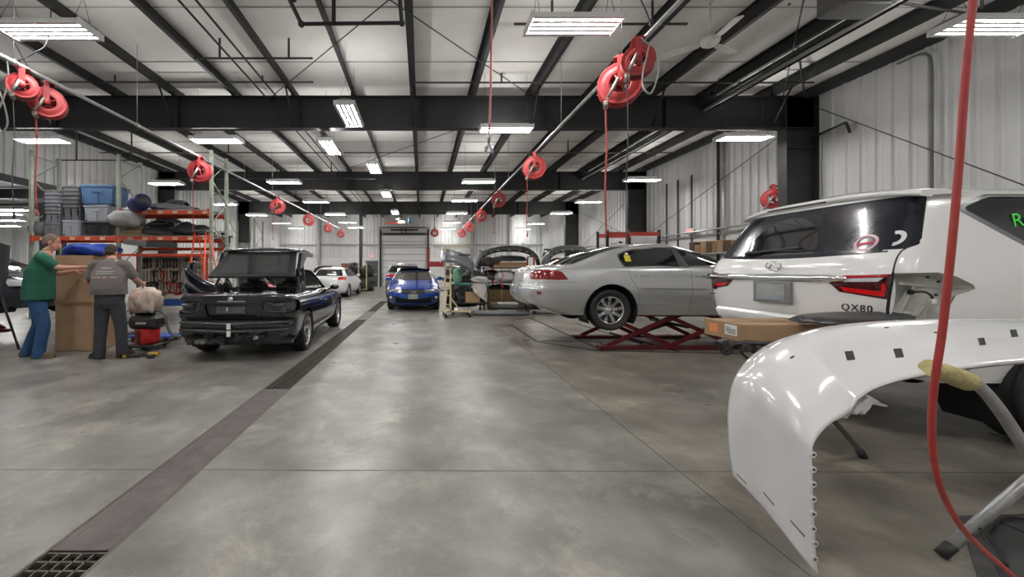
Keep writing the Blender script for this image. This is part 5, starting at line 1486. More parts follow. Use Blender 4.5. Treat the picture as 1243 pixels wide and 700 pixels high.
def hand(mb, wrist, dirv, palmn, side, curl=.5, s=1.0, spread=.02):
    """palm, four unequal bent fingers and a thumb from the side of the palm"""
    d = Vector(dirv).normalized(); n = Vector(palmn); n = (n-d*n.dot(d)).normalized(); t = d.cross(n)*side
    w = Vector(wrist)
    rows = []
    for u, hw, th in ((-.01,.026,.017),(.03,.036,.016),(.07,.042,.014),(.095,.040,.012)):
        c = w+d*u*s
        rows.append((c, t, n, hw*s, th*s))
    trunk(mb, rows, 14)
    for i, (off, ln) in enumerate(((-.032,.066),(-.011,.078),(.011,.073),(.031,.056))):
        b = w+d*.085*s+t*off*s
        a0 = curl*.5; p = [b]; ang = a0
        for q in (.45,.32,.23):
            dd = d*cos(ang)+n*sin(ang)+t*(off*spread*20)
            p.append(p[-1]+dd.normalized()*ln*q*s); ang += curl
        limb(mb, p, [.0098*s,.0090*s,.0082*s,.0070*s], 8, 2)
    b = w+d*.02*s-t*.028*s
    p = [b, b+(d*.5-t*.75+n*.25).normalized()*.042*s, b+(d*.5-t*.75+n*.25).normalized()*.042*s+(d*.85-t*.2+n*.4).normalized()*.034*s]
    p.append(p[-1]+(d*.9+t*.1+n*.5).normalized()*.026*s)
    limb(mb, p, [.015*s,.0125*s,.0105*s,.0085*s], 8, 2)
def head(mb, c, fwd, up, s=1.0):
    f = Vector(fwd).normalized(); u = Vector(up).normalized(); r = f.cross(u)
    M = Matrix((r, f, u)).transposed()
    c = Vector(c); at = lambda x, y, z: c+M @ Vector((x*s, y*s, z*s))
    mb.ball(at(0,-.012,.025), (.076*s,.092*s,.095*s), 18, 14, M=M)        # skull
    mb.ball(at(0,.028,-.045), (.060*s,.068*s,.075*s), 16, 12, M=M)        # jaw
    mb.ball(at(0,.070,-.085), (.028*s,.024*s,.022*s), 10, 8, M=M)         # chin
    limb(mb, [at(0,.088,.012), at(0,.104,-.022), at(0,.112,-.036)], [.010*s,.013*s,.016*s], 8, 2)
    for sx in (-1, 1):
        mb.ball(at(sx*.078,-.005,-.012), (.012*s,.022*s,.034*s), 10, 8, M=M)   # ear
        mb.ball(at(sx*.030,.083,.018), (.016*s,.010*s,.011*s), 8, 6, M=M)      # eye
        mb.ball(at(sx*.034,.085,.036), (.024*s,.010*s,.008*s), 8, 6, M=M)      # brow
    mb.ball(at(0,.092,-.058), (.026*s,.012*s,.007*s), 10, 6, M=M); mb.ball(at(0,.090,-.068), (.022*s,.012*s,.007*s), 10, 6, M=M)
    return M
M_SKIN = mat('skin', srgb(196,142,122), .5, var=.12, scale=14)
M_GREEN = mat('green_knit', srgb(30,94,74), .85, var=.18, scale=9, bump=.3, bscale=30)
M_JEANS = mat('blue_denim', srgb(40,78,120), .85, var=.35, scale=7, bump=.3, bscale=25)
M_GREYT = mat('grey_cotton', srgb(108,102,100), .9, var=.15, scale=8, bump=.3, bscale=25)
M_CHAR = mat('charcoal_twill', srgb(58,60,66), .9, var=.25, scale=8, bump=.3, bscale=25)
M_BOOT = mat('brown_boot', srgb(92,80,62), .7, var=.3, scale=12)
M_BOOTD = mat('dark_boot', srgb(46,43,42), .7, var=.3, scale=12)

def person(name, label, base, fwd, H, geo, mats, hairm, capm=None):
    """geo: joints in world space"""
    t = thing(name, label, 'person', base)
    f = Vector(fwd).normalized(); r = Vector((f.y, -f.x, 0)); g = geo
    UP = Vector((0,0,1))
    b = MB()
    # body: pelvis to neck, limbs, hands, head - one skin
    trunk(b, [(g['pelvis']-UP*.10, r, f, .13, .10), (g['pelvis'], r, f, .175, .125), (g['waist'], r, f, .165, .125), (g['chest'], r, f, .185, .13), (g['shoulder'], r, f, .15, .10), (g['neck'], r, f, .055, .055)], 20)
    limb(b, [g['neck']-UP*.03, g['head']-UP*.08*g['s']], [.058,.054])
    for sd in ('L', 'R'):
        limb(b, [g['sh'+sd], g['el'+sd], g['wr'+sd]], [.054,.042,.029])
        dv = g['hd'+sd]; hand(b, g['wr'+sd], dv, g['hn'+sd], 1 if sd == 'R' else -1, g.get('curl'+sd, .5), 1.0)
        limb(b, [g['hp'+sd], g['kn'+sd], g['an'+sd]], [.088,.062,.045])
        limb(b, [g['an'+sd]-UP*.02, g['an'+sd]-UP*.06+g['ft'+sd]*.14], [.045,.036])
    M = head(b, g['head'], g['look'], g['hup'], g['s'])
    solid(b, 'body', M_SKIN, t, .0065, 4)
    top, low, boot = mats
    # trousers
    q = MB()
    trunk(q, [(g['pelvis']-UP*.13, r, f, .14, .115), (g['pelvis']-UP*.06, r, f, .19, .150), (g['pelvis']+UP*.03, r, f, .195, .150), (g['belt'], r, f, .188, .150)], 22)
    for sd in ('L', 'R'):
        kn = g['kn'+sd]; an = g['an'+sd]
        limb(q, [g['hp'+sd], g['hp'+sd].lerp(kn,.5), kn, kn.lerp(an,.5), an-UP*.035], [.110,.098,.084,.078,.080], 16, 4)
        for u, rr in ((.86,.084),(.94,.087)): q.ball(kn.lerp(an,u), (rr,rr,.022), 14, 6)
    solid(q, 'trousers', low, t, .009, 4)
    # shirt
    q = MB(); gi = g.get('girth', 1.0)
    trunk(q, [(g['hem'], r, f, .222*gi, .176*gi), (g['hem']+UP*.10, r, f, .220*gi, .178*gi), (g['waist']+UP*.08, r, f, .212*gi, .170*gi), (g['chest'], r, f, .222*gi, .160*gi), (g['shoulder']-UP*.05, r, f, .215, .130), (g['shoulder'], r, f, .165, .100), (g['shoulder']+UP*.045, r, f, .075, .075), (g['neck'], r, f, .066, .066)], 24)
    for sd in ('L', 'R'):
        sh = g['sh'+sd]; el = g['el'+sd]
        limb(q, [sh.lerp(g['shoulder'],.25), sh, sh.lerp(el, .72)], [.085,.082,.072], 14, 4)
    so = solid(q, 'shirt', top, t, .009, 4)
    # boots
    for sd in ('L', 'R'):
        q = MB(); an = g['an'+sd]; ft = g['ft'+sd]
        a = Vector((an.x, an.y, .05)); 
        limb(q, [an+UP*.0, a], [.055,.055]); limb(q, [a-ft*.05, a+ft*.09, a+ft*.17-UP*.008], [.046,.046,.040])
        q.box(Vector((a.x,a.y,.014))+ft*.06, (.10,.29,.028), Matrix((Vector((ft.y,-ft.x,0)), ft, UP)).transposed(), bev=.01)
        solid(q, 'boot', boot, t, .008, 2)
    # hair
    q = MB(); c = g['head']; s = g['s']
    at = lambda x, y, z: c+M @ Vector((x*s, y*s, z*s))
    q.ball(at(0,-.020,.034), (.082*s,.094*s,.094*s), 18, 14, M=M)
    q.ball(at(0,-.05,-.03), (.066*s,.052*s,.05*s), 14, 10, M=M)
    solid(q, 'hair', hairm, t, .008, 2)
    if capm:
        q = MB(); q.ball(at(0,-.006,.052), (.088*s,.104*s,.080*s), 18, 12, M=M)
        q.prism([(-.06,.07),(.06,.07),(.066,.13),(.04,.165),(-.04,.165),(-.066,.13)], -.006, .006, M=M, c=at(0,0,.045))
        solid(q, 'cap', capm, t, .008, 1)
    return t, so
V = Vector
# man in a green shirt, reaching to the top of the carton
f = V((.78,.63,0)).normalized(); r = V((f.y,-f.x,0))
B0 = V((-5.93,6.08,0))
pel = B0+V((-.02,0,.93)); chest = B0+V((.02,.0,1.36)); shd = B0+V((.045,.02,1.575))
g = dict(s=1.05, girth=1.12, pelvis=pel, waist=B0+V((0,0,1.10)), chest=chest, shoulder=shd, neck=shd+V((.03,.02,.10)), head=shd+V((.075,.055,.215)), look=f+V((.2,0,-.25)), hup=V((.18,.14,.95)),
    belt=pel+V((0,0,.10)), hem=B0+V((-.01,0,.90)),
    shR=shd+r*.205-V((0,0,.035)), elR=V((-5.58,6.00,1.40)), wrR=V((-5.33,6.20,1.40)), hdR=V((.75,.60,.12)), hnR=V((.2,.2,-1)), curlR=.22,
    shL=shd-r*.205-V((0,0,.035)), elL=shd-r*.23+f*.12-V((0,0,.27)), wrL=shd-r*.16+f*.36-V((0,0,.22)), hdL=f+V((.1,0,.15)), hnL=r, curlL=.3,
    hpR=pel+r*.095-V((0,0,.07)), knR=B0+r*.11+f*.06+V((0,0,.50)), anR=B0+r*.10+f*.0+V((0,0,.095)), ftR=V((.95,.30,0)).normalized(),
    hpL=pel-r*.095-V((0,0,.07)), knL=B0-r*.15-f*.02+V((0,0,.50)), anL=B0-r*.20-f*.16+V((0,0,.095)), ftL=V((.80,.60,0)).normalized())
person('person', 'man in a green polo shirt and blue jeans reaching to the tall carton', B0, f, 1.88, g, (M_GREEN, M_JEANS, M_BOOT), mat('short_grey_hair', srgb(120,100,90), .8, var=.3, scale=30))
# man in a grey shirt, seen from behind, working with both hands in front of him
f = V((-.22,.97,0)).normalized(); r = V((f.y,-f.x,0))
B1 = V((-4.79,6.02,0))
pel = B1+V((0,0,.90)); chest = B1+f*.03+V((-.02,0,1.28)); shd = B1+f*.07+V((-.03,0,1.455))
g = dict(s=1.02, girth=1.10, pelvis=pel, waist=B1+V((-.01,0,1.06)), chest=chest, shoulder=shd, neck=shd+f*.04+V((0,0,.085)), head=shd+f*.11+V((-.05,0,.175)), look=f*.8+V((-.1,0,-.6)), hup=V((0,0,.8))+f*.55,
    belt=pel+V((0,0,.10)), hem=B1+V((-.01,0,.98)),
    shL=shd-r*.205-V((0,0,.03)), elL=shd-r*.325+f*.02-V((0,0,.27)), wrL=shd-r*.17+f*.22-V((0,0,.34)), hdL=(f*.6+r*.75-V((0,0,.1))), hnL=V((0,.3,-1)), curlL=.5,
    shR=shd+r*.205-V((0,0,.03)), elR=shd+r*.33+f*.06-V((0,0,.25)), wrR=shd+r*.30+f*.32-V((0,0,.32)), hdR=(f*.9+r*.1-V((0,0,.1))), hnR=-r, curlR=.5,
    hpL=pel-r*.095-V((0,0,.07)), knL=B1-r*.13+f*.03+V((0,0,.48)), anL=B1-r*.14+f*.0+V((0,0,.095)), ftL=V((-.86,.35,0)).normalized(),
    hpR=pel+r*.095-V((0,0,.07)), knR=B1+r*.13+f*.04+V((0,0,.48)), anR=B1+r*.145+f*.05+V((0,0,.095)), ftR=V((.15,.98,0)).normalized())
pm, so = person('person', 'man in a grey printed tee shirt and charcoal trousers, his back to the viewer', B1, f, 1.75, g, (M_GREYT, M_CHAR, M_BOOTD), mat('dark_hair', srgb(58,48,44), .8, var=.3, scale=30))
# faded print on the back of the grey shirt, laid on the cloth
def on_back(u, h):
    """point on the shirt's back: u to the right, h height"""
    o = wmat(pm); src = chest+r*u; src = V((src.x, src.y, h))-f*.6
    Mi = o.inverted(); ok, loc, nrm, idx = so.ray_cast(Mi @ src, f, distance=1.2)
    return (o @ loc)-f*.003 if ok else None
pr = MB(); pr2 = MB()
for h, w, th, tgt in ((1.385,.07,.014,pr),(1.335,.12,.008,pr),(1.305,.11,.007,pr),(1.245,.17,.014,pr),(1.222,.15,.007,pr2)):
    cuts = [-w+2*w*i/12 for i in range(13)]
    for a, b_ in zip(cuts[:-1], cuts[1:]):
        if th < .010 or rnd.random() < .93:
            q = [on_back(a, h-th/2), on_back(b_-w*.02, h-th/2), on_back(b_-w*.02, h+th/2), on_back(a, h+th/2)]
            if all(q): tgt.add(q, [(0,1,2,3)])
if pr.v: pr.build('shirt_print', mat('faded_print', srgb(190,186,184), .9), so, world=True, fix=False) if False else None
if pr.v:
    o = pr.build('shirt_print', mat('faded_print', srgb(176,172,170), .9), pm, world=True, fix=False)
if pr2.v: pr2.build('shirt_print', mat('red_print', srgb(150,84,84), .9), pm, world=True, fix=False)
MB().tube([g['belt']+r*.19+V((0,0,0)), g['belt']+r*.20-V((0,0,.06))], .016, 8).build('key_clip', M_BLKP, pm, world=True)
# ================================================================== left side: carton, cleaner, rack, ladder, tools
M_CARD = mat('corrugated_card', srgb(164,134,104), .8, var=.14, scale=5)
M_CARDD = mat('card_brown', srgb(150,116,84), .85, var=.15, scale=5)
M_ORANGE = mat('rack_orange', srgb(214,84,52), .5, var=.2, scale=7)
M_RKGRN = mat('rack_upright_grey_green', srgb(150,160,146), .5, var=.2, scale=9)
M_BLUEP = mat('blue_plastic_sheet', srgb(28,66,170), .35, var=.35, scale=9)
M_YEL = mat('tool_yellow', srgb(206,170,52), .45, var=.15, scale=9)
M_TOOLRED = mat('tool_red', srgb(196,40,42), .45, var=.2, scale=9)
# tall carton
t = thing('tall_carton', 'tall brown cardboard carton between the two men', 'carton', (-5.80,6.78,0))
MB().box((0,0,.405),(.62,.50,.80), bev=.008).build('lower_half', M_CARD, t)
MB().box((0,0,1.205),(.625,.505,.79), bev=.008).build('upper_half', M_CARD, t)
MB().box((0,-.256,.807),(.63,.006,.05)).build('tape', mat('brown_tape', srgb(140,108,78), .4), t)
def crumple(name, label, cat, c, size, m, seed=1, amp=.12, group=None, nu=26, nv=16, flat=True):
    rr = random.Random(seed); b = MB(); vs = []
    ph = [(rr.uniform(2,9), rr.uniform(2,9), rr.uniform(0,6)) for _ in range(7)]
    for i in range(nv+1):
        th = pi*i/nv
        for j in range(nu):
            a = 2*pi*j/nu
            k = 1+amp*sum(sin(p*a*1.0+q*th+w) if j else sin(q*th+w) for p, q, w in [(round(p_), q_, w_) for p_, q_, w_ in ph])/3
            d = V((sin(th)*cos(a), sin(th)*sin(a), -cos(th)))
            d = V((math.copysign(abs(d.x)**.75, d.x), math.copysign(abs(d.y)**.75, d.y), math.copysign(abs(d.z)**.8, d.z)))
            z = d.z*k*size[2]/2
            if flat: z = max(z, -size[2]/2*.92)
            vs.append(V((d.x*k*size[0]/2, d.y*k*size[1]/2, z+size[2]/2*.92)))
    b.add(vs, [(i*nu+j, i*nu+(j+1) % nu, (i+1)*nu+(j+1) % nu, (i+1)*nu+j) for i in range(nv) for j in range(nu)], 0, True)
    o = b.build(name, m, origin=0); 
    o.location = c
    return tag(o, label, cat, group)
crumple('plastic_sheet', 'crumpled bright blue plastic sheet on top of the tall carton', 'plastic sheet', (-5.72,6.78,1.602), (.80,.5,.20), M_BLUEP, 4, .16)
# dust extractor with bag and hose
t = thing('shop_vacuum', 'red and black wheeled dust extractor beside the man in grey', 'vacuum', (-4.72,6.75,0))
q = MB(); q.lathe([(.001,.10),(.17,.10),(.18,.14),(.19,.34),(.18,.36),(.001,.36)], (0,0,0), None, 22); q.build('tank', M_TOOLRED, t)
q = MB(); q.box((0,0,.075),(.46,.40,.05), bev=.02)
for a in (0,1,2,3): q.box(((-1)**(a%2)*.18,(-1)**(a//2)*.15,.07),(.12,.12,.06), bev=.015)
q.build('trolley', M_BLKP, t)
for sx in (-1,1):
    for sy in (-1,1):
        w = MB().lathe([(.001,-.018),(.03,-.018),(.042,-.012),(.042,.012),(.03,.018),(.001,.018)], (sx*.19,sy*.16,.043), Matrix.Rotation(pi/2,3,'X'), 16); w.build('caster', mat('caster_grey', (.2,.2,.2), .5), t)
q = MB(); q.box((0,0,.47),(.46,.36,.22), bev=.05); q.box((-.05,0,.60),(.30,.10,.05), bev=.02); q.box((.0,-.185,.46),(.30,.02,.10), bev=.01); q.build('motor_head', M_BLKP, t)
q = MB(); q.box((0.02,-.197,.465),(.17,.006,.03)); q.build('badge_strip', mat('badge_white', (.6,.6,.6), .5), t)
MB().box((-.02,-.192,.235),(.05,.02,.22), bev=.008).build('latch', M_BLKP, t)
q = MB(); q.tube(spline([(.10,.02,.56),(.16,-.04,.66),(.36,-.10,.62),(.42,-.12,.40),(.50,-.10,.25),(.62,-.06,.22)],7), .024, 8); q.tube(spline([(-.12,-.1,.56),(-.24,-.16,.46),(-.34,-.16,.42)],6), .022, 8)
q.build('suction_hose', mat('grey_ribbed_hose', (.12,.12,.125), .5), t)
crumple('trash_bag', 'clear trash bag full of paper and orange wrappers on top of the extractor', 'bag', (-4.74,6.73,.625), (.46,.42,.44), mat('bag_papers', srgb(236,222,212), .25, var=.5, scale=8, col2=srgb(176,140,116)), 9, .13)
# drill on the floor
t = thing('cordless_drill', 'black and yellow cordless drill lying on the floor before the extractor', 'drill', (-4.28,6.12,0))
q = MB(); q.cyl((.02,0,.04),(.16,.02,.042),.034,n=12); q.box((.10,-.05,.03),(.05,.14,.045), .2, bev=.014); q.build('housing', M_YEL, t)
q = MB(); q.cyl((-.08,-.01,.04),(.02,0,.04),.026,n=10); q.cyl((-.13,-.015,.04),(-.08,-.01,.04),.012,n=8); q.build('chuck', M_BLKP, t)
MB().box((.135,-.11,.035),(.10,.07,.07), .2, bev=.012).build('battery', M_BLKP, t)
t = thing('grinder', 'small yellow and black angle grinder lying left of the drill', 'grinder', (-4.55,6.05,0))
q = MB(); q.cyl((0,0,.032),(.17,.03,.032),.027,n=12); q.build('housing', M_BLKP, t)
q = MB(); q.cyl((-.05,-.01,.03),(.0,0,.032),.034,n=12); q.build('gear_head', M_YEL, t); MB().cyl((-.035,-.008,.062),(-.035,-.008,.07),.05,n=18).build('disc', M_GRIME, t)
# blue creeper behind the men
t = thing('creeper', 'flat blue mechanic creeper on the floor behind the men', 'creeper', (-5.25,7.55,0))
MB().box((0,0,.10),(1.05,.42,.045), bev=.02).build('bed', mat('creeper_blue', srgb(38,88,170), .5), t); MB().box((-.40,0,.14),(.22,.34,.05), bev=.02).build('head_pad', M_BLKP, t)
for sx in (-1,1):
    for sy in (-1,1): MB().lathe([(.001,-.015),(.038,-.015),(.038,.015),(.001,.015)], (sx*.43,sy*.16,.039), Matrix.Rotation(pi/2,3,'X'), 12).build('caster', M_BLKP, t)
# lift under the navy car
def scissor_lift(label, loc, L_, W_, zt, m, loc_y_arms=(-.55,.55)):
    t = thing('scissor_lift', label, 'lift', loc)
    b = MB()
    for y in loc_y_arms: b.box((0,y,.03),(L_,.16,.05), bev=.008)
    b.box((0,0,.02),(.3,W_*.9,.03)); b.build('base_frame', m, t)
    tp = MB()
    for y in loc_y_arms: tp.box((0,y,zt-.03),(L_*.98,.15,.05), bev=.008)
    for y in (-.42,.42):
        for x in (-L_*.36,L_*.36): pass
    tp.build('platform', m, t)
    for y in loc_y_arms:
        a = MB(); dx = L_*.43
        for (x0,x1,o) in ((-dx,0,-.03),(0,-dx,.03),(0,dx,-.03),(dx,0,.03)):
            A = V((x0,y+o,.07)); B = V((x1,y+o,zt-.07)); d = (B-A); n = V((-d.z,0,d.x)).normalized()*.034; yv = V((0,.018,0))
            a.add([A-n-yv,A+n-yv,B+n-yv,B-n-yv,A-n+yv,A+n+yv,B+n+yv,B-n+yv], [(0,1,2,3),(7,6,5,4),(0,4,5,1),(1,5,6,2),(2,6,7,3),(3,7,4,0)])
        for x in (-dx/2,dx/2): a.cyl((x,y-.06,zt/2),(x,y+.06,zt/2),.022,n=10)
        for x in (-dx,0,dx):
            a.cyl((x,y-.06,.07),(x,y+.06,.07),.02,n=8); a.cyl((x,y-.06,zt-.07),(x,y+.06,zt-.07),.02,n=8)
        a.build('scissor_arm', m, t)
    r_ = MB(); r_.cyl((-L_*.2,0,.10),(L_*.12,0,zt*.6),.04,n=10); r_.cyl((-L_*.2,-.56,.10),(-L_*.2,.56,.10),.025,n=8); r_.cyl((L_*.12,-.56,zt*.6),(L_*.12,.56,zt*.6),.025,n=8); r_.build('ram', M_GRIME, t)
    return t
M_LIFT = mat('lift_dark_red', srgb(120,34,36), .5, var=.3, scale=8)
scissor_lift('dark red scissor lift holding up the silver sedan', (4.28,7.30,0), 2.5, 1.3, .62, M_LIFT)
scissor_lift('dark red scissor lift under the navy car at the left edge', (-10.25,8.15,0), 2.2, 1.3, .60, M_LIFT)
# tilted panel with white labels at the left edge
t = thing('leaning_hood', 'dark grey tilted panel with white labels at the left edge before the navy car', 'car panel', (-7.13,6.4,0))
M_ = Matrix.Rotation(-.25,3,'Y')
MB().prism([(-.42,-.42),(.36,-.40),(.42,-.1),(.40,.40),(.2,.46),(-.42,.44)], -.02, .02, M=Matrix.Rotation(pi/2-.12,3,'X'), c=(-.05,0,1.36)).build('panel', mat('panel_charcoal', (.035,.036,.04), .4, var=.2), t)
for x, z in ((.17,1.50),(.20,1.33)): MB().box((x,-.055 if z > 1.4 else -.035,z),(.10,.006,.12), Matrix.Rotation(-.3,3,'Y')).build('label', mat('label_white', (.78,.78,.76), .6), t)
q = MB()
for x in (-.3,.25): q.tube([(x,-.25,0),(x*.8,.0,1.0)], .018, 8); q.tube([(x,.3,0),(x*.8,.03,1.0)], .018, 8)
q.tube([(-.3,.03,.98),(.25,.03,.98)], .018, 8); q.build('stand', M_GRIME, t)

# ------------------------------------------------------------------ pallet rack
RF, RB_ = 11.0, 11.84
XP = [-10.95, -8.5, -5.9]
ZS = 2.30
def upright(x, h, lab):
    t = thing('rack_upright', lab, 'rack upright', (x, (RF+RB_)/2, 0))
    for y in (RF, RB_):
        p = MB(); p.box((x,y,h/2),(.085,.075,h)); 
        for k in range(int(h/.10)): p.box((x-.0435,y,.08+k*.10),(.004,.02,.04)); p.box((x,y-.0385,.08+k*.10),(.02,.004,.04))
        p.box((x,y,.006),(.13,.13,.012)); p.build('post', M_RKGRN, t, world=True)
    z = .2; s_ = 0
    d = MB()
    while z < h-.5:
        a = (x,RF,z) if s_ % 2 == 0 else (x,RB_,z); b = (x,RB_,z+.62) if s_ % 2 == 0 else (x,RF,z+.62)
        d.tube([a,b], .017, 6); z += .62; s_ += 1
    for zz in (.15, h*.5, h-.15): d.tube([(x,RF,zz),(x,RB_,zz)], .017, 6)
    d.build('brace', M_RKGRN, t, world=True)
upright(XP[0], 4.72, 'tall rack upright frame at the far left, behind the man in green')
upright(XP[1], 4.60, 'rack upright frame between the stacked totes and the black parts')
upright(XP[2], 4.72, 'tall pale rack upright frame right of the orange ladder')
def beam(x0, x1, y, z, lab, marks=True, h=.12):
    t = thing('rack_beam', lab, 'rack beam', ((x0+x1)/2, y, z-h/2))
    MB().box(((x0+x1)/2,y,z),(x1-x0-.09,.05,h), bev=.006).build('beam', M_ORANGE, t, world=True)
    for x in (x0+.06,x1-.06):
        MB().box((x,y-.03,z),(.05,.03,h+.09)).build('end_plate', M_ORANGE, t, world=True)
    if marks:
        k = MB(); n = int((x1-x0)/.42)
        for i in range(n): k.box((x0+.35+i*.42,y-.0275,z),(.14,.004,h*.6))
        k.build('location_tag', mat('tag_pale', srgb(214,190,170), .6), t, world=True)
YF_, YR_ = RF-.02, RB_+.02
beam(XP[0],XP[1],YF_,ZS-.06,'orange front beam under the stacked totes'); beam(XP[0],XP[1],YR_,ZS-.06,'orange back beam under the stacked totes', False)
beam(XP[1],XP[2],YF_,ZS-.06,'orange front beam under the black parts and planks'); beam(XP[1],XP[2],YR_,ZS-.06,'orange back beam under the black parts and planks', False)
beam(XP[1],XP[2],YF_,2.97,'orange top front beam left of the right upright'); beam(XP[1],XP[2],YR_,2.97,'orange top back beam left of the right upright', False)
beam(XP[1],XP[2],YR_,1.99,'dark orange back beam above the tool board', False, .09); beam(XP[1],XP[2],YF_,1.78,'low orange front beam right above the tool board', False, .07)
def deck(x0, x1, z, lab):
    b = MB(); n = 14
    for i in range(n): b.box(((x0+x1)/2,RF+.02+(RB_-RF-.04)*i/(n-1),z),(x1-x0-.1,.045,.012))
    for i in range(4): b.box((x0+.3+(x1-x0-.6)*i/3,(RF+RB_)/2,z-.012),(.03,RB_-RF,.012))
    return tag(b.build('rack_deck', M_GALV), lab, 'rack deck')
deck(XP[0],XP[1],ZS+.018,'slatted rack deck carrying the stacked totes'); deck(XP[1],XP[2],ZS+.018,'slatted rack deck carrying the black parts'); deck(XP[1],XP[2],3.048,'topmost slatted rack deck at the right')
ZD = ZS+.024
# totes
M_TG = mat('tote_grey', srgb(128,130,136), .5, var=.12, scale=6); M_TD = mat('tote_dark_grey', srgb(92,92,96), .5, var=.12, scale=6)
M_TB = mat('tote_blue', srgb(74,104,142), .45, var=.15, scale=6); M_TK = mat('tote_black', srgb(46,46,48), .5, var=.15, scale=6); M_TL = mat('tote_pale', srgb(156,160,168), .5, var=.1, scale=6)
def tote(label, x, y, z, w, d, h, m, lid=None, group=None, rz=0, clip=True):
    t = thing('storage_tote', label, 'tote', (x,y,z), rz, group)
    b = MB(); rows = []
    for u, s_ in ((0,.86),(.06,.88),(.5,.94),(.88,.985),(.9,1.03),(.98,1.03),(1.0,1.0)):
        rows.append([V((p[0]*w/2*s_, p[1]*d/2*s_, u*h)) for p in rnd_poly([(-1,-1),(1,-1),(1,1),(-1,1)], .22, 3)])
    b.grid(rows, cv=True, smooth=False); b.add(rows[0], [tuple(range(len(rows[0])))]); 
    if lid is None: b.add([v-V((0,0,h*.12)) for v in rows[-1]], [tuple(range(len(rows[-1])))])
    for k in (-.5,0,.5): b.box((k*w*.8,-d/2*.955,h*.45),(.03,.02,h*.7))
    b.build('bin', m, t)
    if lid:
        q = MB(); r2 = []
        for z_, s_ in ((h*.96,1.06),(h*1.0,1.06),(h*1.04,1.0),(h*1.055,.9),(h*1.04,.86)): r2.append([V((p[0]*w/2*s_, p[1]*d/2*s_, z_)) for p in rnd_poly([(-1,-1),(1,-1),(1,1),(-1,1)], .22, 3)])
        q.grid(r2, cv=True, smooth=False); q.add(r2[-1], [tuple(range(len(r2[-1])))]); q.build('lid', lid, t)
    if clip: MB().box((0,-d/2*1.0,h*.72),(w*.25,.025,h*.16), bev=.006).build('handle', m, t)
    return t
def px11(px, D=11.3): return (px-PX0)*D/FPX
x = px11(72)
tote('grey tote standing at the bottom of the leftmost stack on the rack', x, 11.35, ZD, .44,.60,.36, M_TG)
for i in range(7):
    tote('grey tote nested in the leftmost stack, '+['second','third','fourth','fifth','sixth','seventh','topmost'][i]+' from below', x, 11.35, ZD+.30+i*.105, .44,.60,.36, M_TG, group='nested grey totes', clip=False)
x = px11(95)
tote('pale grey tote at the bottom of the second stack on the rack', x, 11.35, ZD, .50,.60,.44, M_TL)
for i in range(6):
    tote('dark grey tote nested in the second stack, '+['lowest','second','third','fourth','fifth','topmost'][i]+' of the dark ones', x, 11.35, ZD+.40+i*.115, .50,.60,.44, M_TD, group='nested dark grey totes', clip=False)
x = px11(126)
tote('black tote at the bottom under the pale one, right of the second stack', x, 11.35, ZD, .78,.60,.38, M_TK, M_TK)
tote('pale grey tote in the middle between black and blue totes', x-.02, 11.35, ZD+.41, .74,.60,.44, M_TL, M_TL)
tote('large blue tote with blue lid topping the third stack', x+.04, 11.32, ZD+.885, .96,.66,.52, M_TB, M_TB, rz=.06)
crumple('cloth_roll', 'rounded dark grey cover slumped at the left end of the rack', 'cover', (px11(51),11.3,ZD), (.50,.6,.44), mat('grey_cover', srgb(96,96,98), .7, var=.3, scale=6), 12, .07)
# drum, bag, planks, black parts
t = thing('blue_drum', 'dark blue plastic drum lying above the white bag on the rack', 'drum', (px11(169,10.85),10.85,ZD+.66))
q = MB(); A = rot_to((.8,-.6,.12)); q.lathe([(.001,-.30),(.19,-.30),(.21,-.27),(.225,-.1),(.215,-.08),(.225,-.06),(.225,.12),(.21,.27),(.19,.30),(.001,.30)], (0,0,.22), A, 24); q.build('drum', mat('drum_blue', srgb(28,34,84), .4), t)
q = MB(); q.lathe([(.001,.305),(.15,.305),(.15,.29)], (0,0,.22), A, 20); q.build('drum_head', M_BLKP, t)
crumple('plastic_bag', 'pale grey plastic bag slumped on the planks below the blue drum', 'bag', (px11(154,11.05),11.05,ZD+.26), (.84,.62,.46), mat('bag_grey', srgb(168,168,168), .5, var=.25, scale=6), 21, .12)
for i in range(3):
    q = MB().box((px11(168)+.03*i,11.3,ZD+.045+i*.09),(.98-.1*i,.16+.1*(i == 0),.08), .05*i-.04, bev=.008)
    tag(q.build('wood_plank', mat('plank_%d' % i, [srgb(170,148,116), srgb(186,166,138), srgb(150,128,100)][i], .8, var=.25, scale=6, stretch=(1,6,6))), ['bottom pale wood plank on the rack deck','middle wood plank of the three under the grey bag','top wood plank under the grey bag'][i], 'plank')
rr = random.Random(11)
def part_blob(label, x, y, z, s, m, seed):
    """bent moulded car trim: a swept curved strip"""
    r_ = random.Random(seed); b = MB(); rows = []
    n = 12; L_ = s[0]
    for i in range(n+1):
        u = i/n-.5; w = s[1]*(.7+.3*cos(u*3)); 
        rows.append([V((u*L_, v*w, s[2]*(.18+.82*(1-abs(v*2)**2.2)*(0.55+.45*cos(u*2.6+r_.uniform(-.2,.2)))))) for v in [-.5+k/8 for k in range(9)]])
    b.grid(rows)
    o = b.build('trim_part', m, origin=0, thick=.02); o.location = (x,y,z); o.rotation_euler = (r_.uniform(-.1,.1), r_.uniform(-.12,.12), r_.uniform(-.5,.5))
    return tag(o, label, 'car trim part', 'black trim parts on the rack')
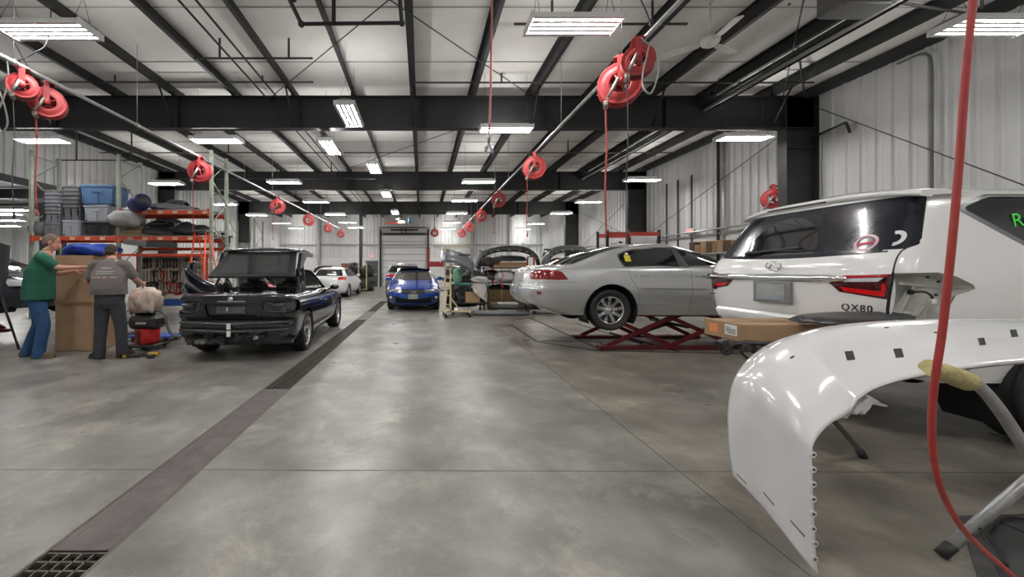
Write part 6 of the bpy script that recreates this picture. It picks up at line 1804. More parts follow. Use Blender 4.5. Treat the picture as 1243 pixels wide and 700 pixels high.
for i, (px, dz, s, sd) in enumerate(((196,0,(.9,.4,.26),1),(190,.26,(.8,.36,.22),2),(212,.02,(.7,.5,.20),3),(226,.0,(.55,.5,.42),4),(240,0,(.6,.45,.34),5),(247,.0,(.4,.4,.22),6),(205,.40,(.6,.3,.12),7))):
    part_blob('black moulded trim part '+['lying next to the planks on the rack','leaning on the first part by the planks','lying flat in the middle of the rack bay','bulky and upright in the middle of the rack bay','rounded, next to the right upright','small, at the ladder end of the rack','thin, resting on top of the pile'][i], px11(px), 11.3+.1*(i % 3), ZD+dz, s, M_BLKP, sd)
part_blob('low grey moulded cover lying on the topmost rack deck', px11(205), 11.4, 3.06, (1.6,.6,.22), mat('grey_moulding', (.12,.12,.125), .5), 31)
o = part_blob('dark grey peaked cover on the topmost rack deck', px11(208), 11.5, 3.06, (.7,.5,.36), M_BLKP, 32)
q = MB().box((px11(177),10.88,2.12),(.62,.03,.16), Matrix.Rotation(.12,3,'Y'), bev=.006); q.box((px11(177),10.93,2.16),(.5,.06,.03))
tag(q.build('door_liner', mat('panel_grey', (.16,.16,.165), .5)), 'grey panel hooked over the front rack beam', 'panel')
q = MB().prism([(-.55,-.10),(.5,-.13),(.5,.02),(-.3,.06)], -.012, .012, M=Matrix.Rotation(pi/2,3,'X'), c=(px11(204),10.9,2.10))
q.box((px11(204),10.94,2.14),(.6,.06,.03)); tag(q.build('door_liner', mat('panel_dark', (.05,.05,.052), .5)), 'dark wedge-shaped panel hooked over the front rack beam', 'panel')
# ------------------------------------------------------------------ step ladder
def step_ladder(loc, rz):
    t = thing('step_ladder', 'orange fibreglass step ladder standing before the rack', 'ladder', loc, rz)
    m = mat('ladder_orange', srgb(232,78,42), .45, var=.1)
    H = 2.36
    for s_ in (-1,1):
        b = MB(); A = V((s_*.30,-.34,0)); B = V((s_*.17,-.05,H)); b.tube([A,B],.028,4); b.build('rail', m, t)
        b = MB(); A = V((s_*.27,.55,0)); B = V((s_*.17,.06,H-.05)); b.tube([A,B],.022,4); b.build('rear_rail', m, t)
        MB().box((s_*.30,-.34,.02),(.07,.08,.04)).build('foot', M_BLKP, t)
    for k in range(1,7):
        u = k*.305/H; x = .30+(.17-.30)*u; y = -.34+(.29)*u
        MB().box((0,y,k*.305),(2*x,.085,.03), bev=.004).build('step', M_GALV, t)
    for k in (1,3,5):
        u = k*.36/H; MB().tube([(-.27+.1*u,.55-.49*u,k*.36),(.27-.1*u,.55-.49*u,k*.36)], .012, 6).build('rear_brace', M_GALV, t)
    MB().box((0,0,H+.02),(.44,.22,.06), bev=.012).build('top_cap', mat('cap_grey', (.09,.10,.095), .5), t)
    s2 = MB()
    for s_ in (-1,1): s2.tube([(s_*.22,-.14,1.6),(s_*.21,.22,1.56)], .008, 6)
    s2.build('spreader', M_GALV, t)
step_ladder((-5.80,10.35,0), -.25)
# ------------------------------------------------------------------ tool board
TBX0, TBX1, TBY = -8.95, -6.75, 12.35
t = thing('tool_board', 'pale tool board on wheels hung with clamps and chains under the rack', 'tool board', ((TBX0+TBX1)/2, TBY, 0))
MB().box(((TBX0+TBX1)/2,TBY+.02,1.12),(TBX1-TBX0,.03,1.36)).build('board', mat('board_beige', srgb(226,212,190), .7, var=.15, scale=8), t, world=True)
q = MB()
for x in (TBX0,TBX1): q.box((x,TBY,1.0),(.05,.05,1.86)); q.box((x,TBY-.05,.12),(.06,.7,.06))
for z in (.42,1.80): q.box(((TBX0+TBX1)/2,TBY,z),(TBX1-TBX0,.05,.05))
q.build('frame', M_ORANGE, t, world=True)
MB().box(((TBX0+TBX1)/2,TBY-.14,.36),(TBX1-TBX0-.1,.30,.20), bev=.01).build('drawer_box', mat('bin_blue', srgb(40,82,150), .45), t, world=True)
for x in (TBX0+.05,TBX1-.05):
    for y in (-.33,.25): MB().lathe([(.001,-.02),(.045,-.02),(.045,.02),(.001,.02)], (x,TBY+y,.045), Matrix.Rotation(pi/2,3,'X'), 14).build('caster', M_BLKP, t, world=True)
M_TOOL = mat('tool_steel_dark', (.06,.055,.052), .45, metal=.6, var=.4, scale=20); M_TOOL2 = mat('tool_steel_grey', (.24,.235,.23), .4, metal=.7, var=.3, scale=20)
def clamp(x, z, L_, m, kind):
    b = MB(); y = TBY-.03
    if kind == 0:     # pull clamp: jaw block, shank, eye
        b.box((x,y,z-.06),(.10,.05,.12), bev=.012); b.box((x,y,z-.06-L_*.35),(.04,.03,L_*.5)); b.tube([(x+.035*cos(a),y,z-L_*.75+.04*sin(a)) for a in [2*pi*i/12 for i in range(12)]], .012, 6, closed=True)
    elif kind == 1:   # chain of links
        n = int(L_/.055)
        for i in range(n):
            zc = z-.03-i*.052; c = []
            for k in range(10):
                a = 2*pi*k/10; u = .018*cos(a); v = .034*sin(a); c.append((x+(u if i % 2 else 0),y+(0 if i % 2 else u),zc+v))
            b.tube(c,.007,5,closed=True)
        b.tube([(x,y,z-L_),(x+.03,y,z-L_-.05),(x+.01,y,z-L_-.10),(x-.03,y,z-L_-.08)], .012, 6)
    elif kind == 2:   # hook
        b.tube(spline([(x,y,z),(x,y,z-L_*.55),(x+.05,y,z-L_*.8),(x+.01,y,z-L_),(x-.05,y,z-L_*.85)],4), .016, 6); b.ball((x,y,z),(.03,.02,.03))
    else:             # screw jack
        b.cyl((x,y,z),(x,y,z-L_*.5),.035,n=10); b.cyl((x,y,z-L_*.5),(x,y,z-L_*.85),.02,n=8); b.box((x,y,z-L_*.92),(.12,.06,L_*.16), bev=.012); b.box((x,y,z-.03),(.13,.05,.05), bev=.01)
    o = b.build(['pull_clamp','tow_chain','pull_hook','screw_jack'][kind], m)
    return o
rr = random.Random(5)
names = [('pull clamp','clamp'),('tow chain','chain'),('pull hook','hook'),('screw jack','jack')]
row = 0
for z, n in ((1.74,20),(1.34,20),(.98,20)):
    for i in range(n):
        x = TBX0+.12+(TBX1-TBX0-.24)*i/(n-1)
        kind = rr.choice([0,0,1,2,3] if z > 1.5 else [0,1,1,2,3]); red = (i in (9,11) and z < 1.1) or (1.1 < z < 1.5 and i == 7)
        if red: kind = 3
        o = clamp(x, z, rr.uniform(.34,.42), M_TOOLRED if red else rr.choice([M_TOOL,M_TOOL,M_TOOL2]), kind)
        pos = 'number %d from the left of the %s row' % (i+1, 'upper' if z > 1.5 else 'lower')
        tag(o, ('red ' if red else 'dark steel ')+names[kind][0]+' hung on the tool board, '+['first','second','third','fourth','fifth','sixth','seventh','eighth','ninth','tenth','eleventh','twelfth','thirteenth','fourteenth','fifteenth','sixteenth','seventeenth','eighteenth','nineteenth','last'][i]+' from left in the '+('top' if z > 1.5 else 'middle' if z > 1.1 else 'bottom')+' row', names[kind][1], 'tools hung on the board')
q = MB().box((px11(255+12,11.6),11.95,1.98),(.50,.02,1.15))
t = thing('white_tool_panel', 'white panel with black tools behind the right rack upright', 'tool panel', (px11(267,11.6),11.97,1.42))
q.build('panel', M_LINER, t, world=True)
for px, pz in ((261,2.38),(270,2.28),(266,2.02),(272,1.80)):
    b = MB(); x = px11(px,11.5); b.box((x,11.925,pz),(.05,.03,.22), bev=.01); b.box((x+.03,11.925,pz+.09),(.14,.03,.05), bev=.01); b.build('hung_tool', M_TOOL, t, world=True)
q = MB()
for x in (-.22,.22): q.box((px11(267,11.6)+x,11.97,.71),(.04,.03,1.42))
q.build('leg', M_GALV, t, world=True)
# far pale rack frames and wire basket behind the convertible
for px, lab in ((281,'thin pale rack frame far behind the convertible, left of the pair'),(313,'thin pale rack frame far behind the convertible, right of the pair')):
    t = thing('pallet_upright', lab, 'rack frame', ((px-PX0)*19/FPX, 19, 0)); q = MB(); x = (px-PX0)*19/FPX
    for y in (18.6,19.6): q.box((x,y,1.9),(.07,.07,3.8))
    for k in range(5): q.tube([(x,18.6 if k % 2 else 19.6,.3+k*.7),(x,19.6 if k % 2 else 18.6,1.0+k*.7)], .015, 6)
    q.build('frame', M_RKGRN, t, world=True)
q = MB(); xa, xb = (281-PX0)*19/FPX, (313-PX0)*19/FPX
for y in (18.6,19.6):
    for z in (1.2,2.3): q.box(((xa+xb)/2,y,z),(xb-xa-.07,.05,.09))
tag(q.build('storage_beam', M_RKGRN), 'pale cross beams joining the far rack frames', 'rack beam')
t = thing('wire_basket', 'wire basket resting on the far rack beams behind the convertible', 'basket', ((305-PX0)*18.9/FPX,18.9,2.35))
q = MB(); x0 = -.75; 
for k in range(16): q.tube([(x0+k*.1,-.35,0),(x0+k*.1,-.42,.28)],.006,4); q.tube([(x0+k*.1,.35,0),(x0+k*.1,.42,.28)],.006,4); q.tube([(x0+k*.1,-.35,0),(x0+k*.1,.35,0)],.006,4)
for z, e in ((0,.35),(.14,.385),(.28,.42)):
    for s_ in (-1,1): q.tube([(-.75,s_*e,z),(.75,s_*e,z)],.008,5)
q.build('basket', M_GALV, t)
# black bumper cover standing left of the convertible
def bumper_cover(name, label, cat='bumper cover', Wd=1.75, h=.45, depth=.45, m=None, n=26, group=None):
    """curved car bumper: wide face with wrap-around ends; origin at the middle of its lower edge, face towards -y"""
    t = thing(name, label, cat, group=group)
    b = MB(); rows = []
    prof = [(.06,0),(.0,.03),(-.02,.10),(.0,.17),(.05,.20),(.02,.24),(-.01,.34),(.03,.42),(.10,.45)]
    for dy, z in prof:
        row = []
        for i in range(n+1):
            a = -1+2*i/n; e = abs(a)
            if e < .72: x = a/.72*(Wd/2-.12); y = .10*(e/.72)**2.5
            else:
                u = (e-.72)/.28; x = math.copysign(Wd/2-.12+.12*sin(min(1,u*1.6)*pi/2), a); y = .10+(depth-.10)*u**1.2
            row.append(V((x, y+dy*(1 if e < .72 else max(.1,1-u)), z*h/.45)))
        rows.append(row)
    b.grid(rows)
    b.build('cover', m, t, thick=.008)
    g = MB(); g.grid([[V((x,.018+.1*(abs(x)/(Wd/2-.12)*1)**2.5*.72,z)) for x in [-.5+.1*k for k in range(11)]] for z in (.05*h/.45,.15*h/.45)])
    g.build('intake', M_UNDER, t)
    return t
t = bumper_cover('bumper_cover', 'black bumper cover propped up on the floor left of the convertible', m=M_BLACK, Wd=1.5, h=.62)
t.location = (-4.75,8.3,.62); t.rotation_euler = (.25,.35,-.45)
st = MB(); st.box((0,.25,-.30),(.5,.06,.06)); 
for x in (-.35,.35):
    for y in (.05,.45): st.tube([(x*.8,.22,-.0),(x,y,-.60)], .016, 6)
st.tube([(-.35,.22,-.0),(.35,.22,0)], .016, 6)
so_ = MB(); 
for x in (-.35,.35):
    for y in (-.2,.25): so_.tube([(-4.75+x*.8,8.47,.74),(-4.75+x,8.47+y,.01)], .016, 6)
so_.tube([(-5.05,8.47,.74),(-4.45,8.47,.74)], .02, 6)
tag(so_.build('trestle', M_GRIME), 'low dark trestle under the propped black bumper cover', 'trestle')
# ================================================================== middle: parts stands and clutter
M_CREAM = mat('stand_cream', srgb(206,190,146), .5, var=.15, scale=9)
def caster(parent, x, y, r=.05):
    c = MB(); c.lathe([(.001,-.02),(r*.7,-.02),(r,-.014),(r,.014),(r*.7,.02),(.001,.02)], (x,y,r), Matrix.Rotation(pi/2,3,'X'), 14)
    c.box((x,y,r*2.0),(.03,.05,.04)); c.box((x,y-.026,r*1.4),(.02,.006,r*1.4)); c.box((x,y+.026,r*1.4),(.02,.006,r*1.4))
    return c.build('caster', M_BLKP, parent)
def parts_stand(label, loc, rz, W_, D_, H, arms=True, m=None, posts=2):
    """rolling bumper stand: base with casters, upright posts, arms"""
    m = m or M_CREAM
    t = thing('parts_stand', label, 'parts stand', loc, rz)
    b = MB()
    for x in (-W_/2, W_/2): b.box((x,0,.15),(.05,D_,.05))
    b.box((0,0,.15),(W_,.05,.05)); b.build('base', m, t)
    for x in (-W_/2, W_/2)[:posts]:
        p = MB(); p.box((x,0,H/2+.1),(.055,.055,H-.1)); p.tube([(x,-D_*.35,.17),(x,0,.6)], .02, 6)
        p.tube([(x,D_*.35,.17),(x,0,.6)], .02, 6)
        for z in [.5+.22*k for k in range(int((H-.5)/.22))]: p.box((x,-.0285,z),(.02,.004,.06))
        p.build('post', m, t)
        if arms:
            for z in (H*.62, H-.04): MB().tube(spline([(x,-.42,z+.06),(x,-.36,z),(x,0,z),(x,.36,z),(x,.42,z+.06)],4), .018, 6).build('arm', m, t)
    for x in (-W_/2, W_/2):
        for y in (-D_/2+.03, D_/2-.03): caster(t, x, y)
    return t
# ladder-like cream stand with the grey bumper cover draped over it
t = thing('parts_stand', 'tall cream parts stand with caster base right of the blue sedan', 'parts stand', (.78,11.5,0))
for x in (-.10,.06):
    p = MB(); p.box((x,0,1.06),(.05,.05,1.96)); p.build('post', M_CREAM, t)
r_ = MB()
for k in range(7): r_.tube([(-.10,0,.35+k*.26),(.06,0,.35+k*.26)], .014, 6)
r_.build('rung', M_CREAM, t)
b = MB(); b.box((.22,0,.15),(.86,.05,.05)); b.box((-.10,0,.15),(.05,.8,.05)); b.box((.60,0,.15),(.05,.5,.05)); b.tube([(.06,0,.55),(.35,0,.17)], .018, 6); b.build('base', M_CREAM, t)
MB().tube(spline([(-.02,0,2.02),(.25,-.0,2.06),(.62,0,2.02)],4), .02, 6).build('arm', M_CREAM, t); MB().tube([(.06,0,1.5),(.5,0,1.5)], .02, 6).build('arm', M_CREAM, t)
for x, y in ((-.10,-.38),(-.10,.38),(.60,-.22),(.60,.22)): caster(t, x, y)
t = bumper_cover('bumper_cover', 'grey bumper cover hung over the tall cream stand', m=mat('grey_bumper_paint', srgb(112,116,122), .3, coat=.8), Wd=1.1, h=.5, depth=.35)
t.location = (1.17,11.32,1.50); t.rotation_euler = (-.55,.42,.35)
q = MB(); q.box((1.17,11.5,1.80),(.5,.05,.05)); tag(q.build('stand_hook', M_BLKP), 'dark padded hook bar carrying the grey bumper cover', 'hook bar')
# work table with cloth, box and parts
t = thing('parts_cart', 'dark wheeled parts cart with a teal edge beside the cream stand', 'cart', (1.50,12.2,0))
b = MB()
for z in (.35,.92): b.box((0,0,z),(1.15,.6,.04), bev=.006)
b.build('shelf', M_BLKP, t)
for x in (-.54,.54):
    for y in (-.27,.27):
        p = MB(); p.box((x,y,.5),(.035,.035,.86)); p.build('leg', M_BLKP, t); caster(t, x, y, .045)
MB().box((0,-.31,.935),(1.16,.02,.035)).build('edge_strip', mat('teal_edge', srgb(70,160,160), .5), t)
crumple('drape_cloth', 'white cloth bunched at the right end of the wheeled parts cart', 'cloth', (1.78,12.15,.942), (.55,.5,.22), mat('white_cloth', srgb(196,192,188), .8, var=.1), 3, .12)
q = MB().box((1.55,12.1,.535),(.44,.36,.32), bev=.006); q.box((1.55,11.917,.55),(.10,.004,.05)); tag(q.build('cardboard_box', M_CARD), 'small cardboard box on the lower shelf of the wheeled parts cart', 'box')
crumple('green_cloth', 'pale green cloth hanging in a bundle at the left end of the parts cart', 'cloth', (1.10,12.05,.942), (.28,.3,.5), mat('mint_cloth', srgb(128,184,150), .8, var=.1), 6, .10)
for i, (x, y, s, lab) in enumerate(((1.35,12.3,(.5,.4,.30),'black duct part on the wheeled parts cart beside the green cloth'),(1.62,12.35,(.6,.4,.42),'black bulky trim part at the back of the wheeled parts cart'))):
    o = part_blob(lab, x, y, .945, s, M_BLKP, 50+i); o['label'] = lab; del o['group']
for i, (x, y, z, s, rz_, lab) in enumerate(((1.30,12.95,.0,(.9,.6,.95),.4,'large black trim part standing on the floor behind the wheeled parts cart'),(1.75,13.0,.0,(.8,.5,1.25),-.4,'tall black trim part on the floor behind the wheeled parts cart'),
     (1.35,12.2,.375,(.6,.45,.34),.2,'black trim part at the left of the low shelf of the wheeled cart'),(1.85,12.25,.375,(.4,.4,.40),.6,'dark trim part at the right of the low shelf of the wheeled cart'))):
    o = part_blob(lab, x, y, z, s, [M_BLKP, M_GRIME][i % 2], 120+i); o['label'] = lab; o.rotation_euler = (0,0,rz_); del o['group']
q = MB(); q.grid([[V((1.52+.42*u+.03*sin(v*9+u*5), 11.865-.02*v-.02*sin(u*14+v*4), .96-(.20+.38*u)*v)) for u in [k/12 for k in range(13)]] for v in [k/8 for k in range(9)]])
o = q.build('drape_cloth', mat('white_cloth', srgb(196,192,188), .8), thick=.006); tag(o, 'white cloth hanging off the front edge of the wheeled parts cart', 'cloth')
# big parts rack with a black bumper cover arching over it
RX, RY = 2.78, 12.9
t = thing('parts_rack', 'large dark parts rack heaped with boxes under an arched black bumper', 'rack', (RX,RY,0))
b = MB()
for z in (.45,.95,1.42): b.box((0,0,z),(1.62,.8,.035))
b.build('shelf', M_GRIME, t)
for x in (-.8,.8):
    for y in (-.38,.38):
        p = MB(); p.box((x,y,.95),(.045,.045,1.7)); p.build('post', M_TOOLRED if x > 0 else M_GRIME, t); caster(t, x, y, .05)
def arch_bumper(label, loc, rz, Wd, H, m, dep=.42):
    t = thing('bumper_cover', label, 'bumper cover', loc, rz); b = MB(); n = 30
    rows = []
    for dy, dz in ((-dep/2,-.16),(-dep/2-.02,-.05),(-dep*.36,.02),(-dep*.1,.05),(dep*.25,.04),(dep/2,-.02)):
        row = []
        for i in range(n+1):
            a = pi*(.02+.96*i/n); cx = -cos(a); sx = sin(a)
            x = math.copysign(abs(cx)**.75, cx)*Wd/2; z = H*(sx**.62)
            k = 1+dz/1.2
            row.append(V((x*(1+dz*.35), dy, z+dz)))
        rows.append(row)
    b.grid(rows); b.build('cover', m, t, thick=.01)
    for i in range(9):
        g = MB()
        a = pi*(.18+.64*i/8); x = -math.copysign(abs(cos(a))**.75, cos(a))*Wd/2; z = H*(sin(a)**.62)
        g.box((x*.97,-dep/2-.012,z-.10),(.07,.012,.028), Matrix.Rotation(-(a-pi/2)*.5,3,'Y'))
        g.build('clip_slot', mat('slot_pale', (.42,.42,.40), .6), t)
    return t
arch_bumper('black bumper cover arching over the heaped parts rack', (RX+.02,RY-.1,1.25), 0, 2.05, .86, M_BLKP)
arch_bumper('dark grey bumper cover arching over the rack behind the silver sedan', (4.75,12.6,1.15), 0, 1.75, .95, mat('bumper_slate', srgb(88,90,94), .35, coat=.5))
q = MB(); q.tube([(RX-.9,RY,1.98),(RX+.9,RY,1.98)], .022, 8)
for x in (-.8,.8): q.tube([(RX+x,RY,1.80),(RX+x,RY,1.98)], .018, 6); q.tube([(RX+x,RY-.38,1.8),(RX+x,RY+.38,1.8)], .018, 6)
tag(q.build('rack_cross_bar', M_GRIME), 'dark cross bar on the heaped parts rack carrying the arched bumper', 'bar')
def cbox(lab, x, y, z, s, m, rz=0, cat='box', name='cardboard_box'):
    b = MB().box((x,y,z+s[2]/2), s, rz, bev=.008)
    return tag(b.build(name, m), lab, cat)
cbox('flat tan carton lying on the top shelf of the heaped parts rack', RX+.05, RY, 1.44, (1.1,.6,.09), M_CARD, .06)
cbox('second tan carton lying on the first on the heaped parts rack', RX+.18, RY-.02, 1.532, (.9,.5,.08), M_CARDD, -.05)
crumple('plastic_wrap', 'white plastic wrap hanging on the middle shelf of the heaped parts rack', 'plastic wrap', (RX-.10,RY-.15,.97), (.62,.4,.38), mat('white_wrap', srgb(200,202,204), .35, var=.2), 14, .14)
cbox('tan carton standing at the right of the middle shelf of the parts rack', RX+.52, RY, .97, (.4,.4,.34), M_CARD, .1)
for i, (x, z, s, lab) in enumerate(((-.55,.97,(.5,.5,.40),'black moulded part at the left of the middle shelf of the parts rack'),(-.35,.47,(.7,.5,.34),'black moulded part at the left of the low shelf of the parts rack'),(.35,.47,(.6,.5,.30),'black moulded part at the right of the low shelf of the parts rack'),(-.45,1.44,(.5,.5,.3),'dark moulded part at the left of the top shelf of the parts rack'))):
    o = part_blob(lab, RX+x, RY, z, s, M_BLKP, 70+i); o['label'] = lab; del o['group']; o.rotation_euler = (0,0,o.rotation_euler.z*.3)
for i, (x, z, c, lab) in enumerate(((.68,.97,srgb(150,50,60),'slim red box at the right end of the middle shelf of the parts rack'),(.15,.47,srgb(60,80,150),'small blue can on the low shelf of the parts rack'))):
    q = MB()
    if i == 0: q.box((RX+x,RY-.25,z+.16),(.08,.2,.32), bev=.006)
    else: q.lathe([(.001,0),(.06,0),(.062,.18),(.05,.2),(.001,.2)], (RX+x,RY-.25,z), None, 14)
    tag(q.build(['slim_box','paint_can'][i], mat('clutter_%d' % i, c, .5)), lab, ['box','can'][i])
for px, lab in ((590,'cream parts stand with caster feet before the heaped parts rack, left one'),(632,'cream parts stand with caster feet before the heaped parts rack, right one')):
    x = (px-PX0)*12.1/FPX
    t = thing('parts_stand', lab, 'parts stand', (x,12.05,0))
    MB().box((0,0,.58),(.05,.05,.9)).build('post', M_CREAM, t)
    b = MB(); b.box((.18 if px > 600 else -.0,0,.14),(.46 if px > 600 else .06,.05,.045)); b.box((0,0,.14),(.05,.6,.045)); b.build('base', M_CREAM, t)
    for x_, y_ in ((0,-.28),(0,.28))+(((.40,0),) if px > 600 else ()): caster(t, x_, y_)
# gold perforated panel and long bars lying low
t = thing('perforated_panel', 'gold-brown perforated panel standing low in front of the heaped parts rack', 'panel', (2.72,12.35,.36))
b = MB(); b.box((0,0,.19),(1.28,.03,.38)); b.build('panel', mat('gold_panel', srgb(124,104,66), .45, metal=.4, var=.5, scale=26, col2=srgb(54,44,28)), t)
b = MB()
for x in (-.6,-.2,.2,.6):
    b.box((x,0,.19),(.03,.045,.40))
b.build('rib', mat('gold_rib', srgb(140,120,78), .45, metal=.4), t)
for x, w in ((-.5,'left'),(.5,'right')):
    q = MB().box((2.72+x,12.35,.1775),(.3,.3,.355), bev=.01); tag(q.build('wood_block', M_CARDD), 'wooden block under the %s end of the gold-brown perforated panel' % w, 'block')
def long_bar(lab, x, y, z, L_, m, h=.16, d=.18, bow=.12, rz=0):
    b = MB(); rows = []
    for i in range(17):
        u = -1+i/8; yy = bow*u*u
        rows.append([V((u*L_/2, yy+dy, dz)) for dy, dz in ((0,0),(-d/2,h*.2),(-d/2*1.05,h*.6),(-d/4,h),(d/4,h*.9),(d/2,h*.4),(d/3,0))])
    b.grid(rows, cv=True); b.add(rows[0],[tuple(range(7))]); b.add(rows[-1],[tuple(range(7))])
    o = b.build('bumper_beam', m, origin=0); o.location = (x,y,z); o.rotation_euler = (0,0,rz)
    return tag(o, lab, 'bumper beam')
long_bar('grey bumper beam lying on the floor before the parts stands', 2.40, 11.72, .0, 1.7, mat('beam_grey', srgb(120,122,126), .4), rz=.05)
long_bar('black bumper beam lying across the feet of the cream stands', 2.85, 11.75, .17, 1.6, M_BLKP, rz=-.04)
long_bar('pale sill panel lying on the floor behind the silver sedan', 4.40, 12.2, 0, 1.9, mat('sill_silver', srgb(170,172,176), .35, coat=.4), h=.22)
for i, (x, y, z, s, rz_, lab) in enumerate((
    (-.45,.05,1.0,(.7,.5,.36),.2,'black dashboard part left on the middle shelf of the heaped rack'),(.18,-.1,1.0,(.5,.4,.30),-.3,'black door trim in the middle of the heaped rack'),
    (-.2,.0,.50,(.9,.5,.40),.1,'dark seat shell on the low shelf of the heaped rack'),(.05,.1,1.62,(1.2,.5,.22),.05,'dark roof lining on the cartons of the heaped rack'),
    (-.62,-.25,1.44,(.4,.3,.34),.5,'black mirror housing at the left of the heaped rack'))):
    o = part_blob(lab, RX+x, RY+y, z, s, M_BLKP if i % 2 else M_GRIME, 90+i); o['label'] = lab; o.rotation_euler = (0,0,rz_); o['group'] = 'dark car parts on the heaped rack'
for i, (x, z, L_) in enumerate(((-.74,1.36,.55),(-.25,1.34,.5),(.30,1.36,.55),(.66,1.33,.45))):
    q = MB(); q.tube(spline([(RX+x,RY-.42,z+.06),(RX+x+.05,RY-.44,z-L_*.3),(RX+x-.04,RY-.43,z-L_*.7),(RX+x+.03,RY-.44,z-L_)],5), .014, 6); q.box((RX+x+.03,RY-.44,z-L_),(.05,.04,.06), bev=.008)
    tag(q.build('cable_loom', [M_BLKP, M_TOOLRED, M_BLKP, M_TOOLRED][i]), ['black cable loom hanging at the left of the heaped rack','red strap hanging left of the middle of the heaped rack','black cable loom hanging right of the middle of the heaped rack','red strap hanging at the right of the heaped rack'][i], 'strap' if i % 2 else 'cable')
# rack behind the sedan
t = thing('parts_rack', 'small dark rack under the arched slate bumper behind the silver sedan', 'rack', (4.75,12.75,0))
b = MB()
for z in (.5,1.0,1.5): b.box((0,0,z),(1.4,.7,.03))
b.build('shelf', M_GRIME, t)
for x in (-.68,.68):
    for y in (-.33,.33): p = MB(); p.box((x,y,1.0),(.04,.04,1.85)); p.build('post', M_GRIME, t); caster(t, x, y)
q = MB(); q.tube([(3.95,12.7,2.03),(5.55,12.7,2.03)], .022, 8)
for x in (-.68,.68): q.tube([(4.75+x,12.42,1.93),(4.75+x,13.08,1.93)], .02, 6); q.tube([(4.75+x,12.7,1.93),(4.75+x,12.7,2.03)], .018, 6)
tag(q.build('rack_cross_bar', M_GRIME), 'dark cross bar on the small rack carrying the slate bumper', 'bar')
crumple('red_bundle', 'dark red bundle on the top shelf of the small rack', 'bundle', (4.85,12.7,1.517), (.55,.5,.26), mat('bundle_red', srgb(120,40,48), .7, var=.3), 17, .12)
crumple('tan_bundle', 'tan wrapped parts bundle beside the red one on the small rack', 'bundle', (4.40,12.7,1.517), (.4,.45,.24), M_CARDD, 18, .12)
cbox('yellowish carton on the middle shelf of the small rack', 4.7, 12.7, 1.017, (.6,.45,.36), M_CARD)
# grey wing mirror stack / hanging parts left of the tall stand
t = parts_stand('dark parts stand hung with black trim right behind the blue sedan', (1.35,14.6,0), .3, .6, .7, 1.7, m=M_GRIME)
o = bumper_cover('bumper_cover', 'dark bumper end hung on the dark stand behind the blue sedan', m=mat('bumper_navy', (.03,.035,.05), .3, coat=.6), Wd=.8, h=.6, depth=.3); o.location = (1.30,14.22,.95); o.rotation_euler = (-.2,0,.1)
# red two-post lift beside the overhead door
t = thing('two_post_lift', 'red two-post lift beside the overhead door', 'lift', (1.05,25.5,0))
for x in (.42,4.6):
    p = MB(); p.box((x,25.5,1.45 if x < 1 else 1.0),(.17,.30,2.86 if x < 1 else 1.96), bev=.02); p.box((x,25.5,.02),(.5,.6,.04)); p.build('post', mat('lift_red', srgb(138,34,36), .45), t, world=True)
a = MB()
for x, s_ in ((.42,1),(4.6,-1)): a.box((x+.5*s_,25.2,1.75),(1.0,.12,.34), bev=.02); a.box((x+.4*s_,25.9,1.72),(.9,.12,.2), .5*s_)
a.build('lift_arm', mat('lift_red', srgb(138,34,36), .45), t, world=True)
MB().box((2.5,25.5,.05),(4.3,.3,.05)).build('floor_plate', M_GRIME, t, world=True)
# exit sign over the back door
t = thing('exit_sign', 'small red lit sign on the back wall above the charcoal door', 'sign', (-4.15,YB-.12,2.42))
MB().box((0,0,.12),(.38,.05,.22), bev=.008).build('housing', M_HOOD, t)
Mx = frame3((0,-.032,.12), (1,0,0), (0,0,1), (0,-1,0))
text_mesh('EXIT', .17, Mx, mat('exit_red_glow', srgb(230,60,60), .5, emit=srgb(240,70,70), estr=1.6), 'letters', t, .002)
t = thing('exit_sign', 'small red and green lit sign on the right wall left of the grey pipes', 'sign', (XR-.14,14.6,2.68))
MB().box((0,0,.12),(.06,.36,.22), bev=.008).build('housing', M_HOOD, t)
Mx = frame3((-.036,0,.12), (0,-1,0), (0,0,1), (-1,0,0))
text_mesh('EXIT', .17, Mx, mat('exit_red_glow', srgb(230,60,60), .5, emit=srgb(240,70,70), estr=1.6), 'letters', t, .002)
MB().box((-.02,-.24,.10),(.10,.10,.14), bev=.02).build('emergency_lamp', mat('lamp_green', srgb(96,150,110), .5), t)
# red-beamed storage rack and white panel behind the sedan roof
t = thing('storage_rack', 'rack with red beams and grey posts against the right wall behind the silver sedan', 'rack', (8.0,15.2,0))
for x in (7.0,8.95):
    for y in (14.8,15.6):
        p = MB(); p.box((x,y,1.44),(.08,.08,2.88)); p.build('post', M_STEEL, t, world=True)
for y in (14.78,15.62):
    for z in (1.5,2.72): MB().box((7.98,y,z),(1.9,.06,.15)).build('beam', mat('beam_red', srgb(170,62,52), .5), t, world=True)
cbox('white board standing on the red rack behind the silver sedan', 8.3, 14.70, 2.05, (.92,.05,.58), M_LINER, name='white_board', cat='board')
q = MB(); q.box((8.3,14.72,1.0),(.06,.05,2.0)); q.box((8.3,14.72,.02),(.6,.3,.04)); tag(q.build('board_post', M_GALV), 'grey post holding up the white board', 'post')
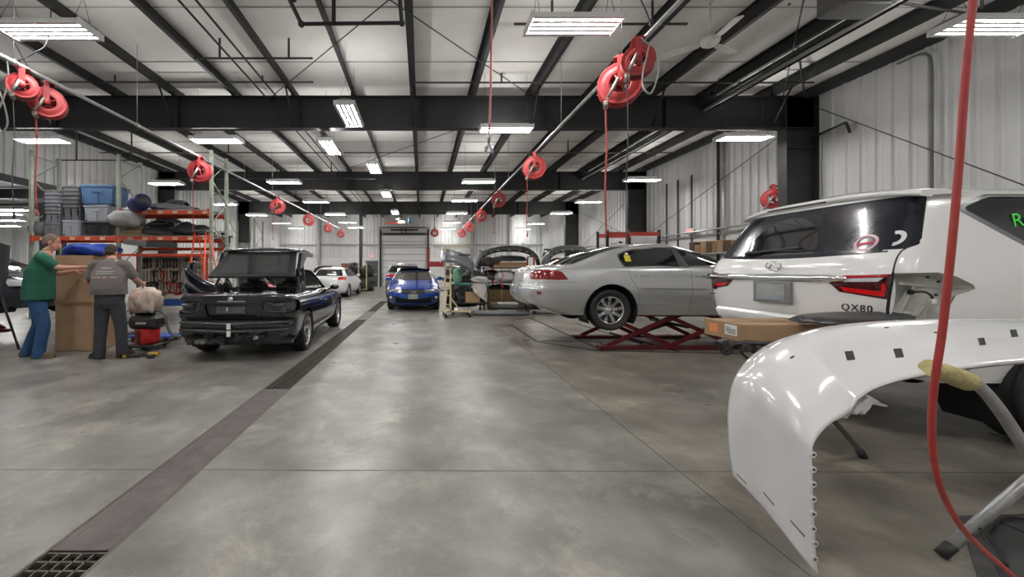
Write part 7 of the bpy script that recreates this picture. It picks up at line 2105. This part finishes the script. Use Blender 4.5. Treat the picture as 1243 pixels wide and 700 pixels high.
# shelf with brown stock along the right wall
t = thing('wall_shelf', 'long wall shelf of brown stock on the right wall between column and silver sedan', 'shelf', (XR-.35,12.2,1.9))
MB().box((XR-.32,12.4,1.92),(.42,3.6,.04)).build('board', M_GALV, t, world=True)
b = MB()
for y in (10.9,12.4,13.9): b.tube([(XR-.1,y,1.55),(XR-.48,y,1.90)], .018, 6)
b.build('bracket', M_GALV, t, world=True)
rr = random.Random(8)
y = 10.75; i = 0
while y < 13.9:
    w = rr.uniform(.22,.42)
    cbox('brown carton on the wall shelf, '+['first','second','third','fourth','fifth','sixth','seventh','eighth','ninth','tenth','eleventh','twelfth','thirteenth'][i]+' from the column', XR-.33, y+w/2, 1.942, (.34,w-.02,rr.uniform(.28,.42)), [M_CARD,M_CARDD,mat('stock_dark', srgb(84,70,54), .8, var=.3)][i % 3], 0)['group'] = 'cartons on the wall shelf'
    y += w; i += 1
# far left: parts carts and wreck against the back wall
t = parts_stand('cream parts stand before dark engine parts far beyond the white hatchback', (-3.78,25.0,0), .2, .5, .7, 1.75)
for i, (x, z, s) in enumerate(((0,.0,(1.7,.9,.95)),(.42,.93,(.85,.8,.72)),(-.42,.93,(.82,.8,.85)))):
    o = crumple('engine_part', 'dark heaped engine part behind the far cream stand, '+['lowest','upper right','upper left'][i]+' of three', 'engine part', (-4.02+x,25.9,z), s, M_GRIME, 40+i, .25)
cbox('reddish carton heap far behind the white hatchback', -5.75, 30.8, 0, (1.1,.8,1.9), mat('carton_red_brown', srgb(136,92,80), .8, var=.4, scale=6), .2)
# ================================================================== foreground: bumper cover on its stand, carton, hose
M_BUMP = mat('white_bumper_paint', (.73,.73,.735), .20, coat=1.0)
# rows run from the hanging tip, up round the corner and along to the right; (px, py, distance)
NEAR = [(992,697,1.62),(989,655,1.62),(987,610,1.625),(985.5,570,1.63),(986,543,1.635),(993,528,1.65),(1008,513,1.66),(1030,500,1.67),(1042,483,1.68),(1060,468,1.70),(1090,456,1.72),(1130,447,1.74),(1180,439,1.76),(1240,433,1.78),(1310,430,1.79),(1400,432,1.79),(1490,444,1.76),(1560,475,1.72),(1600,540,1.66),(1605,620,1.62),(1606,700,1.60)]
N1 =   [(968,668,1.75),(965,630,1.76),(962,590,1.77),(961,555,1.78),(962,522,1.78),(970,496,1.80),(986,474,1.82),(1004,457,1.84),(1022,446,1.86),(1046,436,1.88),(1082,426,1.90),(1126,419,1.92),(1176,413,1.94),(1238,409,1.96),(1304,408,1.97),(1380,410,1.97),(1462,424,1.95),(1524,458,1.90),(1552,524,1.84),(1560,600,1.79),(1562,672,1.77)]
N2 =   [(936,628,2.00),(932,590,2.01),(929,552,2.02),(928,520,2.02),(930,490,2.03),(938,465,2.05),(952,444,2.07),(972,428,2.09),(996,417,2.11),(1028,408,2.13),(1070,401,2.15),(1118,396,2.17),(1172,393,2.19),(1234,392,2.20),(1298,392,2.21),(1366,395,2.21),(1440,410,2.19),(1494,446,2.14),(1516,505,2.08),(1522,566,2.04),(1524,630,2.02)]
N3 =   [(912,600,2.22),(907,565,2.23),(903,530,2.24),(902,502,2.24),(905,474,2.25),(914,450,2.27),(930,430,2.29),(954,414,2.31),(984,402,2.33),(1020,395,2.35),(1064,390.5,2.37),(1114,388,2.39),(1168,387,2.41),(1230,388,2.42),(1292,388.5,2.43),(1356,392,2.43),(1424,406,2.41),(1474,440,2.36),(1494,494,2.30),(1498,548,2.26),(1500,604,2.24)]
N4 =   [(890,577,2.42),(886,545,2.43),(884,512,2.44),(885,488,2.44),(890,464,2.45),(902,443,2.47),(922,425,2.49),(950,411,2.51),(984,402,2.53),(1022,397,2.55),(1066,394,2.57),(1114,392.5,2.59),(1168,392,2.60),(1228,393,2.61),(1288,395,2.62),(1348,399,2.62),(1410,413,2.60),(1456,446,2.55),(1474,496,2.49),(1478,546,2.45),(1480,596,2.43)]
t = thing('bumper_cover', 'large white bumper cover resting face up on a tubular stand', 'bumper cover', (2.6,2.0,0))
raw = [[P(q[0], q[1], 1.60+(q[2]-1.60)*.62) for q in row] for row in (NEAR, N1, N2, N3, N4)]
cols = []
for row in raw: cols.append(spline(row, 9))
ncol = len(cols[0])
fine = []
for j in range(ncol): fine.append(spline([cols[i][j] for i in range(5)], 9))
rows = [[fine[j][i] for j in range(ncol)] for i in range(len(fine[0]))]
# body crease: the panel dips behind a line that runs from the lamp corner up across the shoulder
crA, crB = V((985,432)).to_2d() if False else Vector((986,430)), Vector((1027,471))
crd = (crB-crA).normalized(); crn = Vector((crd.y, -crd.x))
nr_ = len(rows); base_ = [[p.copy() for p in r] for r in rows]
for i in range(nr_):
    for j in range(ncol):
        p = base_[i][j]; q = Vector((PX0+p.x*FPX/p.y, PY0-(p.z-CAMH)*FPX/p.y))
        s_ = (q-crA).dot(crn); along = (q-crA).dot(crd)
        fade = max(0, min(1, (along+34)/40))*max(0, min(1, (nr_*.62-i)/(nr_*.3)))
        if s_ > 0 and fade > 0 and j > 30:
            a = base_[i][min(j+1,ncol-1)]-base_[i][max(j-1,0)]; b_ = base_[min(i+1,nr_-1)][j]-base_[max(i-1,0)][j]; n = a.cross(b_).normalized()
            if n.dot(Vector((0.5,0,1.6))-p) < 0: n = -n
            rows[i][j] = p - n*(.045*(1-math.exp(-s_/34))*math.exp(-s_/420))*fade
b = MB(); b.grid(rows)
# folded return along the near and far edges
edge = rows[0]; ret = []
for j, p in enumerate(edge):
    inn = V((0,.035,-.03)) if j > 66 else V((.022,.03,0))
    ret.append(p+inn*.5)
b.grid([edge, ret])
o = b.build('cover', M_BUMP, t, world=True, thick=.006)
# body crease from the near corner
def surf(u, v):
    """u along (0..1), v across (0 near .. 1 far)"""
    fj = u*(ncol-1); fi = v*(len(rows)-1); j = min(int(fj), ncol-2); i = min(int(fi), len(rows)-2); a = fj-j; c = fi-i
    p = rows[i][j]*(1-a)*(1-c)+rows[i][j+1]*a*(1-c)+rows[i+1][j]*(1-a)*c+rows[i+1][j+1]*a*c
    du = rows[i][j+1]-rows[i][j]; dv = rows[i+1][j]-rows[i][j]; n = du.cross(dv).normalized()
    if n.dot(V((0,0,CAMH))-p) < 0 and False: n = -n
    return p, du.normalized(), dv.normalized(), n
def towards(n, p):
    return n if n.dot(V((0.5,0,1.6))-p) > 0 else -n
def find(px, py):
    def err(u, v):
        p = surf(u, v)[0]
        return (PX0+p.x*FPX/p.y-px)**2+(PY0-(p.z-CAMH)*FPX/p.y-py)**2
    best = min((err(a/90*.999, c/24*.999), a/90*.999, c/24*.999) for a in range(91) for c in range(25))
    st = (.012, .045)
    for _ in range(5):
        e, u, v = best
        best = min((err(min(.999, max(0, u+st[0]*i/3)), min(.999, max(0, v+st[1]*j/3))), min(.999, max(0, u+st[0]*i/3)), min(.999, max(0, v+st[1]*j/3))) for i in range(-3, 4) for j in range(-3, 4))
        st = (st[0]/2.5, st[1]/2.5)
    return best[1], best[2]
def patch(poly_px, off):
    pts = []
    for q in poly_px:
        u, v = find(*q); p, du, dv, n = surf(u, v)
        pts.append((p, towards(n, p)))
    return [p+n*off for p, n in pts]
def slot(name, px, py, w, h, m, skew=0.0):
    u, v = find(px, py); p, du, dv, n = surf(u, v); n = towards(n, p); dv = (dv-du*dv.dot(du)).normalized()
    q = MB(); e = .0042
    vs = [p+du*(sx*w/2+sy*skew*w)+dv*(sy*h/2)+n*e for sx, sy in ((-1,-1),(1,-1),(1,1),(-1,1))]
    q.add(vs+[x-n*.009 for x in vs], [(0,1,2,3),(4,5,1,0),(5,6,2,1),(6,7,3,2),(7,4,0,3)])
    return q.build(name, m, t, world=True)
M_HOLE = mat('slot_dark', (.02,.02,.016), .7)
for px, py in ((1031,432),(1090,429),(1191,415),(1230,405)):
    k = 1.25 if px < 1150 else 1.0
    vs = patch([(px-5*k,py-4*k),(px+3*k,py-4.6*k),(px+5.6*k,py+4*k),(px-2.4*k,py+4.8*k)], .0042); lo = patch([(px-5*k,py-4*k),(px+3*k,py-4.6*k),(px+5.6*k,py+4*k),(px-2.4*k,py+4.8*k)], -.006)
    q = MB(); q.add(vs+lo, [(0,1,2,3),(4,5,1,0),(5,6,2,1),(6,7,3,2),(7,4,0,3)]); q.build('clip_hole', M_HOLE, t, world=True)
for px, py in ((962,434),(1136,404),(1076,398)): slot('small_slot', px, py, .022, .010, M_HOLE)
M_SLIT = mat('slit_grey', (.14,.14,.14), .6)
# slits along the wheel-arch strip and its fold line
for px, py in ((901,581),(934,605),(969,641)):
    u, v = find(px, py); p, du, dv, n = surf(u, v); n = towards(n, p)
    q = MB(); d = (surf(u, min(.99,v-.05))[0]-surf(u, min(.99,v+.05))[0]).normalized(); s_ = n.cross(d)
    vs = [p+d*(sx*.035)+s_*(sy*.004)+n*.0042 for sx, sy in ((-1,-1),(1,-1),(1,1),(-1,1))]
    q.add(vs+[x-n*.008 for x in vs], [(0,1,2,3),(4,5,1,0),(5,6,2,1),(6,7,3,2),(7,4,0,3)])
    q.build('clip_slit', M_SLIT, t, world=True)
# mounting tabs along the near hanging edge
for k, py in enumerate((552,570,588,606,624,642,660,679)):
    u = None; p = P(987+(2 if k > 5 else 0), py, 1.612); q = MB()
    o_ = p+V((.003,.004,0)); tb = []
    for a in range(12):
        an = 2*pi*a/12; tb.append((o_.x+.013*cos(an), o_.z+.014*sin(an)))
    q.prism(tb, -.003, .003, M=Matrix(((1,0,0),(0,0,1),(0,1,0))), c=(0,o_.y,0))
    q.box(p+V((.002,.006,0)),(.016,.008,.022))
    tabo = q.build('mounting_tab', M_BUMP, t, world=True)
    MB().cyl(o_+V((.001,-.005,0)), o_+V((.001,.0045,0)), .0055, n=10).build('tab_hole', M_HOLE, tabo, world=True)
# corner bracket with ragged tabs under the lamp notch
q = MB(); base = [P(1028,508,1.643),P(1040,492,1.662),P(1055,482,1.687),P(1062,486,1.712),P(1055,497,1.699),P(1049,503,1.693),P(1046,498,1.687),P(1040,503,1.674),P(1036,499,1.662)]
q.add(base+[p+V((.0,.02,-.004)) for p in base], [tuple(range(9)), tuple(range(9,18))[::-1]]+[(i,(i+1) % 9,9+(i+1) % 9,9+i) for i in range(9)])
q.build('corner_bracket', M_BUMP, t, world=True)
q = MB(); a = [P(1056,484,1.699),P(1078,492,1.761),P(1076,494,1.761),P(1056,490,1.705)]; q.add(a+[p+V((0,.012,.0)) for p in a], [(0,1,2,3),(7,6,5,4),(0,4,5,1),(1,5,6,2),(2,6,7,3),(3,7,4,0)]); a = [P(1052,478,1.699),P(1068,487,1.736),P(1062,490,1.736),P(1050,484,1.699)]; q.add(a+[p+V((0,.012,.0)) for p in a], [(0,1,2,3),(7,6,5,4),(0,4,5,1),(1,5,6,2),(2,6,7,3),(3,7,4,0)])
q.build('bracket_spike', M_BUMP, t, world=True)
# crease of the corner panel
# ------------------------------------------------------------------ tubular work stand
M_TUBE2 = mat('zinc_tube', (.50,.515,.53), .34, metal=.75, var=.25, scale=10)
M_FOAM = mat('foam_pad', srgb(186,176,126), .85, var=.3, scale=12, bump=.5, bscale=40)
t = thing('work_stand', 'folding tubular stand with padded bars carrying the white bumper cover', 'stand', (3.0,2.2,0))
foot = P(1146,675,1.84); foot.z = .03
A = foot+V((.05,0,.05)); top = V((3.42,1.80,.93))
def leg(pts, nm='leg'):
    l = MB().tube(pts, .0225, 12).build(nm, M_TUBE2, t, world=True); return l
l1 = leg([foot, foot.lerp(top,.5), top])
cp = MB(); d = (top-foot).normalized(); cp.cyl(foot-d*.02, foot+d*.045, .0245, n=12); cp.build('rubber_foot', M_BLK, l1, world=True)
hl = MB()
for u in (.10,.135):
    p = foot.lerp(top,u)+V((-.002,-.0215,.004)); hl.cyl(p+V((0,-.003,0)), p+V((0,.002,0)), .006, n=8)
hl.build('pin_hole', M_HOLE, l1, world=True)
hang = V((2.36,1.72,.90))
l2 = leg(spline([P(1168,459,1.72), P(1190,470,1.73), P(1215,500,1.75), P(1243,542,1.77), P(1320,655,1.80)+V((0,0,.0))],5)+[V((3.10,1.82,.03))])
MB().cyl((3.085,1.815,.0),(3.10,1.82,.06),.027,n=12).build('rubber_foot', M_BLK, l2, world=True)
f2 = P(1048,555,2.83); f2.z = .02
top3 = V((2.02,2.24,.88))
l3 = MB().tube([top3, top3.lerp(f2,.5), f2], .017, 12).build('leg', mat('shaded_tube', (.16,.16,.16), .45, metal=.5), t, world=True)  # darker copy of the tube metal: shade under the cover put into colour
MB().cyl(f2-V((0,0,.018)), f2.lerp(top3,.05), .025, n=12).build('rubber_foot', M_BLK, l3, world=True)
l4 = leg([V((3.42,2.08,.93)), V((3.92,2.50,.03))]); MB().cyl((3.935,2.51,.0),(3.91,2.49,.05),.025,n=12).build('rubber_foot', M_BLK, l4, world=True)
pads = MB(); pads.tube(spline([P(1128,446,1.70),P(1146,452,1.71),P(1164,459,1.72),P(1178,464,1.72)],4), [.036]*4+[.040]*4+[.042]*4+[.036], 14)
pads.build('foam_pad', M_FOAM, t, world=True)
MB().tube([V((2.48,1.80,.90)),V((2.02,2.24,.88))], .022, 10).build('cross_bar', M_TUBE2, t, world=True)
MB().tube([V((2.43,1.85,.90)),V((2.07,2.19,.88))], .042, 12).build('foam_pad', M_FOAM, t, world=True)
MB().tube([V((3.42,1.80,.93)),V((3.42,2.10,.93))], .022, 10).build('cross_bar', M_TUBE2, t, world=True)
MB().tube([V((3.42,1.86,.93)),V((3.42,2.06,.93))], .042, 12).build('foam_pad', M_FOAM, t, world=True)
MB().tube([P(1160,457,1.71)+V((.0,0,.01)), V((2.48,1.80,.90))], .022, 10).build('cross_bar', M_TUBE2, t, world=True)
# dark drawing mat / base plate on the floor at the right corner
q = MB(); c = [P(1164,625,0.0) for _ in range(0)]
def fp(px, py): 
    D = CAMH*FPX/(py-PY0); return P(px, py, D)
pts = [fp(1164,627), fp(1260,624), fp(1290,720), fp(1190,712)]
q.add([V((p.x,p.y,.006)) for p in pts]+[V((p.x,p.y,0)) for p in pts], [(0,1,2,3),(4,5,1,0),(5,6,2,1),(6,7,3,2),(7,4,0,3)])
t2 = thing('floor_mat', 'dark grey board on the floor beneath the stand at the lower right', 'board', ((pts[0].x+pts[2].x)/2,(pts[0].y+pts[2].y)/2,0))
q.build('board', mat('board_dark', (.05,.05,.05), .6, var=.4, scale=9), t2, world=True)
q = MB(); a = fp(1192,642); b_ = fp(1222,705)
for (A_, B_, w) in ((fp(1192,642), fp(1224,712), .013),(fp(1205,630), fp(1275,660), .020)):
    d = (B_-A_).normalized(); n = V((-d.y,d.x,0))*w
    vs = [A_-n,B_-n,B_+n,A_+n]; q.add([V((v.x,v.y,.012)) for v in vs]+[V((v.x,v.y,.0)) for v in vs], [(0,1,2,3),(4,5,1,0),(5,6,2,1),(6,7,3,2),(7,4,0,3)])
q.build('slat', M_BLKP, t2, world=True)
# ------------------------------------------------------------------ flat carton, dark valance, wiring
t = thing('flat_carton', 'long flat cardboard carton with labels lying behind the white vehicle', 'carton', (3.05,3.35,.775))
MB().box((0,0,.07),(.96,.44,.14), bev=.004).build('carton', M_CARD, t)
MB().box((0,0,.142),(.96,.05,.003)).build('tape', mat('brown_tape', srgb(140,108,78), .4), t)
MB().box((-.4815,.10,.075),(.002,.10,.075)).build('shipping_label', mat('label_orange', srgb(226,140,84), .6), t)
MB().box((-.4815,-.09,.08),(.002,.13,.085)).build('shipping_label', mat('label_white', (.78,.78,.76), .6), t)
lb_ = MB()
for k, (y, z, w) in enumerate(((-.06,.10,.05),(-.09,.085,.10),(-.09,.07,.10),(-.10,.055,.08))): lb_.box((-.4832,y,z),(.0015,w,.006))
lb_.build('label_print', M_BLKP, t)
t = thing('sawhorse', 'dark folding sawhorse under the flat carton behind the white vehicle', 'sawhorse', (3.06,3.36,0))
q = MB(); q.box((0,0,.745),(.60,.10,.058), bev=.008); q.build('top_bar', M_GRIME, t)
for sx in (-1,1):
    for sy in (-1,1): MB().tube([(sx*.09,sy*.03,.73),(sx*.11,sy*.12,.01)], .016, 8).build('leg', M_GRIME, t)
t = thing('wiring_harness', 'black bumper wiring harness with connectors dangling beneath the flat carton', 'wiring', (2.95,3.14,.5))
h = MB(); rr = random.Random(12)
W2 = lambda px, py, D=3.12: P(px, py, D)
h.tube(spline([W2(872,414),W2(885,418),W2(905,416),W2(930,417),W2(950,416),W2(965,412)],5), .020, 8)
h.tube(spline([W2(868,413),W2(876,426),W2(882,430),W2(888,427),W2(889,418)],5), .009, 6)
h.tube(spline([W2(874,414),W2(879,424),W2(884,427),W2(886,421)],5), .007, 6)
h.tube(spline([W2(895,417),W2(902,430),W2(912,436),W2(925,433),W2(938,420)],5), .010, 6)
h.tube(spline([W2(905,418),W2(915,428),W2(930,428),W2(948,416)],5), .012, 6)
h.build('harness', M_BLKP, t, world=True)
q = MB()
for px, py in ((883,421),(904,422),(921,424),(936,421),(878,416)): q.box(W2(px,py,3.10),(.07,.05,.06), Matrix.Rotation(rr.uniform(-.5,.5),3,'Y'), bev=.01)
q.build('connector', M_BLKP, t, world=True)
tie = MB(); tie.tube([W2(885,417), V((2.75,3.25,.72))], .006, 5); tie.tube([W2(940,416), V((3.15,3.25,.72))], .006, 5); tie.build('tie', M_BLKP, t, world=True)
# dark valance lying on the carton
t = thing('valance', 'dark grey moulded valance lying across the flat carton and the white bumper', 'valance', (3.4,3.1,.915))
L1 = [(957,387.5,3.25),(970,383,3.22),(990,380.5,3.18),(1020,379,3.12),(1060,379,3.05),(1095,380.5,2.98),(1112,385,2.94)]
L2 = [(962,389,3.20),(978,387,3.10),(992,386,3.05),(1022,388,2.98),(1060,389,2.92),(1090,389,2.88),(1108,389,2.88)]
L3 = [(966,390,3.16),(984,391.5,3.02),(1000,393,2.96),(1026,394,2.90),(1060,395,2.86),(1088,394,2.84),(1102,392,2.84)]
rws = [spline([P(*q) for q in L], 4) for L in (L1, L2, L3)]
b = MB(); b.grid(rws); b.build('valance', mat('valance_charcoal', (.035,.036,.038), .35, var=.2), t, world=True, thick=.012)
MB().box(P(975,389.5,3.12),(.05,.06,.03), bev=.006).build('lug', M_BLKP, t, world=True)
# ------------------------------------------------------------------ red hose hanging close to the viewer
t = thing('air_hose', 'red air hose hanging close to the viewer before the white bumper cover', 'hose', (1.4,1.05,0))
M_HOSE2 = mat('air_hose_red', srgb(178,62,58), .42, var=.22, scale=16, bump=.1, bscale=60)
pts = [V((1.52,1.02,ZDECK-.02)), V((1.50,1.02,4.2)), V((1.475,1.02,3.0)), P(1184,-60,1.02), P(1181,0,1.02), P(1172,90,1.02), P(1164,200,1.02), P(1155,300,1.02), P(1144,400,1.03), P(1135,460,1.04), P(1131,510,1.06), P(1134,560,1.09), P(1145,600,1.13), P(1166,638,1.18), P(1192,666,1.24), P(1222,692,1.30), P(1262,728,1.37)]
pts += [V((2.30,1.40,.08)), V((2.55,1.25,.014)), V((2.95,.95,.013)), V((3.2,.3,.013))]
MB().tube(spline(pts, 8), .0078, 12).build('hose', M_HOSE2, t, world=True)
k = MB(); k.lathe([(.001,-.03),(.03,-.03),(.035,0),(.03,.03),(.001,.03)], (1.52,1.02,ZDECK-.035), None, 14); k.build('ceiling_fitting', M_GALV, t, world=True)
sc_ = MB()
for px, py, D in ((1135,470,1.03),(1128,600,1.1)): pass
t2 = thing('floor_cable', 'thin black cable on the floor below the red hose', 'cable', (2.6,1.7,0))
MB().tube(spline([fp(1222,690)+V((0,0,.014)), fp(1212,670)+V((0,0,.016)), fp(1200,650)+V((0,0,.016)), fp(1222,632)+V((0,0,.02)), fp(1270,640)+V((0,0,.02))],5), .007, 6).build('cable', M_BLK, t2, world=True)
